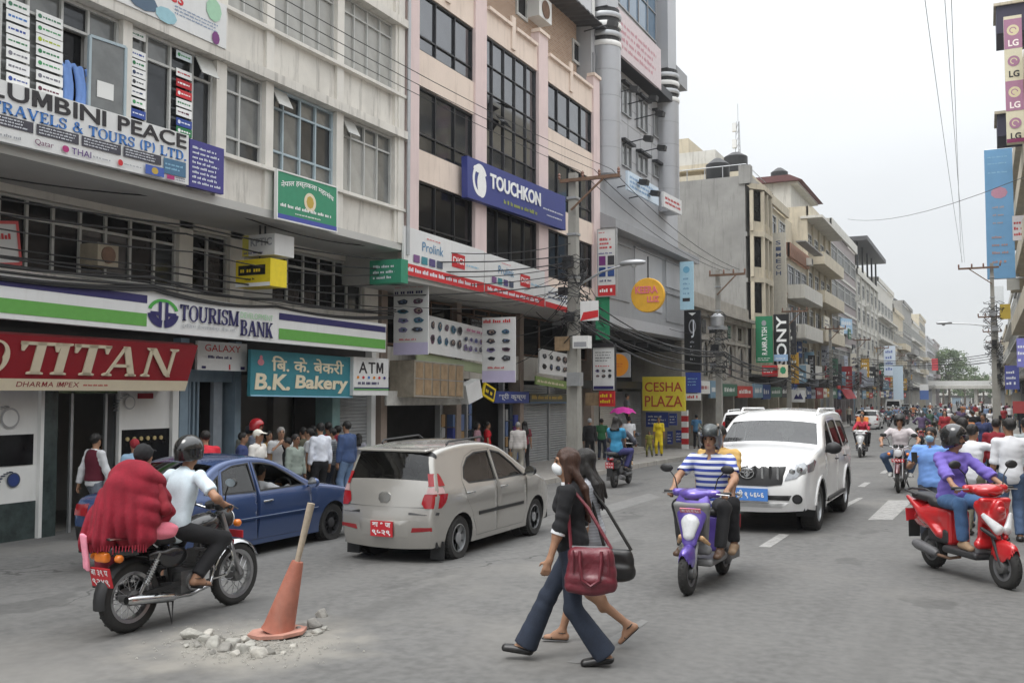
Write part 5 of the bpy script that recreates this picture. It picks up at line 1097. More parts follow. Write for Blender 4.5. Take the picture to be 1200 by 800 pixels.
D1=fs('blue_shop_board','blue shop board with white Devanagari letters over the red-shirted shopkeeper',(580,457,472),(620,460,472),-13.95,Mc((62,78,150),.55),.1);D1.text('श्री कृष्ण',D1.w*.1,D1.h*.2,D1.w*.9,D1.h*.85,I['pale'],.02)
D2=fs('olive_shop_board','dark board with faded yellow letters above the closed shutters',(621,460,472),(668,463,472),-13.95,Mc((92,92,80),.7),.1);D2.greek(.15,.1,D2.w-.1,D2.h*.9,1,I['gold'],5,.9);D2.rect(0,0,D2.w,D2.h*.1,Mc((70,110,150),.6),'strip')
D3=fs('product_board','tilted board of dark camera pictures left of the pole',(632,409,437),(666,414,442),-13.2,BW,.05);products(D3,.1,.08,D3.w-.1,D3.h-.06,4,2,9,((30,32,40),(44,46,56)))
D4=fs('green_strip_sign','small faded green strip sign under the tilted picture board',(628,441,450),(664,446,456),-13.1,Mc((120,140,80),.7),.05);D4.greek(.1,.05,D4.w-.1,D4.h-.05,1,I['cream'],3)
D5=bs('brown_board_sign','blank brown board fixed left of the pole',650,394,667,411,26.3,M('brown_board',(.29,.2,.115)),.06)
D6=bs('meter_box','white box with a dark front strapped to the tall pole',671,393,689,408,26.2,WHITE,.3);D6.rect(.04,.04,D6.w-.05,D6.h*.5,I['grey'],'plate')
D7=bs('meter_box','grey meter box low on the left of the tall pole',664,436,679,452,26.2,GALV,.3)
D8=bs('ragged_banner','torn red and white banner tangled in the cables on the tall pole',680,352,701,376,26.0,BW,.03);D8.poly([(0,0),(D8.w,.1),(D8.w,.3),(.1,.25)],I['red'],'stripe')
V1=bs('vertical_sign','tall white and red hanging sign with product pictures, right of the pink block',701,268,721,347,31.6,BW,.15,rim=GALV);w_,h=V1.w,V1.h
V1.rect(0,0,w_,h*.16,I['red'],'panel');V1.greek(.06,h*.04,w_-.06,h*.12,1,I['white'],3,.8);V1.greek(w_*.1,h*.7,w_*.9,h*.88,3,I['red'],5,.85);V1.greek(w_*.05,h*.94,w_*.5,h*.975,1,I['red'],6)
for i,c in enumerate(((120,50,120),(60,60,66),(40,70,130),(50,80,140))):V1.rect(w_*(.06+.5*(i%2)),h*(.46+.0*i)-(.17*h if i>1 else 0),w_*(.44+.5*(i%2)),h*.6-(.17*h if i>1 else 0),Mc(c,.5),'picture')
V1.greek(w_*.05,h*.62,w_*.95,h*.67,1,I['violet'],8);V1.greek(w_*.1,h*.2,w_*.9,h*.26,1,I['navy'],9)
V2=bs('green_banner','plain green cloth banner hanging below the tall white and red sign',698,347,714,398,31.7,M('green_cloth',S(46,136,96),.85,var=.12,scale=4),.03);V2.greek(.05,.2,V2.w-.1,V2.h*.5,3,Mc((80,160,120),.8),3)
V3=bs('price_list_sign','white framed price list with small pictures, hung low beside the tall pole',695,403,720,457,28.6,BW,.1,rim=DKMET);V3.greek(.08,V3.h*.62,V3.w-.08,V3.h*.86,4,I['dark'],3,.5);products(V3,.05,V3.h*.25,V3.w-.05,V3.h*.48,3,2,4);V3.rect(0,V3.h*.93,V3.w,V3.h,I['dark'],'strip');V3.rect(.03,.03,V3.w-.03,V3.h*.09,I['navy'],'strip');V3.greek(.1,V3.h*.5,V3.w-.1,V3.h*.56,1,I['red'],7)
V4=bs('round_orange_sign','orange disc sign on a grey board behind the price list',715,413,738,442,32.5,GREYP,.1);V4.disc(V4.w*.42,V4.h*.5,V4.w*.52,V4.h*.46,I['orange'],'disc');V4.greek(V4.w*.15,V4.h*.4,V4.w*.7,V4.h*.6,2,Mc((200,90,40),.6),3)
V5=bs('red_sign','small red sign under the price list',702,457,720,476,30.6,I['red'],.08);V5.greek(.04,.08,V5.w-.05,V5.h-.08,2,I['yellow'],3,.7)
V5b=bs('brown_wooden_sign','weathered brown wooden sign board left of the small red sign',686,460,703,475,30.7,M('brown_board',(.29,.2,.115)),.08)
a=onX(758,346,-11.9);YR=thing('round_yellow_sign','big round yellow sign lettered KEERA LUZ hanging under the grey canopy','sign',a)
oy=onY(759.5,346,34.0);PL[YR]=Vector(oy);YR.location=oy
rx=(onY(779,346,34.0)-onY(740,346,34.0)).x/2;m=MB();m.lathe([(rx*.97,-.1),(rx,-.07),(rx,.07),(rx*.97,.1)],28,oy,(0,-1,0));m.build('disc',M('sign_yellow',S(226,172,52),.6,var=.1),YR,smooth=40)
class _F(Sign):
 def __init__(s,e,o):s.o=Vector(o);s.r,s.u,s.n=Vector((1,0,0)),Vector((0,0,1)),Vector((0,-1,0));s.e=e;s.k=0;s.w=s.h=1
f_=_F(YR,oy);PINKL=Mc((226,120,130),.6)
f_.k=64;f_.text('KEERA',-rx*.72,rx*.1,rx*.62,rx*.52,PINKL,.03,shear=-.1,thick=.02);f_.text('LUZ',0,-rx*.42,rx*.7,-rx*.08,PINKL,.03,thick=.02)
m=MB();m.tube([oy+Vector((0,0,rx)),oy+Vector((0,0,rx+.8))],.03,5);m.build('hanger',DKMET,YR)
KP=bs('plaza_sign','square yellow sign hand lettered CESHA PLAZA in red',753,441,802,481,40.2,M('sign_yellow_board',S(222,204,60),.6,var=.08),.2);w_,h=KP.w,KP.h
KP.text('CESHA',w_*.06,h*.56,w_*.95,h*.84,Mc((176,70,40),.6),.008,thick=.008);KP.text('PLAZA',w_*.06,h*.12,w_*.95,h*.44,Mc((176,70,40),.6),.008,thick=.008)
for i,(x0,y0,x1,y1,lb)in enumerate(((757,483,783,500,'wide blue notice board with white print under the yellow plaza sign'),(784,484,793,498,'small blue board right of the wide notice under the yellow plaza sign'),(782,505,788,520,'narrow blue placard beside the yellow-clad woman'),(792,504,799,518,'small blue placard beside the red striped post'))):
 n_=bs('blue_notice',lb,x0,y0,x1,y1,41.5 if i<2 else 43.0,Mc((48,66,140),.55),.06,group='blue notices under the plaza sign');n_.greek(n_.w*.1,n_.h*.15,n_.w*.92,n_.h*.85,3,I['pale'],i,.6)
SP=thing('striped_post','red and white banded post by the blue notices','post',onY(803,527,43));p=PL[SP]
for i in range(7):
 m=MB();m.box(p.x-.14,p.y-.1,p.z+i*.26,p.x+.14,p.y+.1,p.z+i*.26+.25);m.build('band',I['red']if i%2 else I['white'],SP)
V6=bs('black_vertical_sign','tall black hanging sign with a white triangle and script lettering, above a blue panel',803,364,820,434,41.6,I['black'],.15,rim=DKMET);w_,h=V6.w,V6.h
V6.poly([(w_*.25,h*.97),(w_*.75,h*.97),(w_*.5,h*.92)],I['white']);V6.disc(w_*.5,h*.74,w_*.24,h*.12,I['grey'],r0=.72);V6.text('J',w_*.42,h*.55,w_*.62,h*.85,I['pale'],.0);V6.greek(w_*.34,h*.16,w_*.66,h*.52,5,I['grey'],3,.6)
V7=bs('blue_vertical_panel','blue panel with a white star pattern below the black hanging sign',803.5,436,820.5,460,41.6,Mc((52,74,160),.5),.15);V7.greek(.1,.3,V7.w-.1,V7.h-.2,3,I['sky'],3,.5)
V8=bs('white_strip_sign','short white strip with red print at the foot of the blue panel',803.5,461,820.5,469,41.6,BW,.15);V8.greek(.08,.06,V8.w-.06,V8.h-.05,1,I['red'],3,.8)
V9=bs('pale_blue_sign','narrow pale blue vertical sign with faint lettering, above the black hanging sign',797,306,812,363,40.6,Mc((172,208,224),.55),.12);V9.disc(V9.w*.5,V9.h*.83,V9.w*.25,V9.h*.07,Mc((110,170,200),.6));V9.greek(V9.w*.25,V9.h*.3,V9.w*.75,V9.h*.7,4,Mc((120,160,190),.6),5,.5);V9.rect(V9.w*.2,V9.h*.17,V9.w*.75,V9.h*.24,I['dark'],'mark')
U1=fs('roof_board','large faded pink and white board high on the grey tower between the columns',(725,8,62),(775,60,106),-12.0,M('faded_board',(.6,.52,.53),.6,var=.08),.1);U1.greek(U1.w*.06,U1.h*.15,U1.w*.94,U1.h*.8,4,Mc((196,140,150),.7),4,.7)
U2=fs('canopy_board','pale blue and white board standing on the grey canopy',(736,198,222),(772,222,241),-11.9,Mc((206,220,232),.55),.1);U2.greek(.2,U2.h*.15,U2.w-.2,U2.h*.85,3,Mc((120,160,200),.6),3,.7)
U3=fs('canopy_board','small white board with red print at the end of the grey canopy',(778,224,242),(799,236,252),-11.8,BW,.1);U3.greek(.2,U3.h*.2,U3.w-.1,U3.h*.8,2,I['red'],3,.8)
for i,(px,py,l)in enumerate(((742,104,.9),(764,115,.9),(772,133,.9),(758,162,.9),(774,173,.9),(716,28,.8),(753,213,.7),(766,226,.7))):
 a=onX(px,py,-11.7);e=thing('floodlight','small black floodlight on an arm, %s on the grey tower'%('upper left','upper middle','upper right','lower middle','lower right','top left by the column','left above the pale board','right above the pale board')[i],'floodlight',a,0,'floodlights on the grey tower');m=MB();m.tube([(a.x-1.0,a.y-.1,a.z-.15),(a.x,a.y,a.z)],.025,5);m.build('arm',DKMET,e);m=MB();m.bar((a.x-.1,a.y,a.z),(a.x+.22,a.y,a.z-.06),.3,.2);m.build('head',BLACK,e)
W1=bs('vertical_white_board','cream vertical board with stacked dark letters SIMECH on the cream block',905,272,920,368,63.3,M('cream_board',(.52,.49,.42),.7,var=.1,streak=.3),.3);w_,h=W1.w,W1.h
for i,ch in enumerate('SIMECH'):W1.text(ch,w_*.32,h*(.85-.075*i),w_*.68,h*(.90-.075*i),Mc((70,80,110),.6),.02)
W2_=bs('green_vertical_sign','green vertical sign with white letters reading upwards, beside the narrow building',886,370,905,425,56.6,M('green_sign',S(36,122,84),.55,var=.06),.12);W2_.text('RAMRATSH',W2_.w*.36,W2_.h*.17,W2_.w*.68,W2_.h*.76,I['white'],.02,vert=2);W2_.disc(W2_.w*.5,W2_.h*.85,W2_.w*.14,W2_.h*.06,I['grey']);W2_.greek(.1,.1,W2_.w-.1,W2_.h*.12,2,I['white'],3)
W3_=bs('black_vertical_sign','black and white vertical sign lettered SONY reading upwards',907,368,924,427,57.2,I['black'],.12);W3_.text('SONY',W3_.w*.18,-W3_.h*.06+.05,W3_.w*.85,W3_.h*.97,I['white'],serif=False,bold=.02,vert=2)
W4_=bs('blue_white_sign','small pale blue and white sign over the foot of the SONY sign',907,415,923,423,56.9,Mc((150,180,214),.5),.1);W4_.greek(.1,.1,W4_.w-.1,W4_.h*.5,1,I['white'],3,.9)
W5_=bs('red_small_sign','small red sign with white print below the green vertical sign',893,428,911,441,56.4,I['red'],.1);W5_.greek(.1,.2,W5_.w-.1,W5_.h-.15,2,I['white'],5,.8)
W6_=bs('cream_small_sign','small cream and green sign right of the small red sign',911,427,923,442,56.5,I['cream'],.1);W6_.disc(W6_.w*.55,W6_.h*.55,W6_.w*.3,W6_.h*.3,I['leaf'],'picture',7)
W7_=bs('white_square_sign','white square sign with a dark mountain mark, lower down by the pole',928,457,943,471,63,BW,.1);W7_.poly([(W7_.w*.15,W7_.h*.25),(W7_.w*.35,W7_.h*.7),(W7_.w*.5,W7_.h*.45),(W7_.w*.65,W7_.h*.8),(W7_.w*.88,W7_.h*.25)],I['navy'])
W8_=bs('black_vertical_sign','small dark vertical sign with grey letters on the balcony block',947,416,955,447,72,I['black'],.1);W8_.text('HOTEL',W8_.w*.25,W8_.h*.08,W8_.w*.75,W8_.h*.92,I['grey'],.02,vert=2)
W9_=fs('blue_square_sign','pale blue square sign with white letters on the striped block',(986,372,391),(999,375,391),-12.2,Mc((150,186,214),.5),.1);W9_.greek(.2,.2,W9_.w-.2,W9_.h-.2,2,I['white'],3,.9)
W10=bs('white_vertical_sign','tall white and blue vertical sign on the white canopied block',1036,405,1049,440,120,Mc((222,232,244),.5),.2);W10.greek(.2,.5,W10.w-.2,W10.h-.3,4,Mc((110,130,190),.6),3,.6)
W11=bs('pale_vertical_sign','pale blue banner below the tall white sign',1047,428,1058,468,118,Mc((196,214,228),.5),.1)
W12=bs('blue_far_banner','blue and white banner far down the left pavement',1078,450,1088,468,140,Mc((80,110,170),.6),.1);W12.rect(0,W12.h*.6,W12.w,W12.h,BW,'panel')
W13=bs('red_far_banner','red flag-like sign near the footbridge',1092,420,1099,434,190,Mc((206,70,80),.6),.1)
rs=random.Random(31);y=44.0;last=None
while y<170:
 L=rs.uniform(1.8,4.2);c=rs.choice([b for b in BCOL if b!=last]);last=c;g=gz(-12,y)
 z=g+2.55+rs.uniform(-.1,.2);shopboard(-11.95,y,y+L,z,z+rs.uniform(.55,.95),c,1,(240,240,235)if sum(c)<480 else rs.choice(((170,30,40),(40,50,110),(40,40,44))),int(y),'%s shop board over a shop front %s'%(CN(c),'by the stucco house' if y<57 else 'past the narrow building' if y<78 else 'under the bay building' if y<92 else 'under the striped block' if y<111 else 'far down the left row'))
 if rs.random()<.9 and y>58:
  c2=rs.choice(BCOL);b=Sign('hanging_sign','%s hanging sign jutting over the left pavement %s'%(CN(c2),'near the narrow building' if y<75 else 'by the bay building' if y<92 else 'by the striped block' if y<111 else 'far down the row'),'sign',(-12.1,y,g+rs.uniform(3.4,5.5)),(1,0,0),(0,0,1),rs.uniform(.6,1.1),rs.uniform(.8,2.2),Mc(c2,.6),.12,group='hanging signs down the left row');b.greek(b.w*.15,b.h*.15,b.w*.85,b.h*.85,3,Mc((240,240,235)if sum(c2)<480 else(60,60,90),.6),int(y),.6)
 y+=L+rs.uniform(.05,.6)
for k in range(34):
 y=rs.uniform(60,215);g=gz(-12,y);c=rs.choice(BCOL+[(190,190,186),(96,92,88),(150,140,124)]);wd,hh=rs.uniform(.9,3),rs.uniform(.6,1.3);z=g+rs.choice((3.6,4.4,5.6,6.8,8.2))+rs.uniform(-.2,.3)
 s_=Sign('wall_sign','%s board fixed flat on an upper storey %s'%(CN(c)if c in BCOL else 'weathered','by the bay building' if y<92 else 'of the striped block' if y<111 else 'of the white canopied block' if y<134 else 'far down the left row'),'sign',(-11.9-rs.uniform(0,.3),y,z),(0,1,0),(0,0,1),wd,hh,Mc(c,.7),.1,group='boards on the upper storeys of the left row');s_.greek(wd*.1,hh*.2,wd*.9,hh*.8,2,Mc((236,236,230)if sum(c)<470 else(70,66,90),.6),k,.6)
for k in range(40):
 y=rs.uniform(58,200);z=gz(-12,y)+rs.choice((4.2,7.0,9.8,12.4))+rs.uniform(0,.6);e=thing('air_conditioner','weathered white air conditioner box on the facade %s'%('near the narrow building' if y<78 else 'by the bay building' if y<92 else 'of the striped block' if y<111 else 'far down the left row'),'air conditioner',(-12.1,y,z),0,'air conditioners down the left row');m=MB();m.box(-12.4,y-.4,z,-11.95,y+.4,z+.55);m.build('case',WHITEW,e);m=MB();m.lathe([(.22,0),(.22,.02)],12,(-11.95,y+.08,z+.28),(1,0,0));m.build('fan_grille',DKMET,e)
for k,(x,y,z)in enumerate(((-15,60,15),(-15,74,15.7),(-16,86,20),(-14.5,104,18.3),(-15,148,17),(-14,168,15),(-15,190,17.6),(-14,212,15.6))):
 e=thing('water_tank','black roof water tank %s on the left row'%('first','second','third','fourth','fifth','sixth','seventh','eighth')[k],'water tank',(x,y,z));m=MB();m.lathe([(.7,0),(.75,.15),(.75,1.1),(.35,1.4),(.2,1.5)],14,(x,y,z+.5));m.build('tank',BLACK,e,40);m=MB();m.box(x-.8,y-.8,z,x+.8,y+.8,z+.5);m.build('stand',BARE,e)
AW=thing('red_awning','broad dark red awning board under the striped block','awning',(-11.9,95,gz(-12,95)+2.6));m=MB();m.prism([(0,0),(-.5,.9),(-.6,.9),(-.12,0)],(-11.4,92.5,gz(-12,95)+2.5),(1,0,0),(0,0,1),(0,7,0));m.build('board',Mc((168,40,50),.6),AW)
m=MB();m.box(-12.2,92.5,gz(-12,95)+2.5,-11.5,99.5,gz(-12,95)+2.55);m.build('underside',DKMET,AW)
LGs=bs('stacked_brand_sign','tall vertical sign of alternating maroon and cream panels lettered LG, top right corner',1180,17,1197,168,45,Mc((206,200,174),.5),.4);w_,h=LGs.w,LGs.h
MAR=Mc((158,112,138),.5)
for i in range(4):
 y1=h*(.975-.245*i);y0=y1-h*.235;mar=i%2==0
 if mar:LGs.rect(0,y0,w_,y1,MAR,'panel')
 c1=Mc((206,196,160),.5)if mar else MAR;LGs.disc(w_*.5,y0+(y1-y0)*.62,w_*.34,w_*.34,c1);LGs.disc(w_*.5,y0+(y1-y0)*.62,w_*.2,w_*.2,MAR if mar else Mc((206,196,160),.5),r0=.7,a0=0,a1=270);LGs.text('LG',w_*.22,y0+(y1-y0)*.08,w_*.8,y0+(y1-y0)*.3,Mc((240,230,225),.5)if mar else I['dark'],.03)
LGs.rect(0,0,w_,h*.03,Mc((120,30,80),.5),'foot_strip')
BB=bs('blue_banner','long pale blue cloth banner with faint orange print hanging over the right pavement',1157,173,1186,327,60,M('blue_banner_cloth',S(112,160,200),.8,var=.1,scale=1.2),.03);w_,h=BB.w,BB.h
PEA=Mc((178,160,160),.7)
BB.disc(w_*.5,h*.66,w_*.3,h*.045,Mc((190,140,160),.7),'print',9)
for f in(.95,.9,.83):BB.greek(w_*.12,h*(f-.02),w_*.9,h*f,1,I['sky'],int(f*50),.7)
for f in(.56,.5,.44):BB.greek(w_*.25,h*(f-.022),w_*.75,h*f,1,PEA,int(f*60),.8)
for f in(.33,.27,.21,.14):BB.greek(w_*.2,h*(f-.025),w_*.8,h*f,1,Mc((176,140,130),.7),int(f*70),.9)
for f in(0,1):
 m=MB();z=BB.o.z+h*f;m.tube([(BB.o.x,60.05,z),(XRR,60.05,z)],.04,5);m.build('rod',GALV,BB.e)
m=MB();m.bar((LGs.o.x+w_*.4,45.2,LGs.o.z+1),(XRR,45.4,LGs.o.z+1.2),.08);m.bar((LGs.o.x+w_*.4,45.2,LGs.o.z+4),(XRR,45.4,LGs.o.z+4.2),.08);m.build('bracket',DKMET,LGs.e)
for(x0,y0,x1,y1,Y,lb)in((1168,6,1180,40,47,'dark box jutting out at the top right corner, above the stacked sign'),(1169,133,1180,160,47,'dark box jutting out lower down behind the stacked sign')):
 a,b=onY(x0,y1,Y),onY(x1,y0,Y);e=thing('balcony_box',lb,'balcony',a);m=MB();m.box(a.x,Y,a.z,XRR,Y+2.4,b.z);m.build('box',Mc((58,56,74),.7),e);m=MB();m.box(a.x-.1,Y-.1,b.z,XRR,Y+2.5,b.z+.12);m.build('cap',CREAM,e)
for i,(x0,y0,x1,y1,Y,c,lb)in enumerate(((1178,428,1194,456,50,(78,84,150),'blue and white hanging sign low at the right edge'),(1192,396,1203,430,44,(120,120,190),'violet sign above the low blue one at the right edge'),(1187,252,1202,282,52,(226,222,226),'white banner with a red and blue loop at the right edge'),(1172,356,1184,374,66,(196,170,70),'small yellow sign on the poles at right'),(1163,335,1176,356,90,(224,228,230),'blank white board behind the right-hand pole'),(1180,300,1194,340,64,(190,188,180),'grey panel on the right-hand block'),(1187,470,1203,484,40,(150,60,60),'dark red awning low at the right edge'))):
 s_=bs('hanging_sign',lb,x0,y0,x1,y1,Y,Mc(c,.6),.1)
 if i in(0,1,2):s_.greek(s_.w*.1,s_.h*.15,s_.w*.9,s_.h*.85,3,I['pale']if i<2 else I['red'],i,.6)
for k in range(14):
 y=50+k*9;c=rs.choice(BCOL);z=gz(2.5,y)+2.7+rs.uniform(0,.3);s_=Sign('shop_sign','%s shop board on the right-hand row, number unseen, %s'%(CN(c),'near the lamp pole' if y<80 else 'midway' if y<120 else 'far along'),'sign',(XRR-.15,y+4,z),(0,-1,0),(0,0,1),4,.8,Mc(c,.6),.12,group='shop boards of the right-hand row')
 s_.e['label']=s_.e['label'].replace(', number unseen,',',')
 # vehicles
def glass_mat(name,tint=.75,refl=.08,base=(.85,.9,.9)):
 m=bpy.data.materials.new(name);m.use_nodes=True;t=m.node_tree;t.nodes.clear();MATS[name]=m
 o=t.nodes.new('ShaderNodeOutputMaterial');mx=t.nodes.new('ShaderNodeMixShader');tr=t.nodes.new('ShaderNodeBsdfTransparent');gl=t.nodes.new('ShaderNodeBsdfGlossy');fz=t.nodes.new('ShaderNodeFresnel');ad=t.nodes.new('ShaderNodeMath');ad.operation='ADD';ad.use_clamp=True
 tr.inputs[0].default_value=(*[c*tint for c in base],1);gl.inputs['Roughness'].default_value=.02;fz.inputs[0].default_value=1.5;ad.inputs[1].default_value=refl
 t.links.new(fz.outputs[0],ad.inputs[0]);t.links.new(ad.outputs[0],mx.inputs[0]);t.links.new(tr.outputs[0],mx.inputs[1]);t.links.new(gl.outputs[0],mx.inputs[2]);t.links.new(mx.outputs[0],o.inputs[0]);return m
CGL=glass_mat('car_glass',.5,.05);CGD=glass_mat('car_glass_dark',.12,.03);CGR=glass_mat('rear_car_glass',.25,.04);CLENS=glass_mat('clear_lens',.9,.12)
CHROME=M('chrome',(.55,.56,.57),.12,metal=1,var=0);TYRE=M('tyre_rubber',(.028,.027,.026),.85,var=.3,scale=8,bump=.2);ALLOY=M('silver_wheel',(.42,.43,.44),.35,metal=.7,var=.05);STEEL=M('dark_wheel',(.06,.06,.065),.5,metal=.5)
TRIM=M('black_trim',(.016,.016,.017),.55,var=.1);REDL=M('red_lamp_lens',(.30,.012,.018),.12,var=.1,coat=.6);WHL=M('clear_lamp_lens',(.62,.63,.64),.1,var=.15,scale=20,coat=.6);AMB=M('amber_lens',(.75,.2,.02),.15,var=.05,coat=.5)
SEATM=M('seat_cloth',(.11,.105,.1),.9,var=.2,scale=6);PLRED=M('red_plate',(.5,.02,.03),.4,var=.03);PLBLUE=M('blue_plate',(.07,.22,.6),.4,var=.03);PLTX=M('plate_text',(.75,.75,.75),.5,var=0)
def paint(name,rgb,metal=.35,rough=.32):return M(name,rgb,rough,metal=metal,var=.05,scale=1.5,coat=.9,spec=.5)
def resample(P,step=.11):
 out=[];lab=[]
 for i in range(len(P)-1):
  a,b=P[i],P[i+1];n=max(1,int(math.dist(a[:2],b[:2])/step))
  for k in range(n):out.append((a[0]+(b[0]-a[0])*k/n,a[1]+(b[1]-a[1])*k/n));lab.append(b[2])
 out.append(P[-1][:2])
 for _ in range(2):out=[out[0]]+[(.25*out[i-1][0]+.5*out[i][0]+.25*out[i+1][0],.25*out[i-1][1]+.5*out[i][1]+.25*out[i+1][1])for i in range(1,len(out)-1)]+[out[-1]]
 return out,lab
def inpoly(x,y,P):
 c=False;j=len(P)-1
 for i in range(len(P)):
  if(P[i][1]>y)!=(P[j][1]>y)and x<(P[j][0]-P[i][0])*(y-P[i][1])/(P[j][1]-P[i][1])+P[i][0]:c=not c
  j=i
 return c
def shrink(P,d):
 n=len(P);A=sum(P[i][0]*P[(i+1)%n][1]-P[(i+1)%n][0]*P[i][1]for i in range(n));s=1 if A>0 else-1;out=[]
 for i in range(n):
  p,a,b=Vector(P[i]),Vector(P[i-1]),Vector(P[(i+1)%n]);u=(p-a).normalized();v=(b-p).normalized();n1=Vector((-u.y,u.x))*s;n2=Vector((-v.y,v.x))*s
  m=(n1+n2);m=m/max(m.length_squared,.35)*2*d if m.length>1e-6 else n1*d;out.append(tuple(p+m))
 return out
def cdt(loops,step,box):
 vs=[];es=[]
 for L in loops:
  b=len(vs);n=len(L);vs+=[Vector(p)for p in L];es+=[(b+i,b+(i+1)%n)for i in range(n)]
 x=box[0]
 k=0
 while x<box[2]:
  y=box[1]+(step*.5 if k%2 else 0)
  while y<box[3]:vs.append(Vector((x+.0013,y+.0007)));y+=step
  x+=step;k+=1
 r=mgeo.delaunay_2d_cdt(vs,es,[],0,1e-5);return[tuple(v)for v in r[0]],[tuple(f)for f in r[2]]
def weld(o,d=.0006):
 bm=bmesh.new();bm.from_mesh(o.data);bmesh.ops.remove_doubles(bm,verts=bm.verts,dist=d);bm.to_mesh(o.data);bm.free();o.data.set_sharp_from_angle(angle=R(38));return o
class Car:
 def __init__(s,label,cat,name,loc,rz,sp,paintm,group=None):
  s.sp=sp;s.e=thing(name,label,cat,loc,rz,group);s.p=paintm;W=sp['W']/2;L2=sp['L']/2
  s.prof,s.lab=resample(sp['prof']);s.r=sp.get('r',.07)
  n=len(s.prof);s.nor=[]
  for i in range(n):
   a,b=s.prof[max(i-1,0)],s.prof[min(i+1,n-1)];t=Vector((b[0]-a[0],b[1]-a[1])).normalized();s.nor.append((t.y*1.0,-t.x))
  s.nor=[(-nx,-nz)if nx*(s.prof[i][0])+nz*(s.prof[i][1]-.7)<0 and False else(nx,nz)for i,(nx,nz)in enumerate(s.nor)]
  m_=len(s.prof)//2
  if s.nor[m_][1]<0:s.nor=[(-a,-b)for a,b in s.nor]
  s.Q=[(p[0]-s.r*q[0],p[1]-s.r*q[1])for p,q in zip(s.prof,s.nor)]
  s.build()
 def hw(s,x,z):
  sp=s.sp;W=sp['W']/2;b=sp['belt'];y=W
  if z<.5:y-=(.5-z)*sp.get('tuck',.13)
  if z>b-.06:y-=(z-b+.06)*sp['tumble']
  y+=.012*math.exp(-((z-(b-.2))/.13)**2)
  a=max(0,(abs(x)-sp['L']/2+.75)/.75);return y*(1-sp.get('plan',.12)*a**2.2)
 def end_x(s,y,z,end):
  """x of the skin at height z on the front (+1) or the back (-1)"""
  best=None
  for i in range(len(s.prof)-1):
   a,b=s.prof[i],s.prof[i+1]
   if(a[0]>0)!=(end>0):continue
   if min(a[1],b[1])<=z<=max(a[1],b[1])and abs(a[1]-b[1])>1e-5:
    x=a[0]+(b[0]-a[0])*(z-a[1])/(b[1]-a[1])
    if best is None or x*end>best*end:best=x
  if best is None:best=end*s.sp['L']/2
  w_=s.hw(best-end*s.r,z);yw=w_-s.r;ay=abs(y)
  x=best+end*s.sp.get('crown',.05)*(1-min(1,ay/yw)**2)
  if ay>yw:t=min(1,(ay-yw)/s.r);x-=end*s.r*(1-math.sqrt(max(0,1-t*t)))
  return x
 def build(s):
  sp=s.sp;n=len(s.prof);MS={}
  def seg(k):return MS.setdefault(k,MB())
  crown=sp.get('crown',.05);rows=[]
  for i in range(n):
   P,N_,Q=s.prof[i],s.nor[i],s.Q[i];w_=s.hw(*Q);yw=w_-s.r;row=[]
   c=crown*(1 if abs(N_[0])>.7 else.55)
   for sd in(1,-1):
    side=[]
    for a in(0,22.5,45,67.5):
     a=R(a);side.append((Q[0]+N_[0]*s.r*math.sin(a),sd*(yw+s.r*math.cos(a)),Q[1]+N_[1]*s.r*math.sin(a)))
    row.append(side)
   mid=[]
   for k in range(11):u=1-2*k/10;d=c*(1-u*u);mid.append((P[0]+N_[0]*d,yw*u,P[1]+N_[1]*d))
   rows.append(row[0]+mid+list(reversed(row[1])))
  nc=len(rows[0]);inset=4;i=n//2;j=nc//2
  flip=(Vector(rows[i][j+1])-Vector(rows[i][j])).cross(Vector(rows[i+1][j])-Vector(rows[i][j])).z>0
  for i in range(n-1):
   lab=s.lab[i]
   for j in range(nc-1):
    k=lab
    if lab.startswith('glass'):
     if j<inset or j>=nc-1-inset:k='body'
    if lab=='glassr' and sp.get('dark_rear_edge')and(j<inset):k='body'
    seg(k).add([rows[i][j],rows[i][j+1],rows[i+1][j+1],rows[i+1][j]],[(0,1,2,3)if flip else(3,2,1,0)])
  B=seg('body');Q=s.Q;ar=sp['arch'];zb=sp['sill']
  out=[q for q in Q]
  lo=[]
  x=Q[-1][0]
  lo.append((Q[-1][0]+.02,zb+.04))
  for ax in sorted(sp['axles']):
   a0=math.asin(max(-1,min(1,(zb-sp['wr'])/ar)))
   for k in range(15):a=math.pi-a0-(math.pi-2*a0)*k/14;lo.append((ax+ar*math.cos(a),sp['wr']+ar*math.sin(a)))
  lo.append((Q[0][0]-.02,zb+.04));out=out+lo
  loops=[out];tri_sets=[]
  wins=sp['windows'];doors=sp['doors']
  for w_ in wins:loops+=[w_,shrink(w_,.022)]
  for d in doors:loops+=[d,shrink(d,.006)]
  V,F=cdt(loops,.075,(min(p[0]for p in out),min(p[1]for p in out),max(p[0]for p in out),max(p[1]for p in out)))
  dsh=[shrink(d,.006)for d in doors];wsh=[shrink(w_,.022)for w_ in wins]
  DM=[[MB(),MB()]for _ in doors];GM=[[MB(),MB()]for _ in wins];TM=[[MB(),MB()]for _ in wins];IN=MB()
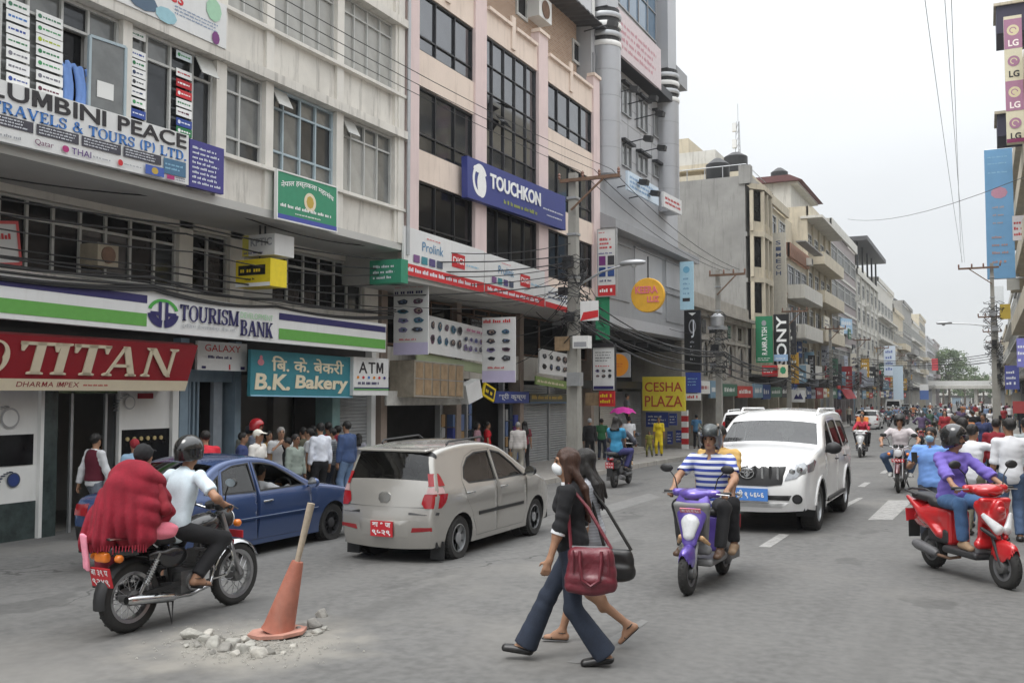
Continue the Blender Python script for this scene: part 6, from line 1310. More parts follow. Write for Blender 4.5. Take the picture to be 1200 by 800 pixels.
  for f in F:
   c=(sum(V[i][0]for i in f)/len(f),sum(V[i][1]for i in f)/len(f))
   if not inpoly(*c,out):continue
   for si,sd in enumerate((1,-1)):
    def put(mb,off=0.0):
     p=[(V[i][0],sd*(s.hw(*V[i])+off),V[i][1])for i in f];
     a=(Vector(p[1])-Vector(p[0])).cross(Vector(p[2])-Vector(p[0]));mb.add(p if a.y*sd>0 else p[::-1],[tuple(range(len(p)))])
    g=next((k for k,w_ in enumerate(wsh)if inpoly(*c,w_)),None)
    if g is not None:put(GM[g][si],-.012);continue
    put(IN,-.03)
    tw_=next((k for k,w_ in enumerate(wins)if inpoly(*c,w_)),None)
    if tw_ is not None:put(TM[tw_][si],.001);continue
    dd=next((k for k,d in enumerate(dsh)if inpoly(*c,d)),None)
    if dd is not None:put(DM[dd][si]);continue
    if any(inpoly(*c,d)for d in doors):continue
    put(B)
  bo=weld(B.build('body',s.p,s.e,50,world=False),.004);s.body=bo
  IN.build('inner_shell',TRIM,s.e,None,world=False);[m_.build('window_trim',TRIM,s.e,None,world=False)for t_ in TM for m_ in t_]
  for k,d in enumerate(DM):
   for si in(0,1):
    o=weld(d[si].build('door',s.p,s.e,50,world=False))
    P=doors[k];x0,x1=min(p[0]for p in P),max(p[0]for p in P);zh=sp['handle']
    hx=x0+(x1-x0)*.14;m=MB();sd=1 if si==0 else-1;y=sd*(s.hw(hx,zh))
    m.tube([(hx-.09,y,zh),(hx-.07,y+sd*.03,zh+.005),(hx+.07,y+sd*.03,zh+.01),(hx+.09,y,zh+.01)],.014,6);m.build('handle',sp.get('handle_mat',CHROME),o,60,world=False)
  for k,gg in enumerate(GM):
   for si in(0,1):
    if sp.get('open_windows',{}).get(k)==si:continue
    weld(gg[si].build('side_window',sp.get('side_glass',CGL),s.e,60,world=False))
  for k,nm,mt in(('glassf','windscreen',CGL),('glassr','rear_window',sp.get('rear_glass',CGR)),('trim','bumper_trim',TRIM),('grille','grille_panel',TRIM)):
   if k in MS:weld(MS[k].build(nm,mt,s.e,60,world=False))
  m=MB();L2=sp['L']/2;b=sp['belt'];m.box(-L2+.1,-sp['W']*.44,sp['sill']+.02,L2-.1,sp['W']*.44,sp['sill']+.1);m.build('floor_pan',TRIM,s.e,world=False)
  f0,r0=sp['cabin'];zb2=b-.1
  m=MB();m.box(f0-.1,-sp['W']*.42,sp['sill']+.1,L2-.15,sp['W']*.42,sp['hoodz']-.12);m.box(r0-.15,-sp['W']*.42,sp['sill']+.1,-L2+.12,sp['W']*.42,zb2-.12)
  m.box(f0-.1,-sp['W']*.4,zb2-.15,f0+.2,sp['W']*.4,zb2+.02);m.build('dashboard',TRIM,s.e,world=False)
  for x in sp['seats']:
   for y in(-.36,.36):
    q=SDF((x-.45,y-.36,.25),(x+.5,y+.36,1.45*sp['H']/1.5),.035);zs=sp['seatz'];q.box((x+.12,y,zs),(.26,.24,.08),rd=.06).box((x-.2,y,zs+.33),(.08,.23,.34),Matrix.Rotation(-.2,3,'Y'),.07).box((x-.29,y,zs+.74),(.05,.13,.09),None,.04)
    link('seat',q.mesh('seat',SEATM),s.e)
  m=MB();wx,wy,wz=sp['wheel_pos'];m.tube([(wx+.06*math.sin(a)*1,wy+.18*math.cos(a),wz+.17*math.sin(a))for a in np.linspace(0,6.283,17)[:-1]],.016,6,True);m.bar((wx,wy-.17,wz),(wx,wy+.17,wz),.03,.05);m.build('steering_wheel',TRIM,s.e,60,world=False)
  for ax in sp['axles']:
   for sd in(1,-1):s.wheel(ax,sd)
   for sd in(1,-1):
    m=MB();n_=14;vs=[]
    for k in range(n_+1):
     a=-.25+(math.pi+.5)*k/n_;x,z=ax+ar*1.0*math.cos(a),sp['wr']+ar*math.sin(a);vs+=[(x,sd*(s.hw(x,max(z,.2))-.004),z),(x,sd*(sp['W']/2-.32),z)]
    m.add(vs,[(2*k,2*k+1,2*k+3,2*k+2)for k in range(n_)]);m.add([(ax+ar*math.cos(6.283*k/16),sd*(sp['W']/2-.32),sp['wr']+ar*math.sin(6.283*k/16))for k in range(16)],[tuple(range(16))])
    m.build('wheel_well',TRIM,s.e,world=False)
 def wheel(s,ax,sd):
  sp=s.sp;r=sp['wr'];tw=sp.get('tw',.19);y0=sd*(sp['W']/2-.03);rr=r*sp.get('rimf',.64)
  w_=link('wheel',None,s.e);ax_=(0,sd,0);o=(ax,y0-sd*tw,r)
  m=MB();m.lathe([(rr,0),(r*.88,0),(r*.97,.02),(r,.05),(r,tw-.05),(r*.97,tw-.02),(r*.88,tw),(rr,tw-.012),(rr,0)],36,o,ax_,cap=False)
  for k in range(40):
   a=6.283*k/40;ca,sa=math.cos(a),math.sin(a);
   for q in(.3,.7):m.bar((ax+ca*r*.995,o[1]+sd*tw*(q-.17),r+sa*r*.995),(ax+ca*r*.995,o[1]+sd*tw*(q+.17),r+sa*r*.995),.022,.014,(ca,0,sa))
  ty=m.build('tyre',TYRE,s.e,40,world=False);bpy.data.objects.remove(w_);
  m=MB();yo=tw-.035;n=sp.get('spokes',7)
  m.lathe([(rr,yo+.02),(rr*.93,yo+.025),(rr*.9,yo-.01),(rr*.86,yo-.09),(.02,yo-.09)],36,o,ax_,cap=False)
  m.mi=0
  for k in range(n):
   a=6.283*k/n;d=Vector((math.cos(a),0,math.sin(a)));c=Vector(o)+Vector((0,sd*(yo),0));t=Vector((-d.z,0,d.x));w1,w2=sp.get('spw',(.05,.07))
   p=[c+d*.05-t*w1*.6,c+d*.05+t*w1*.6,c+d*rr*.93+t*w2*.6,c+d*rr*.93-t*w2*.6];q=[v-Vector((0,sd*.04,0))for v in p]
   m.add(p+q,[(0,1,2,3),(0,4,5,1),(1,5,6,2),(2,6,7,3),(3,7,4,0),(3,2,1,0)])
  m.lathe([(.075,yo-.04),(.075,yo+.012),(.05,yo+.022),(.001,yo+.024)],16,o,ax_,cap=False)
  m.build('rim',sp.get('rim_mat',ALLOY),s.e,40,world=False)
 def end(s,name,poly,end,mat,off=.006,step=.07,parent=None,thick=True):
  """panel laid on the front (+1) or back (-1) skin, outline in (y, z)"""
  V,F=cdt([poly],step,(min(p[0]for p in poly),min(p[1]for p in poly),max(p[0]for p in poly),max(p[1]for p in poly)));m=MB()
  top=[(s.end_x(y,z,end)+end*off,y,z)for y,z in V];fs=[]
  for f in F:
   c=(sum(V[i][0]for i in f)/len(f),sum(V[i][1]for i in f)/len(f))
   if inpoly(*c,poly):p=[Vector(top[i])for i in f];k=(p[1]-p[0]).cross(p[2]-p[0]).x*end>0;fs.append(f if k else f[::-1])
  m.add(top,fs)
  n=len(poly);a=[(s.end_x(y,z,end)+end*off,y,z)for y,z in poly];b=[(x-end*(off+.02),y,z)for x,y,z in a];m.add(a+b,[(i,(i+1)%n,n+(i+1)%n,n+i)for i in range(n)])
  return weld(m.build(name,mat,parent or s.e,40,world=False),.0003)
 def side(s,name,poly,sd,mat,off=.006,step=.08):
  V,F=cdt([poly],step,(min(p[0]for p in poly),min(p[1]for p in poly),max(p[0]for p in poly),max(p[1]for p in poly)));m=MB()
  top=[(x,sd*(s.hw(x,z)+off),z)for x,z in V];fs=[]
  for f in F:
   c=(sum(V[i][0]for i in f)/len(f),sum(V[i][1]for i in f)/len(f))
   if inpoly(*c,poly):p=[Vector(top[i])for i in f];k=(p[1]-p[0]).cross(p[2]-p[0]).y*sd>0;fs.append(f if k else f[::-1])
  m.add(top,fs);n=len(poly);a=[(x,sd*(s.hw(x,z)+off),z)for x,z in poly];b=[(x,y-sd*(off+.02),z)for x,y,z in a];m.add(a+b,[(i,(i+1)%n,n+(i+1)%n,n+i)for i in range(n)])
  return weld(m.build(name,mat,s.e,40,world=False),.0003)
 def corner(s,name,rows,sd,end,mat,off=.012,n=14):
  """lamp wrapped round a corner of the body: rows = (z, inner y, length along the flank)"""
  m=MB();P=[]
  for z,ya,ln in rows:
   w_=s.hw(s.end_x(0,z,end)-end*s.r,z);yw=w_-s.r;xb=s.end_x(yw,z,end);path=[(s.end_x(ya+(yw-ya)*k/5,z,end)+end*off,ya+(yw-ya)*k/5)for k in range(6)]
   path+=[(xb-end*s.r+end*(s.r+off)*math.cos(R(a)),yw+(s.r+off)*math.sin(R(a)))for a in(22,45,68,90)]
   path+=[(xb-end*s.r-end*ln*k/4,s.hw(xb-end*s.r-end*ln*k/4,z)+off)for k in(1,2,3,4)]
   P.append([(x,sd*y,z)for x,y in path])
  nc=len(P[0]);m.add([p for r_ in P for p in r_],[((i*nc+j,i*nc+j+1,(i+1)*nc+j+1,(i+1)*nc+j)if(sd*end>0)else(i*nc+j,(i+1)*nc+j,(i+1)*nc+j+1,i*nc+j+1))for i in range(len(P)-1)for j in range(nc-1)])
  return m.build(name,mat,s.e,45,world=False)
 def plate(s,end,z,w_,h,base,lines,y=0):
  x=s.end_x(y,z,end)+end*.02;r=(0,-end,0)if end<0 else(0,1,0)
  r=Vector((0,-1,0))if end<0 else Vector((0,1,0));m=MB();m.box(x-.01,y-w_/2,z-h/2,x+.01,y+w_/2,z+h/2);p=m.build('number_plate',base,s.e,world=False)
  k=len(lines)
  for i,t in enumerate(lines):
   vs,fs,a,b,c,d=text2d(t,.03);hh=h/k;y0=h/2-hh*(i+1);m=MB()
   m.add([(x+end*.013,y+r.y*(-w_/2+w_*.08+w_*.84*(u-a)/(b-a)),z+y0+hh*.15+hh*.7*(v-c)/(d-c))for u,v in vs],fs);m.build('plate_text',PLTX,p,world=False)
 def mirror(s,x,z,mat,size=(.07,.1,.075)):
  for sd in(1,-1):
   y=s.hw(x,z);q=SDF((x-.2,sd*(y+.1)-.22,z-.2),(x+.2,sd*(y+.1)+.22,z+.22),.018);q.ell((x,sd*(y+.13),z+.05),size,None,.02).cone((x+.02,sd*(y-.01),z-.02),(x,sd*(y+.08),z+.02),.022,k=.02);q.cut((x-size[0]*.45,0,0),(-1,0,0));link('wing_mirror',q.mesh('wing_mirror',mat),s.e)
   m=MB();m.lathe([(.001,0),(size[1]*.8,.001)],14,(x-size[0]*.47,sd*(y+.13),z+.05),(-1,0,0));m.build('mirror_glass',CHROME,s.e,world=False)
   # silver hatchback, seen from behind
HB_SP=dict(L=3.78,W=1.62,H=1.54,belt=.97,tumble=.36,sill=.2,axles=(1.18,-1.27),wr=.295,arch=.345,r=.075,crown=.07,plan=.13,tuck=.15,handle=.88,hoodz=.95,cabin=(.75,-1.25),seats=(.15,-.75),seatz=.5,wheel_pos=(.55,-.36,.88),spokes=7,spw=(.05,.085),tw=.18,prof=[(1.78,.2,'trim'),(1.86,.32,'trim'),(1.88,.5,'body'),(1.84,.66,'body'),(1.74,.78,'body'),(1.45,.92,'body'),(1.1,1.0,'body'),(.98,1.03,'body'),(.30,1.41,'glassf'),(.12,1.475,'body'),(-.3,1.535,'body'),(-.9,1.54,'body'),(-1.4,1.505,'body'),(-1.68,1.46,'body'),(-1.70,1.44,'trim'),(-1.80,1.06,'glassr'),(-1.83,1.01,'body'),(-1.86,.74,'body'),(-1.90,.69,'body'),(-1.92,.5,'body'),(-1.9,.34,'body'),(-1.84,.22,'body')],windows=[[(.74,.99),(.46,1.19),(.16,1.365),(-.1,1.41),(-.13,1.41),(-.13,.985)],[(-.2,.985),(-.2,1.41),(-.62,1.405),(-.88,1.345),(-1.06,1.22),(-1.14,1.08),(-1.02,1.0)]],doors=[[(.80,.97),(.50,1.21),(.18,1.395),(-.1,1.437),(-.165,1.438),(-.165,.27),(.72,.27),(.80,.5)],[(-.172,.27),(-.172,1.438),(-.64,1.432),(-.92,1.365),(-1.1,1.235),(-1.19,1.07),(-1.14,.80),(-.98,.62),(-.83,.36),(-.80,.27)]])
SILVER=paint('silver_beige_paint',(.43,.415,.385),.5,.26)
p=Vector((-7.17,12.62));hz=gz(p.x,p.y)
hc=Car('silver beige hatchback seen from behind with a red plate, in the road','car','hatchback',(p.x,p.y,hz),R(90.5),HB_SP,SILVER)
for sd in(1,-1):
 hc.corner('tail_lamp',[(.74,.60,.06),(.80,.55,.12),(.86,.56,.15),(.92,.58,.16)],sd,-1,REDL)
 hc.corner('lamp_reflector',[(.925,.60,.10),(.97,.61,.09),(1.01,.62,.07)],sd,-1,M('pink_lamp_lens',(.45,.3,.3),.12),.014)
 hc.corner('tail_lamp',[(1.02,.61,.12),(1.08,.63,.09),(1.14,.645,.05),(1.18,.655,.01)],sd,-1,REDL)
 hc.end('bumper_reflector',[(sd*y,z)for y,z in((.42,.43),(.44,.49),(.70,.50),(.70,.45))],-1,REDL,.01)
 hc.side('side_moulding',[(-.78,.555),(-.78,.60),(.66,.60),(.66,.555)],sd,TRIM,.014)
 m=MB();m.box(-1.68,sd*.56,.06,-1.65,sd*.76,.3);m.build('mud_flap',TRIM,hc.e,world=False)
 hc.end('head_lamp',[(sd*y,z)for y,z in((.38,.62),(.36,.74),(.66,.80),(.72,.72),(.6,.62))],1,WHL,.008)
 hc.end('bumper_trim',[(sd*y,z)for y,z in((.38,.655),(.38,.685),(.76,.685),(.76,.655))],-1,TRIM,.006)
hc.end('plate_recess',[(-.36,.36),(-.40,.58),(.40,.58),(.36,.36)],-1,SILVER,.004);hc.plate(-1,.46,.34,.2,PLRED,['बा १ ज','९५२९'])
hc.end('tailgate_seam',[(-.62,.745),(-.62,.755),(.62,.755),(.62,.745)],-1,TRIM,.004);hc.end('badge',[(-.09,.84),(-.09,.90),(-.05,.93),(.05,.93),(.09,.90),(.09,.84),(.05,.80),(-.05,.80)],-1,CHROME,.012)
hc.end('third_brake_lamp',[(-.28,1.452),(-.28,1.478),(.28,1.478),(.28,1.452)],-1,REDL,.03)
m=MB();q=SDF((-1.86,-.62,1.36),(-1.5,.62,1.56),.025);q.box((-1.66,0,1.475),(.12,.56,.022),Matrix.Rotation(-.1,3,'Y'),.02);link('roof_spoiler',q.mesh('roof_spoiler',SILVER),hc.e)
hc.mirror(.72,1.0,TRIM)
for sd in(1,-1):
 m=MB();m.tube([(-1.2,sd*.52,1.53),(-1.15,sd*.53,1.57),(-.2,sd*.53,1.6),(-.1,sd*.52,1.55)],.016,6);m.build('roof_rail',TRIM,hc.e,60,world=False)
m=MB();m.bar((-1.79,-.1,1.1),(-1.73,.35,1.15),.012,.02);m.build('rear_wiper',TRIM,hc.e,world=False)
q=SDF((-1.75,-.6,.9),(-1.15,.6,1.45),.035);q.ell((-1.45,.25,1.0),(.14,.2,.12)).ell((-1.5,-.1,.99),(.1,.14,.14)).ell((-1.42,-.32,1.04),(.1,.12,.16));link('parcel_shelf_bags',q.mesh('parcel_shelf_bags',M('pale_bag_cloth',(.4,.39,.36),.9,var=.3)),hc.e)
# white off-roader, seen from the front
SU_SP=dict(L=4.9,W=1.9,H=1.88,belt=1.2,tumble=.30,sill=.38,axles=(1.5,-1.42),wr=.385,arch=.455,r=.1,crown=.09,plan=.15,tuck=.1,handle=1.06,hoodz=1.2,cabin=(.9,-1.5),seats=(.2,-.75),seatz=.8,wheel_pos=(.62,.4,1.18),spokes=6,spw=(.07,.12),tw=.26,rimf=.6,handle_mat=TRIM,side_glass=CGD,prof=[(2.36,.4,'body'),(2.43,.5,'body'),(2.45,.72,'body'),(2.42,.92,'body'),(2.36,1.1,'body'),(2.24,1.19,'body'),(1.7,1.27,'body'),(1.15,1.31,'body'),(1.0,1.32,'body'),(.45,1.68,'glassf'),(.25,1.77,'body'),(-.2,1.85,'body'),(-1.2,1.87,'body'),(-1.95,1.84,'body'),(-2.2,1.78,'body'),(-2.36,1.26,'glassr'),(-2.41,1.18,'body'),(-2.43,.8,'body'),(-2.46,.72,'body'),(-2.46,.52,'body'),(-2.38,.42,'trim')],windows=[[(.80,1.22),(.46,1.46),(.22,1.62),(0.0,1.70),(-.12,1.71),(-.12,1.2)],[(-.2,1.2),(-.2,1.71),(-.85,1.72),(-1.0,1.7),(-1.08,1.22)],[(-1.18,1.22),(-1.1,1.70),(-1.75,1.68),(-1.98,1.6),(-2.08,1.24)]],doors=[[(.98,1.2),(.5,1.5),(.24,1.66),(0,1.735),(-.155,1.745),(-.155,.48),(.93,.48),(.98,.8)],[(-.165,.48),(-.165,1.745),(-.85,1.75),(-1.04,1.73),(-1.13,1.2),(-1.1,.98),(-.93,.72),(-.9,.48)]])
WHITEC=paint('white_car_paint',(.76,.76,.755),0,.25)
def offroader(label,loc,rz,group=None):
 c=Car(label,'car','offroad_car',loc,rz,SU_SP,WHITEC,group)
 c.end('grille',[(-.52,.80),(-.60,1.10),(-.5,1.13),(.5,1.13),(.60,1.10),(.52,.80),(.3,.77),(-.3,.77)],1,TRIM,.012)
 for k in range(9):
  y=-.46+.115*k;x=c.end_x(y,.95,1)+.022;m=MB();m.box(x-.03,y-.016,.82,x+.012,y+.016,1.075);m.build('grille_bar',TRIM if k%2 else CHROME,c.e,world=False)
 c.end('grille_surround',[(-.60,1.10),(-.5,1.13),(.5,1.13),(.60,1.10),(.58,1.145),(-.58,1.145)],1,CHROME,.02)
 x=c.end_x(0,.96,1)+.05;m=MB();m.tube([(x,.105*math.cos(a),.96+.075*math.sin(a))for a in np.linspace(0,6.283,21)[:-1]],.014,6,True);m.tube([(x+.004,.04*math.cos(a),.97+.055*math.sin(a))for a in np.linspace(0,6.283,17)[:-1]],.012,6,True);m.tube([(x+.004,.09*math.cos(a),.995+.03*math.sin(a))for a in np.linspace(0,6.283,17)[:-1]],.01,6,True);m.build('badge',CHROME,c.e,60,world=False)
 for sd in(1,-1):
  c.end('head_lamp',[(sd*y,z)for y,z in((.56,.86),(.62,1.08),(.82,1.14),(.88,1.08),(.86,.98),(.72,.90))],1,M('smoked_lamp_lens',(.30,.31,.325),.08,metal=.4,var=.3,scale=14,coat=.8),.012)
  c.side('head_lamp',[(2.3,.98),(2.3,1.1),(2.02,1.17),(1.94,1.14),(2.1,1.0)],sd,M('smoked_lamp_lens',(.3,.31,.325)),.008)
  for yy in(.66,.77):
   xx=c.end_x(sd*yy,1.0,1)+.016;m=MB();m.lathe([(.05,0),(.045,.012),(.001,.014)],14,(xx,sd*yy,1.0+.03*(yy>.7)),(1,0,0));m.build('lamp_bulb',CHROME,c.e,60,world=False)
  c.end('fog_lamp',[(sd*(.74+.075*math.cos(a)),.585+.075*math.sin(a))for a in np.linspace(0,6.283,15)[:-1]],1,TRIM,.012);c.end('fog_lens',[(sd*(.74+.05*math.cos(a)),.585+.05*math.sin(a))for a in np.linspace(0,6.283,13)[:-1]],1,STEEL,.02)
  c.end('tail_lamp',[(sd*y,z)for y,z in((.66,.95),(.66,1.5),(.74,1.52),(.80,1.3),(.82,.95))],-1,REDL,.012);c.side('tail_lamp',[(-2.38,.98),(-2.28,1.42),(-2.2,1.3),(-2.26,.98)],sd,REDL,.008)
  m=MB();m.bar((-.92,sd*.9,.45),(.95,sd*.9,.45),.16,.05);m.build('side_step',TRIM,c.e,world=False)
  c.side('fender_flare',[(1.5+.51*math.cos(a),.385+.51*math.sin(a))for a in np.linspace(.15,2.99,15)]+[(1.5+.46*math.cos(a),.385+.46*math.sin(a))for a in np.linspace(2.99,.15,15)],sd,WHITEC,.018);c.side('fender_flare',[(-1.42+.51*math.cos(a),.385+.51*math.sin(a))for a in np.linspace(.15,2.99,15)]+[(-1.42+.46*math.cos(a),.385+.46*math.sin(a))for a in np.linspace(2.99,.15,15)],sd,WHITEC,.018)
  m=MB();m.tube([(-1.9,sd*.66,1.83),(-1.8,sd*.67,1.9),(-.1,sd*.67,1.92),(.1,sd*.66,1.82)],.02,6);m.build('roof_rail',WHITEC,c.e,60,world=False)
 c.end('lower_grille',[(-.62,.56),(-.66,.64),(.66,.64),(.62,.56)],1,TRIM,.008);c.end('bumper_lip',[(-.5,.44),(-.62,.53),(.62,.53),(.5,.44)],1,M('bumper_silver',(.5,.5,.5),.4),.012)
 c.plate(1,.64,.64,.19,PLBLUE,['८९ ९ ५६५६','']if False else['सी डी ९ ५६५६']);c.plate(-1,.75,.34,.2,PLBLUE,['९ ५६५६'])
 c.mirror(.86,1.24,TRIM,(.09,.13,.1))
 for y in(-.1,.5):
  m=MB();m.bar((1.0,y,1.335),(.93,y-.55,1.375),.02,.02);m.build('wiper',TRIM,c.e,world=False)
 return c
suv=offroader('white offroad car facing the camera with a black grille and blue plate',(-3.33,17.55,gz(-3.3,17.5)),R(-90.6))
# blue saloon, side on
SD_SP=dict(L=4.35,W=1.68,H=1.43,belt=.92,tumble=.42,sill=.2,axles=(1.32,-1.26),wr=.30,arch=.345,r=.07,crown=.06,plan=.14,tuck=.13,handle=.79,hoodz=.88,cabin=(.8,-1.1),seats=(.1,-.8),seatz=.42,wheel_pos=(.62,-.37,.86),spokes=8,spw=(.03,.035),rim_mat=STEEL,open_windows={0:1},prof=[(2.06,.2,'trim'),(2.15,.34,'trim'),(2.17,.55,'body'),(2.1,.7,'body'),(1.9,.78,'body'),(1.4,.88,'body'),(.95,.94,'body'),(.86,.95,'body'),(.2,1.31,'glassf'),(.02,1.375,'body'),(-.35,1.42,'body'),(-.8,1.40,'body'),(-1.08,1.34,'body'),(-1.66,1.0,'glassr'),(-1.76,.98,'body'),(-2.1,.96,'body'),(-2.16,.88,'body'),(-2.18,.6,'body'),(-2.17,.4,'trim'),(-2.08,.24,'trim')],windows=[[(.66,.94),(.36,1.13),(.08,1.28),(-.16,1.325),(-.34,1.335),(-.34,.93)],[(-.42,.93),(-.42,1.335),(-.75,1.315),(-.98,1.245),(-1.08,.94)],[(-1.14,.95),(-1.05,1.21),(-1.18,1.14),(-1.42,.97)]],doors=[[(.78,.92),(.40,1.15),(.1,1.305),(-.16,1.352),(-.38,1.36),(-.38,.27),(.74,.27),(.8,.5)],[(-.387,.27),(-.387,1.36),(-.77,1.342),(-1.02,1.265),(-1.12,.94),(-1.0,.68),(-.86,.44),(-.84,.27)]])
BLUEC=paint('blue_metallic_paint',(.055,.095,.225),.35,.2)
sc_=Car('dark blue saloon car with a driver at its open window, behind the motorcycle','car','saloon_car',(-10.02,11.0,gz(-10.0,11.0)-.02),R(89.5),SD_SP,BLUEC)
for sd in(1,-1):
 sc_.side('side_moulding',[(-.8,.56),(-.8,.60),(.9,.60),(.9,.56)],sd,BLUEC,.016);sc_.side('chrome_strip',[(-.8,.585),(-.8,.595),(.9,.595),(.9,.585)],sd,M('pale_strip',(.3,.36,.5),.3),.021)
 sc_.end('tail_lamp',[(sd*y,z)for y,z in((.45,.72),(.45,.88),(.76,.88),(.76,.72))],-1,REDL,.01);sc_.end('head_lamp',[(sd*y,z)for y,z in((.42,.58),(.42,.69),(.74,.7),(.74,.58))],1,WHL,.01)
sc_.mirror(.68,.93,BLUEC);sc_.plate(-1,.55,.34,.2,PLRED,['बा २ च'])
for sd in(1,-1):
 m=MB();m.box(-1.68,sd*.6,.1,-1.66,sd*.8,.3);m.build('mud_flap',TRIM,sc_.e,world=False)
 # cars farther off
offroader('white tall car seen from behind, half hidden by the white offroad car',(-7.6,36.0,gz(-7.6,36)),R(90))
def far_copy(c,label,x,y,rz,pm,name=None):
 o=copy_tree(c.e);o.location=(x,y,gz(x,y));o.rotation_euler=(0,0,R(rz));o['label']=label
 for ch in o.children:
  for k,sl in enumerate(ch.material_slots):
   if sl.material==c.p:sl.link='OBJECT';sl.material=pm
 return o
p=G(1022,503);far_copy(hc,'small white car in the distance left of the oncoming motorcycle',p.x-.2,p.y+1.5,90,WHITEC)
p=G(1003,500);far_copy(sc_,'white saloon car far off beside the small white one',p.x,p.y+8,90,WHITEC)
p=G(1060,484);far_copy(hc,'pale far car in the middle of the distant traffic',p.x,p.y+6,-90,paint('pale_far_paint',(.5,.5,.5),.2))
VAN=thing('white_van','white box van far down the street below the vertical signs','van',G(1047,489))
v=PL[VAN];m=MB();m.prism([(-.95,.35),(.95,.35),(.97,1.5),(.85,2.35),(-.85,2.35),(-.97,1.5)],(v.x,v.y,v.z),(1,0,0),(0,0,1),(0,5,0));m.build('body',WHITEC,VAN)
m=MB();m.prism([(-.8,1.45),(.8,1.45),(.72,2.1),(-.72,2.1)],(v.x,v.y-.01,v.z),(1,0,0),(0,0,1),(0,-.03,0));m.build('windscreen',GLB,VAN)
for x in(-.8,.8):
 for y in(.8,4):
  m=MB();m.lathe([(.15,-.1),(.33,-.1),(.33,.1),(.15,.1)],14,(v.x+x,v.y+y,v.z+.33),(1,0,0));m.build('wheel',TYRE,VAN)
 m=MB();m.box(v.x+x*.8-.15,v.y-.03,v.z+.75,v.x+x*.8+.15,v.y,v.z+.95);m.build('headlight',WHL,VAN)
 # people
SKIN=[M('skin_%d'%i,c,.5,var=.06,scale=12,spec=.35)for i,c in enumerate(((.36,.20,.125),(.28,.15,.09),(.42,.25,.165),(.22,.115,.07)))]
HAIRB=M('black_hair',(.012,.01,.009),.5,var=.3,scale=30);HAIRBR=M('brown_hair',(.05,.02,.011),.5,var=.5,scale=24)
for m_ in(HAIRB,HAIRBR):
 t_=m_.node_tree;mp_=t_.nodes.new('ShaderNodeMapping');mp_.inputs['Scale'].default_value=(5,5,.35);nz_=[n for n in t_.nodes if n.type=='TEX_NOISE'][0];t_.links.new([n for n in t_.nodes if n.type=='TEX_COORD'][0].outputs['Object'],mp_.inputs[0]);t_.links.new(mp_.outputs[0],nz_.inputs[0])
 bp_=t_.nodes.new('ShaderNodeBump');bp_.inputs['Strength'].default_value=.8;bp_.inputs['Distance'].default_value=.01;t_.links.new(nz_.outputs[0],bp_.inputs['Height']);t_.links.new(bp_.outputs[0],t_.nodes['Principled BSDF'].inputs['Normal']);HAIRG=M('grey_hair',(.25,.24,.23),.6,var=.2,scale=20)
EYEW=M('eye_white',(.6,.58,.55),.3,var=0);EYED=M('eye_dark',(.012,.008,.006),.2,var=0);LIP=M('lips',(.27,.09,.075),.5,var=0)
SHOEB=M('black_leather',(.018,.017,.017),.35,var=.2,scale=10);SHOEW=M('white_shoe',(.6,.6,.58),.5);SHOEBR=M('brown_leather',(.09,.05,.03),.5,var=.2);TAN=M('tan_sandal',(.3,.2,.12),.6)
V3=Vector
def ik(a,b,l1,l2,pole):
 a,b,pole=V3(a),V3(b),V3(pole);d=b-a;L=min(d.length,(l1+l2)*.999);u=d.normalized();x=(l1*l1-l2*l2+L*L)/(2*L);h=math.sqrt(max(l1*l1-x*x,0))
 p=pole-u*pole.dot(u);p=p.normalized()if p.length>1e-5 else u.orthogonal().normalized()
 return a+u*x+p*h,a+u*L
_PC={}
def cloth_wob(amp,f=1,seed=0):
 r=np.random.RandomState(seed);W=r.normal(0,1,(5,3))*np.array((26,26,34))*f;ph=r.uniform(0,6,5)
 return lambda X,Y,Z:amp*sum(1-2*np.abs(np.sin(.5*(W[i,0]*X+W[i,1]*Y+W[i,2]*Z+ph[i]+1.2*np.sin(9*Z+8*X+i))))for i in range(5))/1.9
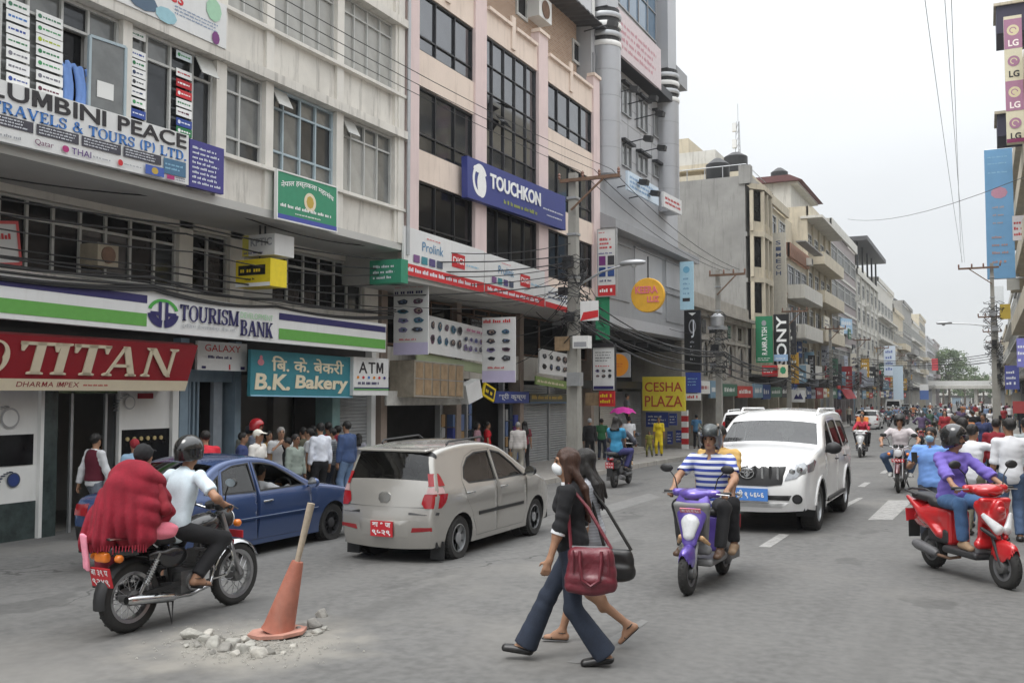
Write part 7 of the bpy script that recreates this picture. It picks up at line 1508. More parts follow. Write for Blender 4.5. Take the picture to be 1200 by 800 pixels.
def person_parts(sp):
 """meshes of one figure facing +Y with its feet at z=0: continuous body, then clothes, hair, shoes. Returns [(part, mesh, colour key)]"""
 H=sp.get('H',1.7);k=H/1.7;fem=sp.get('fem',0);h=sp.get('res',.016);fat=sp.get('fat',1.0)
 pel=V3(sp.get('pel',(0,0,.93*k)));ly,lx=R(sp.get('lean',0)),R(sp.get('tilt',0));tw=R(sp.get('twist',0))
 up=V3((math.sin(lx),math.sin(ly),math.cos(ly)*math.cos(lx))).normalized();rt0=V3((1,0,0));
 rt=(Matrix.Rotation(tw,3,'Z')@rt0);rt=(rt-up*rt.dot(up)).normalized();fw=up.cross(rt).normalized()
 prt=(Matrix.Rotation(R(sp.get('ptwist',0)),3,'Z')@rt0)
 bend=R(sp.get('bend',0));up2=(up+fw*math.tan(bend)).normalized();fw2=up2.cross(rt).normalized()*1.0
 waist=pel+up*.13*k;chest=waist+up2*.24*k;neck=chest+up2*.15*k
 hy,hp=R(sp.get('head',(0,0))[0]),R(sp.get('head',(0,0))[1])
 hf=(Matrix.Rotation(hy,3,'Z')@(V3((0,1,0))if sp.get('head_abs')else V3((fw.x,fw.y,0)).normalized()));hf=(hf+V3((0,0,math.sin(hp)))).normalized();hr=hf.cross(V3((0,0,1))).normalized();hu=hr.cross(hf)
 hc=neck+up2*.06*k+V3((0,0,.115*k))+hf*.025*k
 sw=(.17 if fem else.19)*k*fat**.5;shl={-1:chest+up2*.105*k-rt*sw,1:chest+up2*.105*k+rt*sw};hip={-1:pel-prt*.088*k-V3((0,0,.02)),1:pel+prt*.088*k-V3((0,0,.02))}
 arms,legs={},{}
 for s,key in((-1,'L'),(1,'R')):
  wr=sp.get('hand'+key,(s*.25*k,.04,.80*k));el,w_=ik(shl[s],wr,.285*k,.255*k,sp.get('elbow'+key,(s*.35,-1,-.15)));arms[s]=(shl[s],el,w_)
  an=sp.get('foot'+key,(s*.1,0,.085));kn,a_=ik(hip[s],an,.43*k,.425*k,sp.get('knee'+key,(s*.12,1,.1)));legs[s]=(hip[s],kn,a_)
 pts=[pel,neck,hc+V3((0,0,.16*k))]+[p for a in list(arms.values())+list(legs.values())for p in a]
 mn=V3([min(p[i]for p in pts)for i in range(3)])-V3((.3,.33,.14));mx=V3([max(p[i]for p in pts)for i in range(3)])+V3((.3,.33,.08))
 mn.z=min(mn.z,-.02)if sp.get('floor',1)else mn.z
 new=lambda:SDF(mn,mx,h);out=[]
 # body
 b=new()
 b.ell(chest,(.135*k*fat,.095*k*fat,.17*k),Matrix((rt,fw2,up2)).transposed(),.05).ell(waist,(.115*k*fat,.085*k*fat,.13*k),None,.05).ell(pel,(.145*k*fat,.1*k*fat,.12*k),None,.05)
 b.cone(neck-up2*.04,hc-hu*.05*k,.056*k,.05*k,.03)
 hm=Matrix((hr,hf,hu)).transposed()
 b.ell(hc+hu*.02*k-hf*.012*k,(.073*k,.092*k,.092*k),hm,.02).ell(hc-hu*.045*k+hf*.018*k,(.056*k,.066*k,.07*k),hm,.03).ell(hc-hu*.088*k+hf*.055*k,(.026*k,.022*k,.02*k),hm,.03)
 b.cone(hc+hf*.083*k+hu*.012*k,hc+hf*.104*k-hu*.026*k,.009*k,.0135*k,.014).ell(hc+hf*.07*k+hu*.03*k,(.05*k,.022*k,.012*k),hm,.015)
 for s in(-1,1):
  b.ell(hc+hr*s*.073*k-hf*.008*k-hu*.01*k,(.012*k,.02*k,.03*k),hm,.008);b.ell(hc+hr*s*.032*k+hf*.086*k+hu*.014*k,(.013*k,.009*k,.008*k),hm,.012,'sub')
  a0,a1,a2=arms[s];b.cone(a0,a1,.05*k*fat,.038*k,.04).cone(a1,a2,.038*k,.026*k,.02).ell(a1.lerp(a2,.25),(.04*k,)*3,None,.03)
  d=(a2-a1).normalized();hd=V3(sp['hdir'+'LR'[s>0]]).normalized()if 'hdir'+'LR'[s>0]in sp else d
  pn=V3(sp.get('palm'+'LR'[s>0],(-s,.25,0)));pn=(pn-hd*pn.dot(hd)).normalized();sd=hd.cross(pn).normalized()*1.0
  if sd.dot(V3((0,1,.3)))<0 and 'palm'+'LR'[s>0]not in sp:sd=-sd
  pc=a2+hd*.052*k;b.cone(a2,a2+hd*.02,.026*k,.028*k,.02)
  for f in(-1,-.33,.33,1):b.cone(a2+hd*.02*k+sd*f*.012*k,a2+hd*.085*k+sd*f*.027*k,.014*k,.0125*k,.012)
  cu=sp.get('curl'+'LR'[s>0],sp.get('curl',.45))
  for i,f in enumerate((-1,-.34,.34,1)):
   L=(.062,.075,.08,.068)[i]*k if sd.dot(V3((0,1,0)))>-2 else.07;p0=a2+hd*.085*k+sd*f*.029*k;dd=(hd*math.cos(cu)+pn*math.sin(cu));p1=p0+dd*L*.5;d2=hd*math.cos(cu*2.1)+pn*math.sin(cu*2.1);p2=p1+d2*L*.5
   b.cone(p0,p1,.0105*k,.0095*k,.006).cone(p1,p2,.0095*k,.008*k,.004)
  t0=a2+hd*.03*k+sd*.024*k;t1=t0+(hd*.5+sd*.75+pn*.35).normalized()*.035*k;t2=t1+(hd*.85+sd*.2+pn*(.3+cu*.4)).normalized()*.035*k;b.cone(t0,t1,.014*k,.012*k,.01).cone(t1,t2,.0115*k,.009*k,.005)
  l0,l1,l2=legs[s];b.cone(l0,l1,.078*k*fat,.05*k,.03).cone(l1,l2,.048*k,.034*k,.02).ell(l1.lerp(l2,.3)-fw*.008,(.046*k,.048*k,.09*k),None,.02)
  fd=V3(sp.get('toe'+'LR'[s>0],(s*.12,1,0))).normalized();fdn=V3((0,0,-1));fdn=(fdn-fd*fdn.dot(fd)).normalized();heel=l2+fdn*.05*k-fd*.03*k;toe=l2+fdn*.062*k+fd*.15*k
  b.cone(l2,heel,.034*k,.03*k,.02).cone(heel,toe,.03*k,.024*k,.02,squash=(fd.cross(fdn),1.35)).cone(l2,l2.lerp(toe,.5),.033*k,.026*k,.02)
  legs[s]+=(fd,fdn)
 out.append(('body',b.mesh('body',SKIN[0]),'skin'))
 # upper garment
 top=sp.get('top','shirt')
 if top:
  c=new();t=sp.get('loose',.02)
  c.ell(chest+up2*.01,((.145 if not fem else.135)*k*fat+t,.105*k*fat+t,.175*k+t*.6),Matrix((rt,fw2,up2)).transposed(),.05).ell(pel+V3((0,0,.02)),((.148 if fem else.14)*k*fat+t,.108*k*fat+t,.14*k),None,.06)
  if fem:c.ell(waist,(.122*k*fat+t,.092*k*fat+t,.15*k),None,.06)
  else:c.cone(chest-up2*.03,pel,.138*k*fat+t*.7,.14*k*fat+t,.05,squash=(fw,.76))
  c.cone(shl[-1],shl[1],.052*k,None,.05)
  if fem:
   for s in(-1,1):c.ell(chest+fw2*.085*k+rt*s*.06*k-up2*.01,(.06*k,.05*k,.06*k),None,.04)
  if sp.get('tail'):
   zt=sp['tail'];c.cone(pel+V3((0,0,.02)),V3((pel.x,pel.y-.01,zt)),.14*k*fat,(.14+.05)*k*fat,.06,squash=(fw,.78))
   c.cut((0,0,zt+.02),(0,0,-1))
  else:c.cut(pel+up*sp.get('hem',-.06)*k,-up)
  c.cut(neck+up2*.012*k-fw2*.0,up2+fw2*.25);
  if sp.get('collar',1):c.cone(neck-up2*.012-fw2*.004,neck+up2*.032*k+fw2*.006,.07*k,.064*k,.012,flat=2)
  c.cone(neck-up2*.015*k+fw2*.004,neck+up2*.12*k+fw2*.03,.054*k,.06*k,.004,'sub')
  if sp.get('open',1):c.ell(neck+fw2*.075*k-up2*.012*k,(.022*k,.035*k,.05*k),None,.01,'sub')
  sl=sp.get('sleeve','short')
  for s in(-1,1):
   a0,a1,a2=arms[s];st=t*.6+.012
   if sl=='none':continue
   if sl=='short':c.cone(a0,a0.lerp(a1,.72),.054*k*fat+st*.4,.043*k+st*.8,.025,flat=1)
   else:
    fr_={'long':.93,'elbow':.12,'three':.5}[sl];c.cone(a0,a1,.05*k*fat+st*.3,.042*k+st*.5,.03).cone(a1,a1.lerp(a2,fr_),.046*k+st*.7,(.034 if sl=='long' else.045)*k+st*.55,.02,flat=1)
  c.wob(cloth_wob(sp.get('wob',.0045),1,sp.get('seed',1)))
  out.append((sp.get('top_name','shirt'),c.mesh('shirt',WHITE),'top'))
  if sp.get('vest'):
   v=new();t2=t+.016;v.ell(chest+up2*.01,(.145*k*fat+t2,.105*k*fat+t2,.175*k+t2*.6),Matrix((rt,fw2,up2)).transposed(),.05).ell(pel+V3((0,0,.03)),(.142*k*fat+t2,.108*k*fat+t2,.13*k),None,.06).cone(chest-up2*.03,pel,.138*k*fat+t2*.9,.14*k*fat+t2,.05,squash=(fw,.78)).cone(shl[-1],shl[1],.062*k,None,.05).cut(pel+up*.02,-up).cut(neck-up2*.0,up2+fw2*.5)
   for s in(-1,1):a0,a1,a2=arms[s];v.cone(a0,a0.lerp(a1,.6),.075*k,.07*k,.01,'sub')
   v.ell(neck+fw2*.1*k-up2*.06*k,(.05*k,.09*k,.14*k),None,.01,'sub');out.append(('waistcoat',v.mesh('waistcoat',WHITE),'vest'))
   # trousers or skirt
 bt=sp.get('bottom','trousers')
 if bt:
  c=new();fl=sp.get('flare',0)
  c.ell(pel,(.15*k*fat+.012,.108*k*fat+.012,.125*k),None,.05);c.cut(pel+up*sp.get('waistz',.085)*k,up)
  for s in(-1,1):
   l0,l1,l2=legs[s][:3]
   if bt=='trousers':c.cone(l0,l1,.09*k*fat,.07*k,.04).cone(l1,l1.lerp(l2,sp.get('trl',.97)),.072*k,(.062+fl)*k,.03,flat=1)
   elif bt=='short':c.cone(l0,l0.lerp(l1,1.0),.095*k*fat,.085*k,.04,flat=1)
  if bt=='skirt':m_=(legs[-1][1]+legs[1][1])/2;c.cone(pel,V3((pel.x,m_.y*.6+pel.y*.4,sp.get('skz',.5))),.15*k,.18*k,.06,squash=(fw,.85));c.cut((0,0,sp.get('skz',.5)),(0,0,-1))
  c.wob(cloth_wob(sp.get('wobt',.0032),.8,sp.get('seed',1)+7))
  out.append(('trousers' if bt!='skirt' else 'skirt',c.mesh('trousers',WHITE),'bottom'))
  # shoes
 if sp.get('shoe',1):
  for s in(-1,1):
   l0,l1,l2,fd,fdn=legs[s];sr=fd.cross(fdn);c=SDF(l2-V3((.2,.24,.16)),l2+V3((.2,.24,.12)),h*.8);heel=l2+fdn*.045*k-fd*.03*k;toe=l2+fdn*.06*k+fd*.165*k
   if sp.get('shoe')=='sandal':
    c.cone(heel+fdn*.03*k,toe+fdn*.016*k,.034*k,.032*k,.01,squash=(fdn,.3));c.cone(toe-fd*.07*k-sr*.034*k+fdn*.0,toe-fd*.07*k-fdn*.032*k,.009,None,.004).cone(toe-fd*.07*k+sr*.034*k,toe-fd*.07*k-fdn*.032*k,.009,None,.004)
    for a in range(8):c.cone(l2+(sr*math.cos(a*.785)+fd*math.sin(a*.785))*.042*k+fdn*.012,l2+(sr*math.cos(a*.785+.785)+fd*math.sin(a*.785+.785))*.042*k+fdn*.012,.008,None,.003)
   else:
    c.cone(heel,toe,.042*k,.036*k,.02,squash=(sr,1.2));hi=sp.get('shoe')=='pump'
    if not hi:c.cone(l2+fdn*.03*k,l2.lerp(toe,.45),.046*k,.038*k,.02)
    c.cut(l2+fdn*.083*k,fdn);c.cut(l2-fdn*(.012 if not hi else-.03)*k,-fdn-fd*(.2 if not hi else.1))
   out.append(('shoe',c.mesh('shoe',SHOEB),'shoe'))
   # hair, face
 hs=sp.get('hair','short')
 if hs:
  c=SDF(hc-V3((.24,.24,.75 if hs=='long' else.28)),hc+V3((.24,.24,.24)),h*.8)
  c.ell(hc+hu*.03*k-hf*.02*k,(.081*k,.098*k,.094*k),hm,.02)
  if hs=='long':
   c.ell(hc-hf*.045*k-hu*.05*k,(.08*k,.056*k,.12*k),hm,.03)
   bk=V3((-hf.x,-hf.y,0)).normalized();L=sp.get('hair_len',.42)
   for i in range(-3,4):mp=hc+hr*i*.03*k+bk*(.125+.012*(i%2))*k-V3((0,0,.2*k));c.cone(hc+hr*i*.019*k+bk*.05*k-hu*.04*k,mp,.03*k,.029*k,.018).cone(mp,hc+hr*i*.036*k+bk*(.165+.02*(i%2))*k-V3((0,0,L*(1-.03*i*i+.06*(i%2))))*k,.029*k,.010*k,.014)
   for s in(-1,1):c.cone(hc+hr*s*.07*k+hu*.03*k+hf*.02*k,hc+hr*s*.085*k-hf*.02*k-V3((0,0,.24*k)),.024*k,.02*k,.03)
  if hs=='bun':c.ell(hc-hf*.11*k+hu*.0,(.045*k,)*3,None,.02)
  if hs=='cap':c.cone(hc+hf*.05*k+hu*.055*k,hc+hf*.14*k+hu*.045*k,.055*k,.045*k,.02,squash=(hu,.22))
  c.ell(hc+hf*.085*k-hu*.045*k,(.064*k,.07*k,.1*k),hm,.012,'sub')
  if hs in('short','cap'):c.cut(hc-hu*.07*k,-hu+hf*.35)
  if hs=='cap':c.ell(hc+hf*.1*k-hu*.02*k,(.09*k,.05*k,.065*k),hm,.01,'sub')
  c.wob(cloth_wob(.0035,2.4,3));out.append(({'cap':'cap'}.get(hs,'hair'),c.mesh('hair',HAIRB),'hair'))
 if sp.get('helmet'):
  c=SDF(hc-V3((.26,.26,.26)),hc+V3((.26,.26,.26)),min(h,.014));c.ell(hc+hu*.035*k-hf*.012*k,(.128*k,.15*k,.142*k),hm,.02);c.ell(hc-hu*.05*k-hf*.02*k,(.122*k,.13*k,.1*k),hm,.04)
  c.cut(hc-hu*(.115 if sp['helmet']!='open' else.06)*k,-hu+hf*.1);full=sp['helmet']=='full'
  c.box(hc+hf*.15*k-hu*(.0 if full else.06)*k,(.084*k,.09*k,(.042 if full else.1)*k),hm,.03,.008,'sub');c.ell(hc-hu*.06*k,(.098*k,.115*k,.15*k),hm,.01,'sub')
  out.append(('helmet',c.mesh('helmet',BLACK),'helmet'))
  if sp.get('visor',1):
   m=MB();vs=[]
   for i in range(13):
    a=R(-62+124*i/12)
    for j,(z,r_)in enumerate(((.095,.142),(.05,.153),(.0,.156),(-.035,.152))):rr=r_*k+.004;p=hc+hu*z*k-hf*.012*k+hr*math.sin(a)*rr*.86+hf*math.cos(a)*rr;vs.append(p+(hu*.085+hf*.005 if sp.get('visor')=='up' else V3((0,0,0))))
   m.add(vs,[(4*i+j,4*i+1+j,4*i+5+j,4*i+4+j)for i in range(12)for j in range(3)]);out.append(('visor',m.mesh('visor',CGL,60),'visor'))
 if h<=.02:
  for s in(-1,1):
   m=MB();e=hc+hr*s*.032*k+hf*.083*k+hu*.013*k;m.lathe([(.0005,.006),(.009*k,.003),(.0125*k,-.003)],10,e,hf,cap=False);out.append(('eye',m.mesh('eye',EYED,180),'eye'))
   m=MB();m.tube([hc+hr*s*.014*k+hf*.094*k+hu*.034*k,hc+hr*s*.034*k+hf*.093*k+hu*.04*k,hc+hr*s*.052*k+hf*.08*k+hu*.034*k],[.004,.0048,.003],5);out.append(('eyebrow',m.mesh('eyebrow',HAIRB),'brow'))
  if not sp.get('mask'):
   m=MB();m.tube([hc-hr*.024*k+hf*.082*k-hu*.054*k,hc+hf*.094*k-hu*.053*k,hc+hr*.024*k+hf*.082*k-hu*.054*k],[.004,.0078,.004],6);out.append(('lips',m.mesh('lips',LIP,180),'lips'))
 if sp.get('mask'):
  c=SDF(hc-V3((.2,.2,.2)),hc+V3((.2,.2,.2)),.012);c.ell(hc-hu*.05*k+hf*.03*k,(.062*k,.078*k,.062*k),hm,.01).ell(hc+hf*.09*k-hu*.03*k,(.022*k,.024*k,.03*k),hm,.03);c.cut(hc+hf*.03*k,-hf);c.cut(hc+hu*.008*k,hu-hf*.1)
  out.append(('face_mask',c.mesh('face_mask',WHITE),'mask'))
  for s in(-1,1):
   m=MB();m.tube([hc+hr*s*.055*k+hf*.045*k-hu*.02*k,hc+hr*s*.076*k-hu*.0],.003,4);out.append(('mask_strap',m.mesh('mask_strap',WHITE),'mask'))
 info=dict(hc=hc,neck=neck,chest=chest,pel=pel,arms=arms,legs=legs,up=up2,fw=fw2,rt=rt,hf=hf,hu=hu,hr=hr,k=k)
 return out,info
PINFO={}
def person(label,loc,rz,sp,cols,group=None,cat='person',key=None):
 """cols: skin, top, bottom, hair, shoe ... -> material"""
 if key is None or key not in _PC:
  r=person_parts(sp)
  if key is not None:_PC[key]=r
 else:r=_PC[key]
 parts,info=r
 e=thing('person',label,cat,loc,R(rz),group);PINFO[e]=info
 D=dict(skin=SKIN[0],top=WHITE,bottom=DKMET,hair=HAIRB,shoe=SHOEB,eye=EYED,brow=HAIRB,lips=LIP,mask=Mc((150,185,200),.8),helmet=BLACK,visor=CGL,vest=DKMET);D.update(cols)
 for nm,me,key_ in parts:
  o=link(nm,me,e);o.material_slots[0].link='OBJECT';o.material_slots[0].material=D[key_]
 return e
 # motorcycles and scooters (facing +Y, wheels on z=0)
SEATV=M('seat_vinyl',(.02,.02,.021),.55,var=.15,scale=20);ENG=M('engine_alloy',(.17,.17,.17),.45,metal=.6,var=.25,scale=14);STEELT=M('brushed_steel',(.4,.4,.41),.3,metal=.9,var=.1);GREYPL=M('grey_plastic',(.12,.12,.125),.5,var=.1)
def L(e,name,mb_,mat,smooth=50,par=None):return mb_.build(name,mat,par or e,smooth,world=False)
def bike_wheel(e,y,r,tw,spokes=True,rimmat=STEELT,x=0):
 m=MB();rr=r-tw*.95;prof=[(rr,-tw*.35),(r-tw*.45,-tw*.5),(r-tw*.12,-tw*.38),(r,-tw*.12),(r,tw*.12),(r-tw*.12,tw*.38),(r-tw*.45,tw*.5),(rr,tw*.35)]
 m.lathe(prof,36,(x,y,r),(1,0,0),cap=False)
 for k in range(44):
  a=6.283*k/44;c,s_=math.cos(a),math.sin(a);m.bar((x-tw*.2*(1 if k%2 else-.2),y+c*r,r+s_*r),(x+tw*.2*(-.2 if k%2 else 1),y+c*r,r+s_*r),r*.05,.012,(0,c,s_))
 L(e,'tyre',m,TYRE)
 m=MB();m.lathe([(rr-.018,-tw*.33),(rr+.012,-tw*.4),(rr+.012,tw*.4),(rr-.018,tw*.33),(rr-.022,0),(rr-.018,-tw*.33)],36,(x,y,r),(1,0,0),cap=False)
 rim=L(e,'rim',m,rimmat);m=MB()
 if spokes:
  for k in range(32):
   a=6.283*k/32;b=a+(.42 if k%4<2 else-.42);sx=.05 if k%2 else-.05;m.tube([(x+sx,y+math.cos(a)*.055,r+math.sin(a)*.055),(x+sx*.1,y+math.cos(b)*(rr-.015),r+math.sin(b)*(rr-.015))],.0032,4)
  tag(m.build('spokes',STEELT,rim,None,world=False),kind='stuff')
 else:
  m=MB()
  for k in range(5):
   a=6.283*k/5;m.bar((x,y+math.cos(a)*.04,r+math.sin(a)*.04),(x,y+math.cos(a)*(rr-.01),r+math.sin(a)*(rr-.01)),.05,.05,(1,0,0))
  L(e,'wheel_spokes',m,rimmat,par=rim)
 m=MB();m.lathe([(.02,-.09),(.065,-.07),(.075,-.03),(.075,.03),(.065,.07),(.02,.09)],18,(x,y,r),(1,0,0));L(e,'hub',m,ENG)
def mesh_of(e,name,sdf,mat,par=None):return link(name,sdf.mesh(name,mat),par or e)
def bar_mirror(e,x,y,z,sx,mat=BLACK,dy=-.05,h=.2):
 m=MB();m.tube([(x,y,z),(x+sx*.03,y+dy*.3,z+h*.6),(x+sx*.1,y+dy,z+h)],.007,5);a=L(e,'mirror_stem',m,mat)
 q=SDF((x+sx*.13-.12,y+dy-.1,z+h-.08),(x+sx*.13+.12,y+dy+.1,z+h+.12),.012);q.ell((x+sx*.13,y+dy,z+h+.02),(.075,.03,.048));q.cut((0,y+dy-.012,0),(0,-1,0));mesh_of(e,'mirror',q,mat,a)
 m=MB();n=16;m.add([(x+sx*.13+.064*math.cos(6.283*i/n),y+dy-.0135,z+h+.02+.04*math.sin(6.283*i/n))for i in range(n)],[tuple(range(n))]);L(e,'mirror_glass',m,CHROME,None,a)
def plate_on(e,c,w_,h,rx,lines,mat,pitch=0,flip=1):
 """small number plate at c facing -y (flip=1) or +y (flip=-1)"""
 c=V3(c);r=V3((flip,0,0));u=V3((0,math.sin(pitch),math.cos(pitch)));n=r.cross(u)
 m=MB();m.prism([(-w_/2,-h/2),(w_/2,-h/2),(w_/2,h/2),(-w_/2,h/2)],c,r,u,n*-.012);p=L(e,'number_plate',m,mat,None)
 for i,t in enumerate(lines):
  vs,fs,a,b,c0,d=text2d(t,.02);hh=h/len(lines);m=MB();m.add([c+n*.004+r*(-w_*.42+w_*.84*(x-a)/(b-a))+u*(h/2-hh*(i+1)+hh*.15+hh*.7*(y-c0)/(d-c0))for x,y in vs],fs);L(e,'plate_text',m,PLTX,None,p)
def motorbike(label,loc,rz,body,group=None,plate=PLRED,rack=True,guard=True,lines=('बा ३९ प','९२४९'),detail=True,head=WHL):
 e=thing('motorcycle',label,'motorcycle',loc,R(rz),group);ry,fy=-.60,.66;r=.305
 bike_wheel(e,ry,r,.10);bike_wheel(e,fy,r,.085)
 top=V3((0,.37,.86))
 for sx in(-1,1):
  m=MB();m.tube([(sx*.085,fy,r),(sx*.085,.52,.62)],.022,8);m.tube([(sx*.085,.53,.58),(sx*.085,.39,.93)],.027,8);L(e,'fork_leg',m,STEELT)
  m=MB();m.tube([(sx*.12,ry,r),(sx*.125,-.38,.66)],.012,6)
  L(e,'shock_absorber',m,STEELT);m=MB();m.lathe([(.026,i*.022+(.0 if j==0 else.011))if j==0 else(.034,i*.022+.011)for i in range(11)for j in(0,1)],10,(sx*.122,-.53,.41),V3((0,.15,.25)));L(e,'shock_spring',m,CHROME)
  m=MB();m.bar((sx*.10,ry-.05,r),(sx*.10,-.08,.36),.03,.05);L(e,'swing_arm',m,BLACK)
  m=MB();m.tube([(sx*.2,.34,1.0),(sx*.36,.24,1.02)],.017,8);L(e,'grip',m,BLACK);m=MB();m.tube([(sx*.2,.42,1.0),(sx*.35,.34,.99)],.006,5);L(e,'brake_lever',m,STEELT)
  m=MB();m.lathe([(.012,-.03),(.035,-.02),(.036,.02),(.02,.035)],10,(sx*.19,.5,.83),(sx,0,0));L(e,'indicator',m,AMB);m=MB();m.lathe([(.012,-.03),(.033,-.02),(.034,.02),(.02,.035)],10,(sx*.15,-.84,.68),(sx,0,0));L(e,'indicator',m,AMB)
  m=MB();m.bar((sx*.1,-.02,.31),(sx*.27,-.02,.31),.035,.02);L(e,'foot_peg',m,BLACK);m=MB();m.bar((sx*.1,-.34,.38),(sx*.25,-.34,.40),.03,.02);L(e,'foot_peg',m,BLACK)
  bar_mirror(e,sx*.19,.33,1.02,sx)
 m=MB();m.tube([(-.36,.24,1.02),(-.2,.34,1.0),(-.08,.40,.96),(.08,.40,.96),(.2,.34,1.0),(.36,.24,1.02)],.012,8);L(e,'handlebar',m,CHROME)
 m=MB();m.tube([(0,.42,.9),(0,.3,.62),(0,.22,.36),(0,-.12,.30)],.022,8);m.tube([(0,.40,.84),(0,.1,.78),(0,-.25,.7),(0,-.75,.74)],.02,8);m.tube([(0,-.12,.3),(0,-.22,.7)],.02,6);L(e,'frame',m,BLACK)
 q=SDF((-.2,-.12,.66),(.2,.46,1.0),.014);q.ell((0,.20,.83),(.135,.24,.105),Matrix.Rotation(.18,3,'X')).ell((0,.02,.80),(.10,.14,.075));q.box((0,.17,.70),(.05,.25,.06),None,.03,.03,'sub');mesh_of(e,'fuel_tank',q,body)
 q=SDF((-.2,-.86,.62),(.2,.1,.95),.015);q.box((0,-.16,.765),(.115,.2,.045),None,.04).box((0,-.52,.80),(.12,.28,.045),Matrix.Rotation(-.06,3,'X'),.04,.05);mesh_of(e,'seat',q,SEATV)
 for sx in(-1,1):
  q=SDF((sx*.11-.06,-.5,.46),(sx*.11+.06,.05,.74),.013);q.ell((sx*.1,-.2,.6),(.035,.17,.1)).ell((sx*.1,-.4,.64),(.03,.12,.05));mesh_of(e,'side_panel',q,body)
 q=SDF((-.16,-.95,.6),(.16,-.5,.84),.014);q.box((0,-.72,.72),(.1,.16,.045),Matrix.Rotation(-.15,3,'X'),.035);mesh_of(e,'tail_cowl',q,body)
 q=SDF((-.12,-1.0,.58),(.12,-.78,.8),.012);q.box((0,-.885,.69),(.075,.035,.045),None,.02);mesh_of(e,'tail_lamp',q,AMB if rack else REDL)
 q=SDF((-.14,.38,.7),(.14,.68,1.02),.014);q.ell((0,.50,.86),(.095,.11,.095));q.cut((0,.56,0),(0,1,0));mesh_of(e,'headlamp_shell',q,body if not guard else BLACK)
 m=MB();m.lathe([(.088,0),(.085,.015),(.05,.03),(.001,.034)],18,(0,.556,.86),(0,1,0),cap=False);L(e,'headlamp_lens',m,head)
 m=MB();m.lathe([(.05,0),(.052,.04),(.045,.05)],14,(-.06,.40,.98),(0,-.4,1));m.lathe([(.05,0),(.052,.04),(.045,.05)],14,(.06,.40,.98),(0,-.4,1));L(e,'instruments',m,BLACK)
 for nm,y0,a0,a1,rr,ww,mt in(('front_mudguard',fy,25,165,r+.03,.11,CHROME if guard else body),('rear_mudguard',ry,20,190,r+.035,.14,BLACK)):
  m=MB();n=14;vs=[]
  for k in range(n+1):
   a=R(a0+(a1-a0)*k/n);
   for f in(-1,-.6,0,.6,1):rad=rr-(.03 if abs(f)==1 else 0)+(.01 if f==0 else 0);vs.append((f*ww/2,y0+math.cos(a)*rad,r+math.sin(a)*rad))
  m.add(vs,[(5*k+j,5*k+j+1,5*k+6+j,5*k+5+j)for k in range(n)for j in range(4)]);L(e,nm,m,mt)
 m=MB();m.box(-.115,-.12,.25,.115,.16,.45);L(e,'crankcase',m,ENG,None)
 m=MB()
 for k in range(7):m.box(-.085,.07+.012*k,.45+.024*k,.085,.23+.012*k,.462+.024*k)
 m.box(-.06,.1,.45,.06,.22,.62);tag(L(e,'cylinder_fins',m,ENG,None),kind='stuff')
 for sx in(-1,1):
  m=MB();m.lathe([(.085,0),(.085,.03),(.06,.045)],18,(sx*.11,.02,.35),(sx,0,0));L(e,'engine_cover',m,STEELT)
 m=MB();m.tube([(.06,.23,.52),(.075,.32,.42),(.09,.25,.27),(.12,.0,.235),(.13,-.3,.25)],.02,8);L(e,'exhaust_pipe',m,CHROME);m=MB();m.lathe([(.03,0),(.045,.04),(.045,.5),(.032,.54),(.02,.54)],16,(.14,-.22,.25),V3((.02,-1,.12)));L(e,'silencer',m,CHROME)
 m=MB();m.box(-.125,ry-.02,.28,-.095,.0,.40);L(e,'chain_case',m,BLACK,None)
 m=MB();m.tube([(.1,-.2,.28),(.16,-.26,.02),(.05,-.24,.28),(-.05,-.24,.28),(-.16,-.26,.03),(-.1,-.2,.28)],.012,6);L(e,'stand',m,BLACK)
 if rack:
  m=MB();m.tube([(-.13,-.42,.72),(-.16,-.6,.83),(-.13,-.92,.85),(.13,-.92,.85),(.16,-.6,.83),(.13,-.42,.72)],.012,6);m.tube([(-.14,-.75,.85),(.14,-.75,.85)],.01,6);m.tube([(-.14,-.85,.85),(.14,-.85,.85)],.01,6);L(e,'luggage_rack',m,CHROME)
 if guard:
  m=MB()
  for sx in(-1,1):m.tube([(sx*.03,.36,.62),(sx*.2,.40,.66),(sx*.24,.40,.5),(sx*.2,.36,.36),(sx*.03,.24,.30)],.013,6)
  L(e,'crash_guard',m,CHROME)
 plate_on(e,(0,-.90,.52),.25,.17,0,lines,plate,-.25)
 if detail:plate_on(e,(0,.645,.70),.26,.07,0,(lines[-1],),plate,0,-1)
 return e
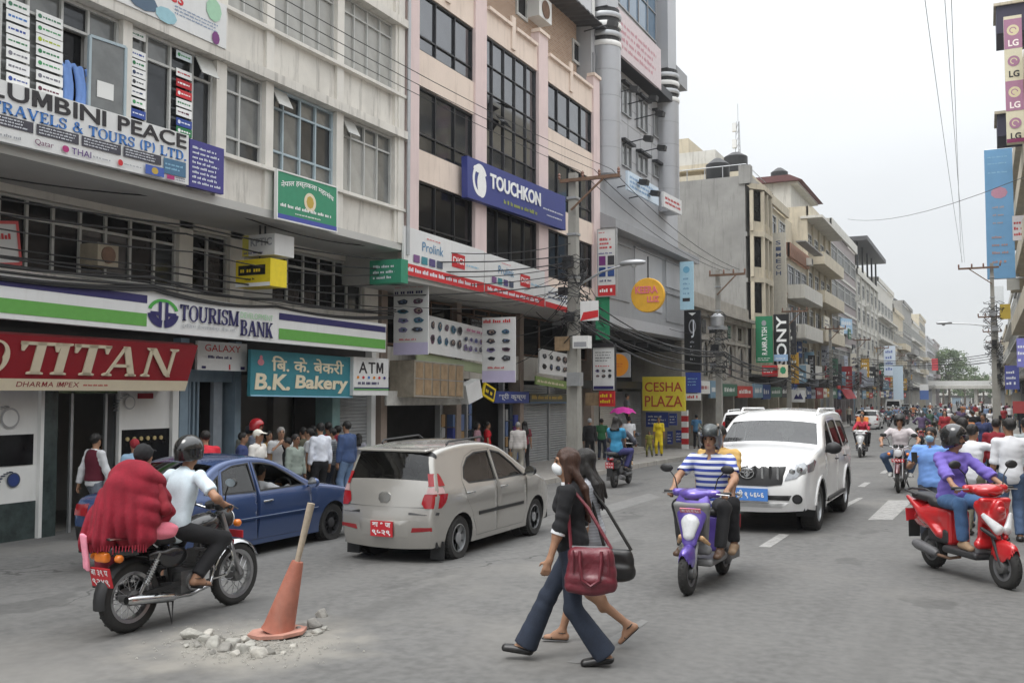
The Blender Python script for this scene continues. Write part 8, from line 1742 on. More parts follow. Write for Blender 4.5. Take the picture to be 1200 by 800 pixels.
def scooter(label,loc,rz,body,dark=GREYPL,group=None,sharp=False,front_plate=None,rear_plate=('बा ५ प','९२४'),mirrors=True,accent=None):
 e=thing('scooter',label,'scooter',loc,R(rz),group);ry,fy=-.60,.66;r=.225
 bike_wheel(e,ry,r,.10,False,GREYPL);bike_wheel(e,fy,r,.10,False,GREYPL)
 h=.014
 T=Matrix.Rotation(-.28,3,'X')
 q=SDF((-.34,.2,.28),(.34,.76,1.02),h)
 q.box((0,.45,.66),(.165 if not sharp else.15,.035,.27),T,.035,.03,taper=-.22).cone((-.13,.42,.42),(.13,.42,.42),.05,None,.05)
 if sharp:q.cone((-.15,.44,.84),(-.04,.62,.52),.055,.03,.03).cone((.15,.44,.84),(.04,.62,.52),.055,.03,.03).ell((0,.56,.74),(.085,.05,.17),T,.04)
 q.box((0,.28,.62),(.3,.09,.3),T,.02,.015,'sub');mesh_of(e,'leg_shield',q,body if sharp else dark)
 if sharp:
  for sx in(-1,1):
   q=SDF((sx*.11-.13,.40,.50),(sx*.11+.13,.74,.88),.012);q.cone((sx*.05,.645,.60),(sx*.155,.545,.74),.058,.03,.02,squash=((0,1,-.3),.5));mesh_of(e,'headlamp',q,WHL)
   q=SDF((sx*.12-.13,.38,.40),(sx*.12+.13,.7,.64),.012);q.cone((sx*.06,.60,.52),(sx*.15,.50,.60),.03,.02,.02);mesh_of(e,'lower_trim',q,dark)
  q=SDF((-.1,.5,.68),(.1,.74,.92),.012);q.ell((0,.60,.80),(.055,.05,.05));mesh_of(e,'nose_panel',q,accent or body)
 else:
  q=SDF((-.22,.3,.36),(.22,.82,1.02),.012);q.cone((0,.485,.88),(0,.60,.54),.19,.085,.02,squash=((0,1,.35),.33)).cone((-.12,.46,.88),(.12,.46,.88),.05,None,.04);mesh_of(e,'nose_panel',q,body)
  q=SDF((-.17,.4,.48),(.17,.82,.84),.012);q.cone((0,.575,.71),(0,.625,.60),.10,.065,.02,squash=((0,1,.3),.55));mesh_of(e,'headlamp',q,WHL)
  for sx in(-1,1):
   q=SDF((sx*.15-.09,.3,.38),(sx*.15+.09,.66,.66),.012);q.cone((sx*.11,.55,.56),(sx*.165,.46,.49),.032,.02,.01,squash=((0,1,0),.6));mesh_of(e,'indicator',q,M('pale_amber_lens',(.6,.38,.2),.2))
 q=SDF((-.13,.36,.22),(.13,1.0,.56),.013);q.ell((0,fy,.34),(.075,.22,.155)).cone((0,.60,.45),(0,.78,.43),.05,.035,.04);q.ell((0,fy,.235),(.062,.30,.225),None,.01,'sub');q.cut((0,0,.27),(0,0,-1));mesh_of(e,'front_fender',q,body)
 for sx in(-1,1):
  m=MB();m.tube([(sx*.07,fy+.03,r),(sx*.07,.56,.52)],.017,8);L(e,'fork_leg',m,dark)
 q=SDF((-.3,.22,.84),(.3,.62,1.14),h);q.ell((0,.42,.98),(.17,.1,.075),None,.03).cone((-.22,.36,1.0),(.22,.36,1.0),.045,None,.03).ell((0,.47,.985),(.12,.08,.06),None,.03);mesh_of(e,'handlebar_cowl',q,body)
 m=MB();m.add([(-.1,.505,.985),(.1,.505,.985),(.07,.535,.945),(-.07,.535,.945)],[(0,1,2,3),(3,2,1,0)]);L(e,'cowl_grille',m,BLACK,None)
 for sx in(-1,1):
  m=MB();m.tube([(sx*.22,.36,1.0),(sx*.36,.31,1.0)],.018,8);L(e,'grip',m,BLACK);m=MB();m.tube([(sx*.23,.42,1.0),(sx*.36,.385,.99)],.007,5);L(e,'brake_lever',m,STEELT)
  if mirrors:bar_mirror(e,sx*.2,.37,1.03,sx,BLACK,-.03,.2)
 q=SDF((-.26,-.25,.2),(.26,.46,.4),h);q.box((0,.13,.29),(.185,.3,.04),None,.03);mesh_of(e,'floorboard',q,dark)
 q=SDF((-.27,-1.05,.26),(.27,.05,.9),h);q.box((0,-.17,.52),(.135,.09,.2),None,.05,.05).ell((0,-.5,.60),(.17,.42,.17),Matrix.Rotation(.16,3,'X'),.06).ell((0,-.82,.70),(.1,.17,.08),None,.06)
 if sharp:q.cone((-.15,-.25,.44),(-.1,-.95,.78),.05,.025,.05).cone((.15,-.25,.44),(.1,-.95,.78),.05,.025,.05)
 q.ell((0,ry,.26),(.11,.34,.33),None,.02,'sub');mesh_of(e,'rear_body',q,body)
 q=SDF((-.2,-.85,.26),(.2,-.05,.56),h);q.box((0,-.3,.42),(.15,.2,.09),None,.05);q.ell((0,ry,.24),(.09,.3,.29),None,.02,'sub');mesh_of(e,'lower_panel',q,dark)
 q=SDF((-.22,-.95,.64),(.22,.02,.92),h);q.box((0,-.26,.755),(.14,.22,.04),None,.04).box((0,-.62,.80),(.125,.24,.042),Matrix.Rotation(-.05,3,'X'),.04,.05);mesh_of(e,'seat',q,SEATV)
 m=MB();m.tube([(-.12,-.72,.82),(-.13,-.95,.86),(0,-1.02,.87),(.13,-.95,.86),(.12,-.72,.82)],.013,6);L(e,'grab_rail',m,dark)
 q=SDF((-.13,-1.05,.58),(.13,-.8,.8),.012);q.ell((0,-.93,.70),(.085,.06,.045));mesh_of(e,'tail_lamp',q,REDL)
 m=MB();m.bar((-.1,-.25,.27),(-.1,-.78,.25),.09,.13);L(e,'engine_case',m,ENG);m=MB();m.lathe([(.09,0),(.09,.03),(.06,.045)],16,(-.14,-.28,.27),(-1,0,0));L(e,'engine_cover',m,GREYPL)
 m=MB();m.tube([(.06,.0,.22),(.13,-.1,.19),(.15,-.3,.20)],.018,6);L(e,'exhaust_pipe',m,RUST);m=MB();m.lathe([(.03,0),(.055,.05),(.06,.36),(.045,.42),(.02,.42)],16,(.155,-.28,.21),V3((.05,-1,.16)));L(e,'silencer',m,GREYPL)
 m=MB();m.tube([(-.12,-.62,.3),(-.13,-.78,.6)],.016,6);L(e,'shock_absorber',m,STEELT)
 m=MB();m.box(-.07,-1.0,.3,.07,-.985,.5);L(e,'mud_flap',m,BLACK,None)
 plate_on(e,(0,-1.005,.56),.2,.15,0,rear_plate,PLRED,-.1)
 if front_plate:plate_on(e,(0,.575,.835),.22,.05,0,(front_plate,),M('pink_plate',(.62,.2,.24),.4),.5,-1)
 return e
RIDE_B=dict(pel=(0,-.16,.845),lean=9,footL=(-.2,-.02,.40),footR=(.2,-.02,.40),toeL=(-.1,1,-.15),toeR=(.1,1,-.15),handL=(-.3,.20,1.045),handR=(.3,.20,1.045),hdirL=(-.05,1,-.25),hdirR=(.05,1,-.25),palmL=(0,-.2,-1),palmR=(0,-.2,-1),curl=1.0,elbowL=(-1,-.4,-.5),elbowR=(1,-.4,-.5),kneeL=(-.45,1,.3),kneeR=(.45,1,.3),floor=0)
RIDE_S=dict(RIDE_B,pel=(0,-.22,.83),footL=(-.13,.18,.41),footR=(.13,.18,.41),toeL=(-.1,1,0),toeR=(.1,1,0),handL=(-.29,.24,1.02),handR=(.29,.24,1.02),kneeL=(-.3,1,.6),kneeR=(.3,1,.6))
PILL=dict(RIDE_B,pel=(0,-.56,.88),lean=6,footL=(-.21,-.34,.48),footR=(.21,-.34,.48),handL=(-.15,-.1,.82),handR=(.15,-.1,.82),hdirL=(.1,1,-.3),hdirR=(-.1,1,-.3),curl=.6)
# the cast: riders, walkers, crowd
def stripes(name,a,b,freq,axis=2,duty=.5):
 m=bpy.data.materials.new(name);m.use_nodes=True;t=m.node_tree;bs_=t.nodes['Principled BSDF'];bs_.inputs['Roughness'].default_value=.8;MATS[name]=m
 tc=t.nodes.new('ShaderNodeTexCoord');sp_=t.nodes.new('ShaderNodeSeparateXYZ');t.links.new(tc.outputs['Object'],sp_.inputs[0])
 mm=t.nodes.new('ShaderNodeMath');mm.operation='MULTIPLY';mm.inputs[1].default_value=freq;t.links.new(sp_.outputs[axis],mm.inputs[0])
 fr_=t.nodes.new('ShaderNodeMath');fr_.operation='FRACT';t.links.new(mm.outputs[0],fr_.inputs[0]);gt=t.nodes.new('ShaderNodeMath');gt.operation='GREATER_THAN';gt.inputs[1].default_value=duty;t.links.new(fr_.outputs[0],gt.inputs[0])
 mx=t.nodes.new('ShaderNodeMix');mx.data_type='RGBA';t.links.new(gt.outputs[0],mx.inputs[0]);mx.inputs[6].default_value=(*a,1);mx.inputs[7].default_value=(*b,1);t.links.new(mx.outputs[2],bs_.inputs['Base Color']);return m
CL=lambda r,g,b,rough=.85:Mc((r,g,b),rough,var=.12,scale=7,fine=.06)
JEAN=M('denim',(.075,.12,.21),.9,var=.25,scale=5,fine=.15);JEAND=M('dark_denim',(.022,.03,.05),.9,var=.3,scale=6,fine=.15);BLK=M('black_cloth',(.014,.014,.016),.9,var=.25,scale=6);WHT=M('white_cloth',(.68,.69,.71),.9,var=.05,scale=6)
def at(px,py):p=G(px,py);return(p.x,p.y,p.z)
def sc(e,k):e.scale=(k,k,k)
def on_bike(b,spec,label,cols,k=1.0,key=None,group=None):
 p=person(label,b.location,math.degrees(b.rotation_euler.z),spec,cols,group,key=key);sc(p,k);return p
 # black motorcycle with the red shawl
BKP=paint('black_bike_paint',(.014,.014,.016),.2,.25)
ra,fa=G(148,741),G(275,707);mx_=(ra.x+fa.x)/2+.0;my_=(ra.y+fa.y)/2-.03
mb=motorbike('black motorcycle with chrome rack and red plate, ridden by two with a red shawl',(mx_,my_,gz(mx_,my_)),-2,BKP);sc(mb,1.07)
m=MB();q=SDF((-.2,-1.06,.5),(.06,-.84,.9),.012);q.box((-.14,-.95,.73),(.045,.012,.16),Matrix.Rotation(.12,3,'X'),.01);q.wob(lambda X,Y,Z:.006*np.sin(60*X+9*Z));mesh_of(mb,'pink_ribbon',q,CL(236,150,170))
rd=on_bike(mb,dict(RIDE_B,res=.012,H=1.7,helmet='open',visor=0,hair=None,lean=16,pel=(0,-.12,.845),sleeve='short',hem=-.13,head=(4,-.1),shoe='sandal',kneeR=(.3,1,.25),seed=3,loose=.012,wob=.005),'motorcycle rider in a pale blue-white shirt and black helmet, ahead of the red shawl',dict(top=CL(206,220,228),bottom=BLK,helmet=paint('gloss_black',(.012,.012,.013),0,.15),shoe=SHOEBR),1.07)
ps_=dict(PILL,footL=(-.42,-.52,.42),footR=(-.40,-.42,.45),toeL=(-1,.2,-.2),toeR=(-1,.2,-.2),kneeL=(-1,0,.6),kneeR=(-1,0,.6),res=.014,H=1.62,hair='cap',lean=8,sleeve='long',fem=1,pel=(0,-.56,.86),head=(25,-.1),handL=(-.1,-.36,1.02),handR=(.1,-.36,1.02))
pz=on_bike(mb,ps_,'passenger wrapped in a red shawl with a black cap, back of the motorcycle',dict(top=CL(128,22,36),bottom=CL(120,30,44),hair=BLK),1.07)
q=SDF((-.5,-1.12,.70),(.5,.0,1.62),.0115)
q.ell((0,-.60,1.16),(.26,.21,.31),None,.06).ell((0,-.63,.99),(.29,.25,.25),None,.07).ell((0,-.57,1.40),(.17,.14,.10),None,.07).cone((-.16,-.59,1.34),(.16,-.59,1.34),.085,None,.07).cone((0,-.72,1.26),(-.02,-.86,.84),.13,.11,.06).cone((.2,-.60,1.1),(.23,-.66,.84),.11,.10,.06).cone((-.22,-.64,1.15),(-.26,-.80,.80),.11,.11,.06).cone((.13,-.47,1.28),(.16,-.36,1.02),.10,.08,.08)
q.ell((0,-.50,1.53),(.08,.09,.12),None,.02,'sub');q.cut((0,0,.845),(0,.16,-1))
q.wob(lambda X,Y,Z:.012*(1-2*np.abs(np.sin(.5*(46*(Z+.42*(Y+.6)+.25*np.abs(X))+1.6*np.sin(5*Y+2*X)+.8*np.sin(11*Z)))))*np.clip((Y+.80)*5,.0,1)*np.clip((1.5-Z)*5,0,1)+.018*(1-2*np.abs(np.sin(.5*(58*X+34*Y+2*np.sin(5*Z)))))*np.clip((-.62-Y)*8,0,1)*np.clip((1.35-Z)*3,.1,1))
sh=thing('red_shawl','big crimson shawl draped over the motorcycle passenger','shawl',mb.location,R(-2));sc(sh,1.07);mesh_of(sh,'cloth',q,M('crimson_wool',(.235,.010,.024),.95,var=.22,scale=6,fine=.15,bump=.2))
m=MB();rr_=random.Random(2)
for i in range(34):
 a=R(180+180*i/33);x,y=.31*math.cos(a),-.70+.24*math.sin(a);m.tube([(x,y,.80),(x*1.02+rr_.uniform(-.01,.01),y-.01,.745+rr_.uniform(-.02,.01))],.006,4)
tag(m.build('fringe',M('crimson_wool',(.3,.012,.03)),sh,None,world=False),kind='stuff')
q=SDF((.05,-.6,.72),(.36,-.15,1.0),.014);q.ell((.2,-.42,.87),(.09,.16,.075));q.wob(cloth_wob(.006,1.3,9));mesh_of(sh,'pink_underskirt',q,CL(232,128,146))
# leaning cone, rubble, broken patch of road
cx=G(325,744)
CO=thing('traffic_cone','faded orange traffic cone leaning over, with a wooden stick stuck through its top','traffic cone',(cx.x,cx.y,gz(cx.x,cx.y)+.02),R(26));CORG=M('faded_orange_plastic',(.36,.125,.082),.7,var=.28,scale=7,streak=.5,streak_col=(.3,.2,.16))
ax=V3((.27,.03,1)).normalized();m=MB();m.lathe([(.155,.02),(.14,.06),(.135,.10),(.098,.36),(.058,.64),(.05,.665),(.03,.665)],28,(0,0,0),ax);m.build('cone_body',CORG,CO,40,world=False)
m=MB();n=8;po=[(.27*math.cos(R(22.5+45*i)),.23*math.sin(R(22.5+45*i)))for i in range(n)];m.prism(po,(0,0,-.005),(1,0,.06),(0,1,0),(0,0,.03));m.build('base_plate',M('dusty_orange_plastic',(.42,.21,.16),.85,var=.25,scale=6),CO,world=False)
p0=ax*.6;m=MB();d=V3((.22,.05,1)).normalized();m.tube([p0,p0+d*.2,p0+d*.40,p0+d*.60],[.024,.028,.032,.036],10);m.build('stick',M('weathered_wood',(.36,.30,.23),.9,var=.25,scale=14,streak=.3),CO,40,world=False)
DIRT=M('pale_dust',(.27,.255,.225),.95,var=.22,scale=3,bump=.4,fine=.2)
def patch(name,px,py,rx,ry,mat,seed,dz=.005,rot=0):
 c=G(px,py);r=random.Random(seed);n=40;m=MB();P=[]
 for i in range(n):a=6.283*i/n;f=1+.16*math.sin(3*a+seed)+.1*math.sin(7*a+2*seed)+r.uniform(-.09,.09);x,y=rx*f*math.cos(a),ry*f*math.sin(a);x,y=x*math.cos(rot)-y*math.sin(rot),x*math.sin(rot)+y*math.cos(rot);P.append((c.x+x,c.y+y,gz(c.x+x,c.y+y)+dz))
 m.add(P,[tuple(range(n))]);return m.build(name,mat,road)
patch('broken_patch',322,742,.34,.2,DIRT,8,.006,.3);patch('pothole',358,734,.14,.12,M('pothole_earth',(.12,.11,.1),.95,var=.4,scale=9),5,.012)
ROCK=[M('rubble_%d'%i,c,.95,var=.3,scale=9,bump=.5)for i,c in enumerate(((.33,.32,.29),(.42,.40,.36),(.24,.23,.21)))]
rr_=random.Random(11)
RK=[(226,747,.09),(238,752,.075),(252,757,.08),(263,762,.07),(272,757,.09),(283,763,.07),(292,757,.06),(305,768,.085),(316,766,.05),(243,744,.06),(232,757,.045),(258,748,.045),(276,768,.05),(288,751,.05),(378,722,.06),(366,735,.07),(372,742,.05),(352,742,.06),(380,738,.04),(345,758,.035),(332,766,.03),(219,758,.03),(247,766,.035),(268,750,.04),(298,762,.045),(311,757,.035)]
for i,(px,py,s_)in enumerate(RK):
 c=G(px,py);q=SDF((-s_*1.7,)*3,(s_*1.7,)*3,s_*.16);M3=Matrix.Rotation(rr_.uniform(0,3),3,'Z')@Matrix.Rotation(rr_.uniform(0,1),3,'X');q.box((0,0,0),(s_*rr_.uniform(.8,1.25),s_*rr_.uniform(.6,.9),s_*rr_.uniform(.4,.65)),M3,s_*.12,.01)
 for k in range(4):v=V3((rr_.gauss(0,1),rr_.gauss(0,1),rr_.gauss(0,.7)+.3)).normalized();q.cut(v*s_*rr_.uniform(.5,.75),v)
 o=link('rubble_stone',q.mesh('rubble_stone',rr_.choice(ROCK)),None,(c.x,c.y,gz(c.x,c.y)+s_*.3));tag(o,'%s broken lump of concrete %s'%('big' if s_>.075 else 'fist-sized' if s_>.05 else 'small','in the heap left of the leaning cone' if px<320 else 'scattered right of the leaning cone'),'stone','broken lumps of concrete around the cone')
m=MB()
for i in range(900):
 a=rr_.uniform(0,6.28);d=abs(rr_.gauss(0,.36));px=290+rr_.gauss(0,42);py=757+rr_.gauss(0,9);c=G(px,py);s_=rr_.uniform(.005,.013);z=gz(c.x,c.y)+.006
 m.add([(c.x-s_,c.y-s_*.6,z),(c.x+s_,c.y-s_*.4,z),(c.x+s_*.2,c.y+s_,z),(c.x,c.y,z+s_*1.1)],[(0,1,3),(1,2,3),(2,0,3)])
tag(m.build('gravel',ROCK[0]),'loose grit scattered round the leaning cone','gravel',kind='stuff')
# the two women crossing
c=G(672,776);wz=gz(c.x,c.y);TOPB=M('black_knit',(.013,.013,.015),.95,var=.3,scale=6)
w1=person('woman in black with long auburn hair and a mask, red handbag at her side',(c.x,c.y,wz),108,dict(res=.0105,fem=1,H=1.68,hair='long',hair_len=.46,pel=(0,.0,.885),footR=(.07,.40,.085),toeR=(.05,1,.12),footL=(-.07,-.25,.10),toeL=(-.1,1,-.12),handL=(-.25,.21,.665),elbowL=(-.5,-.9,0),handR=(.22,-.1,.78),sleeve='elbow',flare=.035,trl=1.04,mask=1,shoe='pump',lean=3,head=(12,-.05),hem=-.10,kneeL=(-.1,1,0),wob=.005,wobt=.0015),dict(top=TOPB,bottom=JEAND,hair=HAIRBR,mask=CL(225,228,230)))
I1=PINFO[w1];k_=I1['k']
def cuff(e,I_,s,f0,f1,r,mat):
 a0,a1,a2=I_['arms'][s];m=MB();p,q_=a1.lerp(a2,f0),a1.lerp(a2,f1);d=(q_-p);m.lathe([(r*.8,0),(r,.005),(r,d.length),(r*.8,d.length+.004)],18,p,d);m.build('cuff',mat,e,40,world=False)
cuff(w1,I1,-1,.02,.2,.058,WHT);cuff(w1,I1,1,.02,.2,.056,WHT)
q=SDF(I1['neck']-V3((.16,.16,.12)),I1['neck']+V3((.16,.16,.12)),.011);q.cone(I1['neck']-V3((0,.0,.03)),I1['neck']+V3((0,.01,.035)),.078,.066,.01,flat=2);q.cone(I1['neck']-V3((0,0,.2)),I1['neck']+V3((0,.02,.2)),.056,.056,.004,'sub');q.ell(I1['neck']+V3((0,.09,-.01)),(.02,.05,.06),None,.005,'sub');link('shirt_collar',q.mesh('shirt_collar',WHT),w1)
def handbag(label,loc,rz,mat,w_,h,d,sh,strapmat=None,wrinkle=.006,handles=True):
 """sh = strap top in the bag's own frame"""
 e=thing('handbag',label,'handbag',loc,R(rz));q=SDF((-d,-w_*.75,-.08),(d,w_*.75,h+.1),.011);q.box((0,0,h*.5),(d*.42,w_*.5,h*.5),None,.05,.02,taper=.10);q.ell((0,0,h*.2),(d*.55,w_*.47,h*.28),None,.05);q.wob(cloth_wob(wrinkle,.8,5));mesh_of(e,'bag_body',q,mat)
 if handles:
  for sx in(-1,1):
   m=MB();m.tube([(sx*d*.5,-w_*.22,h*.95),(sx*d*.62,-w_*.22,h*.7),(sx*d*.68,-w_*.18,h*.3),(sx*d*.68,0,h*.16),(sx*d*.68,w_*.18,h*.3),(sx*d*.62,w_*.22,h*.7),(sx*d*.5,w_*.22,h*.95)],.013,8);L(e,'handle',m,mat)
  m=MB();m.bar((0,-w_*.42,h*1.0),(0,w_*.42,h*1.0),.012,.02);L(e,'zip',m,GALV)
  for yy in(-.36,.36):m=MB();m.bar((-d*.5,yy*w_,h*.45),(-d*.5,yy*w_,h*.97),.03,.008);L(e,'seam_strap',m,mat)
 m=MB();m.tube([(0,-w_*.42,h*.97),(sh[0]*.6,sh[1]*.55-w_*.2,(sh[2]+h)*.55),sh,(sh[0]*.6,sh[1]*.55+w_*.22,(sh[2]+h)*.55),(0,w_*.42,h*.97)],.014,6);L(e,'shoulder_strap',m,strapmat or mat);return e
RW=Matrix.Rotation(R(108),3,'Z');b1=RW@V3((-.25,-.16,.615));OXB=M('oxblood_leather',(.15,.021,.032),.38,var=.2,scale=6,bump=.3,coat=.2)
shp=I1['arms'][-1][0]+V3((.03,0,.06));handbag('oxblood red leather handbag with looped handles, hanging at the walking woman\'s hip',(c.x+b1.x,c.y+b1.y,wz+b1.z),108,OXB,.37,.33,.15,tuple(shp-V3((-.25,-.16,.615))))
c2=G(690,755);
w2=person('woman with black hair and bare calves, half hidden behind the woman in black',(c2.x,c2.y,gz(c2.x,c2.y)),104,dict(res=.0115,fem=1,H=1.62,hair='long',hair_len=.40,pel=(0,-.02,.88),footR=(.07,.24,.085),toeR=(0,1,0),footL=(-.07,-.34,.20),toeL=(-.1,.8,-.75),handL=(-.24,.02,.7),handR=(.24,.1,.72),sleeve='short',tail=.52,bottom=None,shoe='sandal',head=(-8,-.1),lean=4,open=0),dict(top=stripes('fine_grey_check',(.33,.34,.37),(.42,.43,.47),40),shoe=SHOEB))
I2=PINFO[w2];b2=RW@V3((-.2,-.26,.60));handbag('black shoulder bag carried by the woman behind',(c2.x+b2.x,c2.y+b2.y,gz(c2.x,c2.y)+b2.z),104,SHOEB,.26,.24,.12,tuple(I2['arms'][-1][0]+V3((.03,0,.05))-V3((-.2,-.26,.60))),None,.004,False)
# purple scooter with two men
p=G(810,696);s1=scooter('purple and grey scooter ridden by two men towards the camera',(p.x,p.y+.66,gz(p.x,p.y)),178,paint('purple_paint',(.135,.085,.42),.35,.28),M('scooter_grey',(.2,.2,.2),.5),front_plate='बा ५९ प ९८');sc(s1,1.04)
POLO=stripes('blue_white_stripes',(.035,.06,.30),(.62,.64,.68),16,2,.5)
on_bike(s1,dict(RIDE_S,res=.0115,H=1.72,fat=1.14,helmet='full',visor='up',hair=None,sleeve='short',head=(3,-.02),kneeL=(-.45,1,.5),kneeR=(.45,1,.5),footL=(-.2,.2,.41),footR=(.2,.2,.41),seed=5,wob=.004,lean=4,loose=.016),'scooter rider in a blue and white striped polo and grey helmet',dict(top=POLO,bottom=M('charcoal_cloth',(.03,.03,.032),.9,var=.25),helmet=paint('grey_helmet',(.16,.165,.17),.4,.3),shoe=SHOEBR),1.04)
on_bike(s1,dict(PILL,res=.013,H=1.68,pel=(.03,-.6,.88),lean=-2,handL=(-.2,-.3,.9),handR=(.2,-.3,.9),footL=(-.24,-.2,.42),footR=(.26,-.2,.42),head=(-10,0),sleeve='short'),'pillion passenger in a tan shirt behind the striped polo rider',dict(top=CL(196,160,96),bottom=BLK,skin=SKIN[1],shoe=TAN),1.04)
# red scooter
a,b=G(1092,664),G(1178,689);mx_,my_=(a.x+b.x)/2,(a.y+b.y)/2
s2=scooter('bright red sporty scooter turning at the right, ridden by a woman in violet',(mx_,my_,gz(mx_,my_)),-145,paint('red_paint',(.52,.018,.022),.1,.22),M('scooter_black',(.03,.03,.032),.5),sharp=True,rear_plate=('बा ८ प','१०४'));sc(s2,1.06)
on_bike(s2,dict(RIDE_S,res=.0115,H=1.64,fem=1,helmet='full',hair=None,visor=0,sleeve='three',lean=3,head=(38,-.05),open=0,wob=.006,footL=(-.12,.14,.41),footR=(.12,.14,.41),loose=.028),'scooter rider in a violet shirt, jeans and black helmet with a dark scarf',dict(top=CL(112,96,178),bottom=M('blue_jeans',(.07,.15,.3),.9,var=.2,fine=.1),helmet=paint('gloss_black',(.012,.012,.013),0,.15),skin=SKIN[0],lips=BLK,shoe=TAN),1.06)
# oncoming motorcycle and others on the road
p=G(1053,577);b3=motorbike('dark red motorcycle coming towards the camera, rider in a pale shirt',(p.x,p.y+.66,gz(p.x,p.y)),180,paint('maroon_bike',(.08,.012,.018),.3,.3),guard=False,rack=False,lines=('बा २५ प','६६१२'));sc(b3,1.04)
on_bike(b3,dict(RIDE_B,res=.017,helmet='full',visor=0,hair=None,sleeve='short',fat=1.1,handL=(-.36,.22,1.04),handR=(.36,.22,1.04),kneeL=(-.7,1,.2),kneeR=(.7,1,.2)),'motorcyclist in a pale grey shirt, jeans and black helmet riding towards the camera',dict(top=CL(206,198,200),bottom=JEAN,shoe=SHOEW),1.04)
p=G(1008,536);b4=scooter('white scooter coming on beside the white offroad car, rider in red',(p.x,p.y+.66,gz(p.x,p.y)),180,paint('white_scooter',(.6,.6,.6),.1,.3),GREYPL)
on_bike(b4,dict(RIDE_S,res=.02,hair='bun',fem=1,sleeve='long',lean=0),'scooter rider in red with a blue and white front, past the white offroad car',dict(top=CL(170,40,60),bottom=BLK));on_bike(b4,dict(PILL,res=.022,fem=1,hair='bun',pel=(.02,-.6,1.0),sleeve='long'),'passenger in orange behind the red-clad scooter rider',dict(top=CL(196,120,50),bottom=BLK))
p=G(716,571);b5=scooter('black scooter with a red tail lamp seen from behind, near the kerb',(p.x+.05,p.y+.62,gz(p.x,p.y)),4,paint('black_bike_paint',(.014,.014,.016)),GREYPL);sc(b5,1.05)
on_bike(b5,dict(RIDE_S,res=.018,hair='short',sleeve='long',lean=6),'scooter rider in a grey sweatshirt seen from behind near the kerb',dict(top=CL(92,94,104),bottom=JEAND),1.05)
on_bike(b5,dict(PILL,res=.02,hair='long',hair_len=.2,fem=1,pel=(.05,-.58,.9),lean=-3,sleeve='short'),'scooter passenger in turquoise and navy behind the grey sweatshirt',dict(top=CL(60,140,180),bottom=CL(60,60,110)),1.05)
# driver of the blue car
cm=sc_.e.matrix_world if False else Matrix.Translation(sc_.e.location)@Matrix.Rotation(R(89.5),4,'Z');dv=cm@V3((.25,-.38,0))
person('driver with short black hair and a white shirt, inside the blue saloon car',dv,-.5,dict(res=.014,H=1.62,pel=(0,-.05,.50),lean=-8,footL=(-.1,.75,.3),footR=(.1,.75,.3),handL=(-.15,.34,.9),handR=(.15,.34,.9),sleeve='long',floor=0,head=(0,.05)),dict(top=WHT,bottom=BLK,skin=SKIN[1]))
# people along the left shop fronts
STAND=dict(res=.017,H=1.7)
def by_head(px,py,X,lo=1.5,hi=1.8):
 p=onX(px,py,X);g=gz(X,p.y)+(.13 if X<XK and p.y>21.4 else 0);H=min(hi,max(lo,p.z-g-.01));return(X,p.y,g),H
def stand(label,px,py,X,rz,top,bottom=BLK,group=None,**k):
 cols={a:k.pop(a)for a in('skin','hairm','shoem','vestm','helmetm')if a in k};c_=dict(top=top,bottom=bottom)
 for a,b in(('skin','skin'),('hairm','hair'),('shoem','shoe'),('vestm','vest'),('helmetm','helmet')):
  if a in cols:c_[b]=cols[a]
 loc,H=by_head(px,py,X,k.pop('lo',1.5));sp=dict(STAND,**k);sp['H']=H;sp.setdefault('seed',int(px));f=H/1.7
 if 'pel' not in sp:sp['pel']=(0,0,.93*f)
 return person(label,loc,rz,sp,c_,group)
WALK=dict(footL=(-.09,.28,.09),footR=(.09,-.27,.13),toeR=(.08,1,-.4),handR=(.26,.16,.82),handL=(-.27,-.12,.82),pel=(0,0,.90))
p=at(96,632);pw_=person('man in a maroon waistcoat over white sleeves and grey jeans, walking past the watch shop',(p[0]-.1,p[1]+.3,p[2]),-8,dict(res=.014,H=1.68,sleeve='long',vest=1,**WALK,head=(15,.0)),dict(top=WHT,vest=CL(92,20,40),bottom=M('grey_jeans',(.16,.18,.22),.9,var=.3)))
stand('woman in a red cap and pale blue top by the watch shop window',158,516,-12.9,60,CL(150,180,205),JEAN,fem=1,hair='cap',hairm=CL(150,40,50),lo=1.4)
stand('dark-haired man in grey seen from behind at the blue-grey doorway',222,512,-12.4,100,CL(96,98,104),BLK)
stand('man in a red T-shirt turned away, above the roof of the blue car',243,506,-12.0,60,CL(205,42,58),BLK,lean=10,head=(0,-.2))
stand('man in a white cap and white shirt facing the road by the bakery',302,505,-12.1,-80,CL(226,222,216),BLK,hair='cap',hairm=CL(230,226,214),skin=SKIN[1])
stand('person with a glossy red helmet in the bakery doorway',300,492,-13.5,-70,CL(110,116,130),BLK,hair=None,helmet='open',visor=0,helmetm=paint('red_helmet',(.5,.02,.03),0,.2))
stand('grey-haired person in white bending by the bakery',328,501,-13.0,-130,CL(214,214,214),BLK,hairm=HAIRG,lean=12)
stand('man in black with a raised arm beside the grey-haired person',338,514,-12.5,130,BLK,BLK,lo=1.45,handR=(.1,.25,1.3),handL=(-.24,.1,.85))
stand('man in a grey-green shirt looking down, in front of the bakery',346,510,-12.0,-95,CL(140,150,142),CL(60,64,80),skin=SKIN[3],head=(0,-.35),sleeve='long',lo=1.45)
stand('man in an olive jacket seen from behind outside the bakery',356,502,-13.4,80,CL(88,86,70),BLK,sleeve='long')
stand('woman with white sleeves next to the olive jacket',363,503,-13.0,120,WHT,BLK,fem=1,hair='bun')
stand('man in a white long-sleeved shirt and black trousers, back to the road',376,497,-12.7,70,CL(226,230,240),BLK,sleeve='long',waistz=.13,hem=.02)
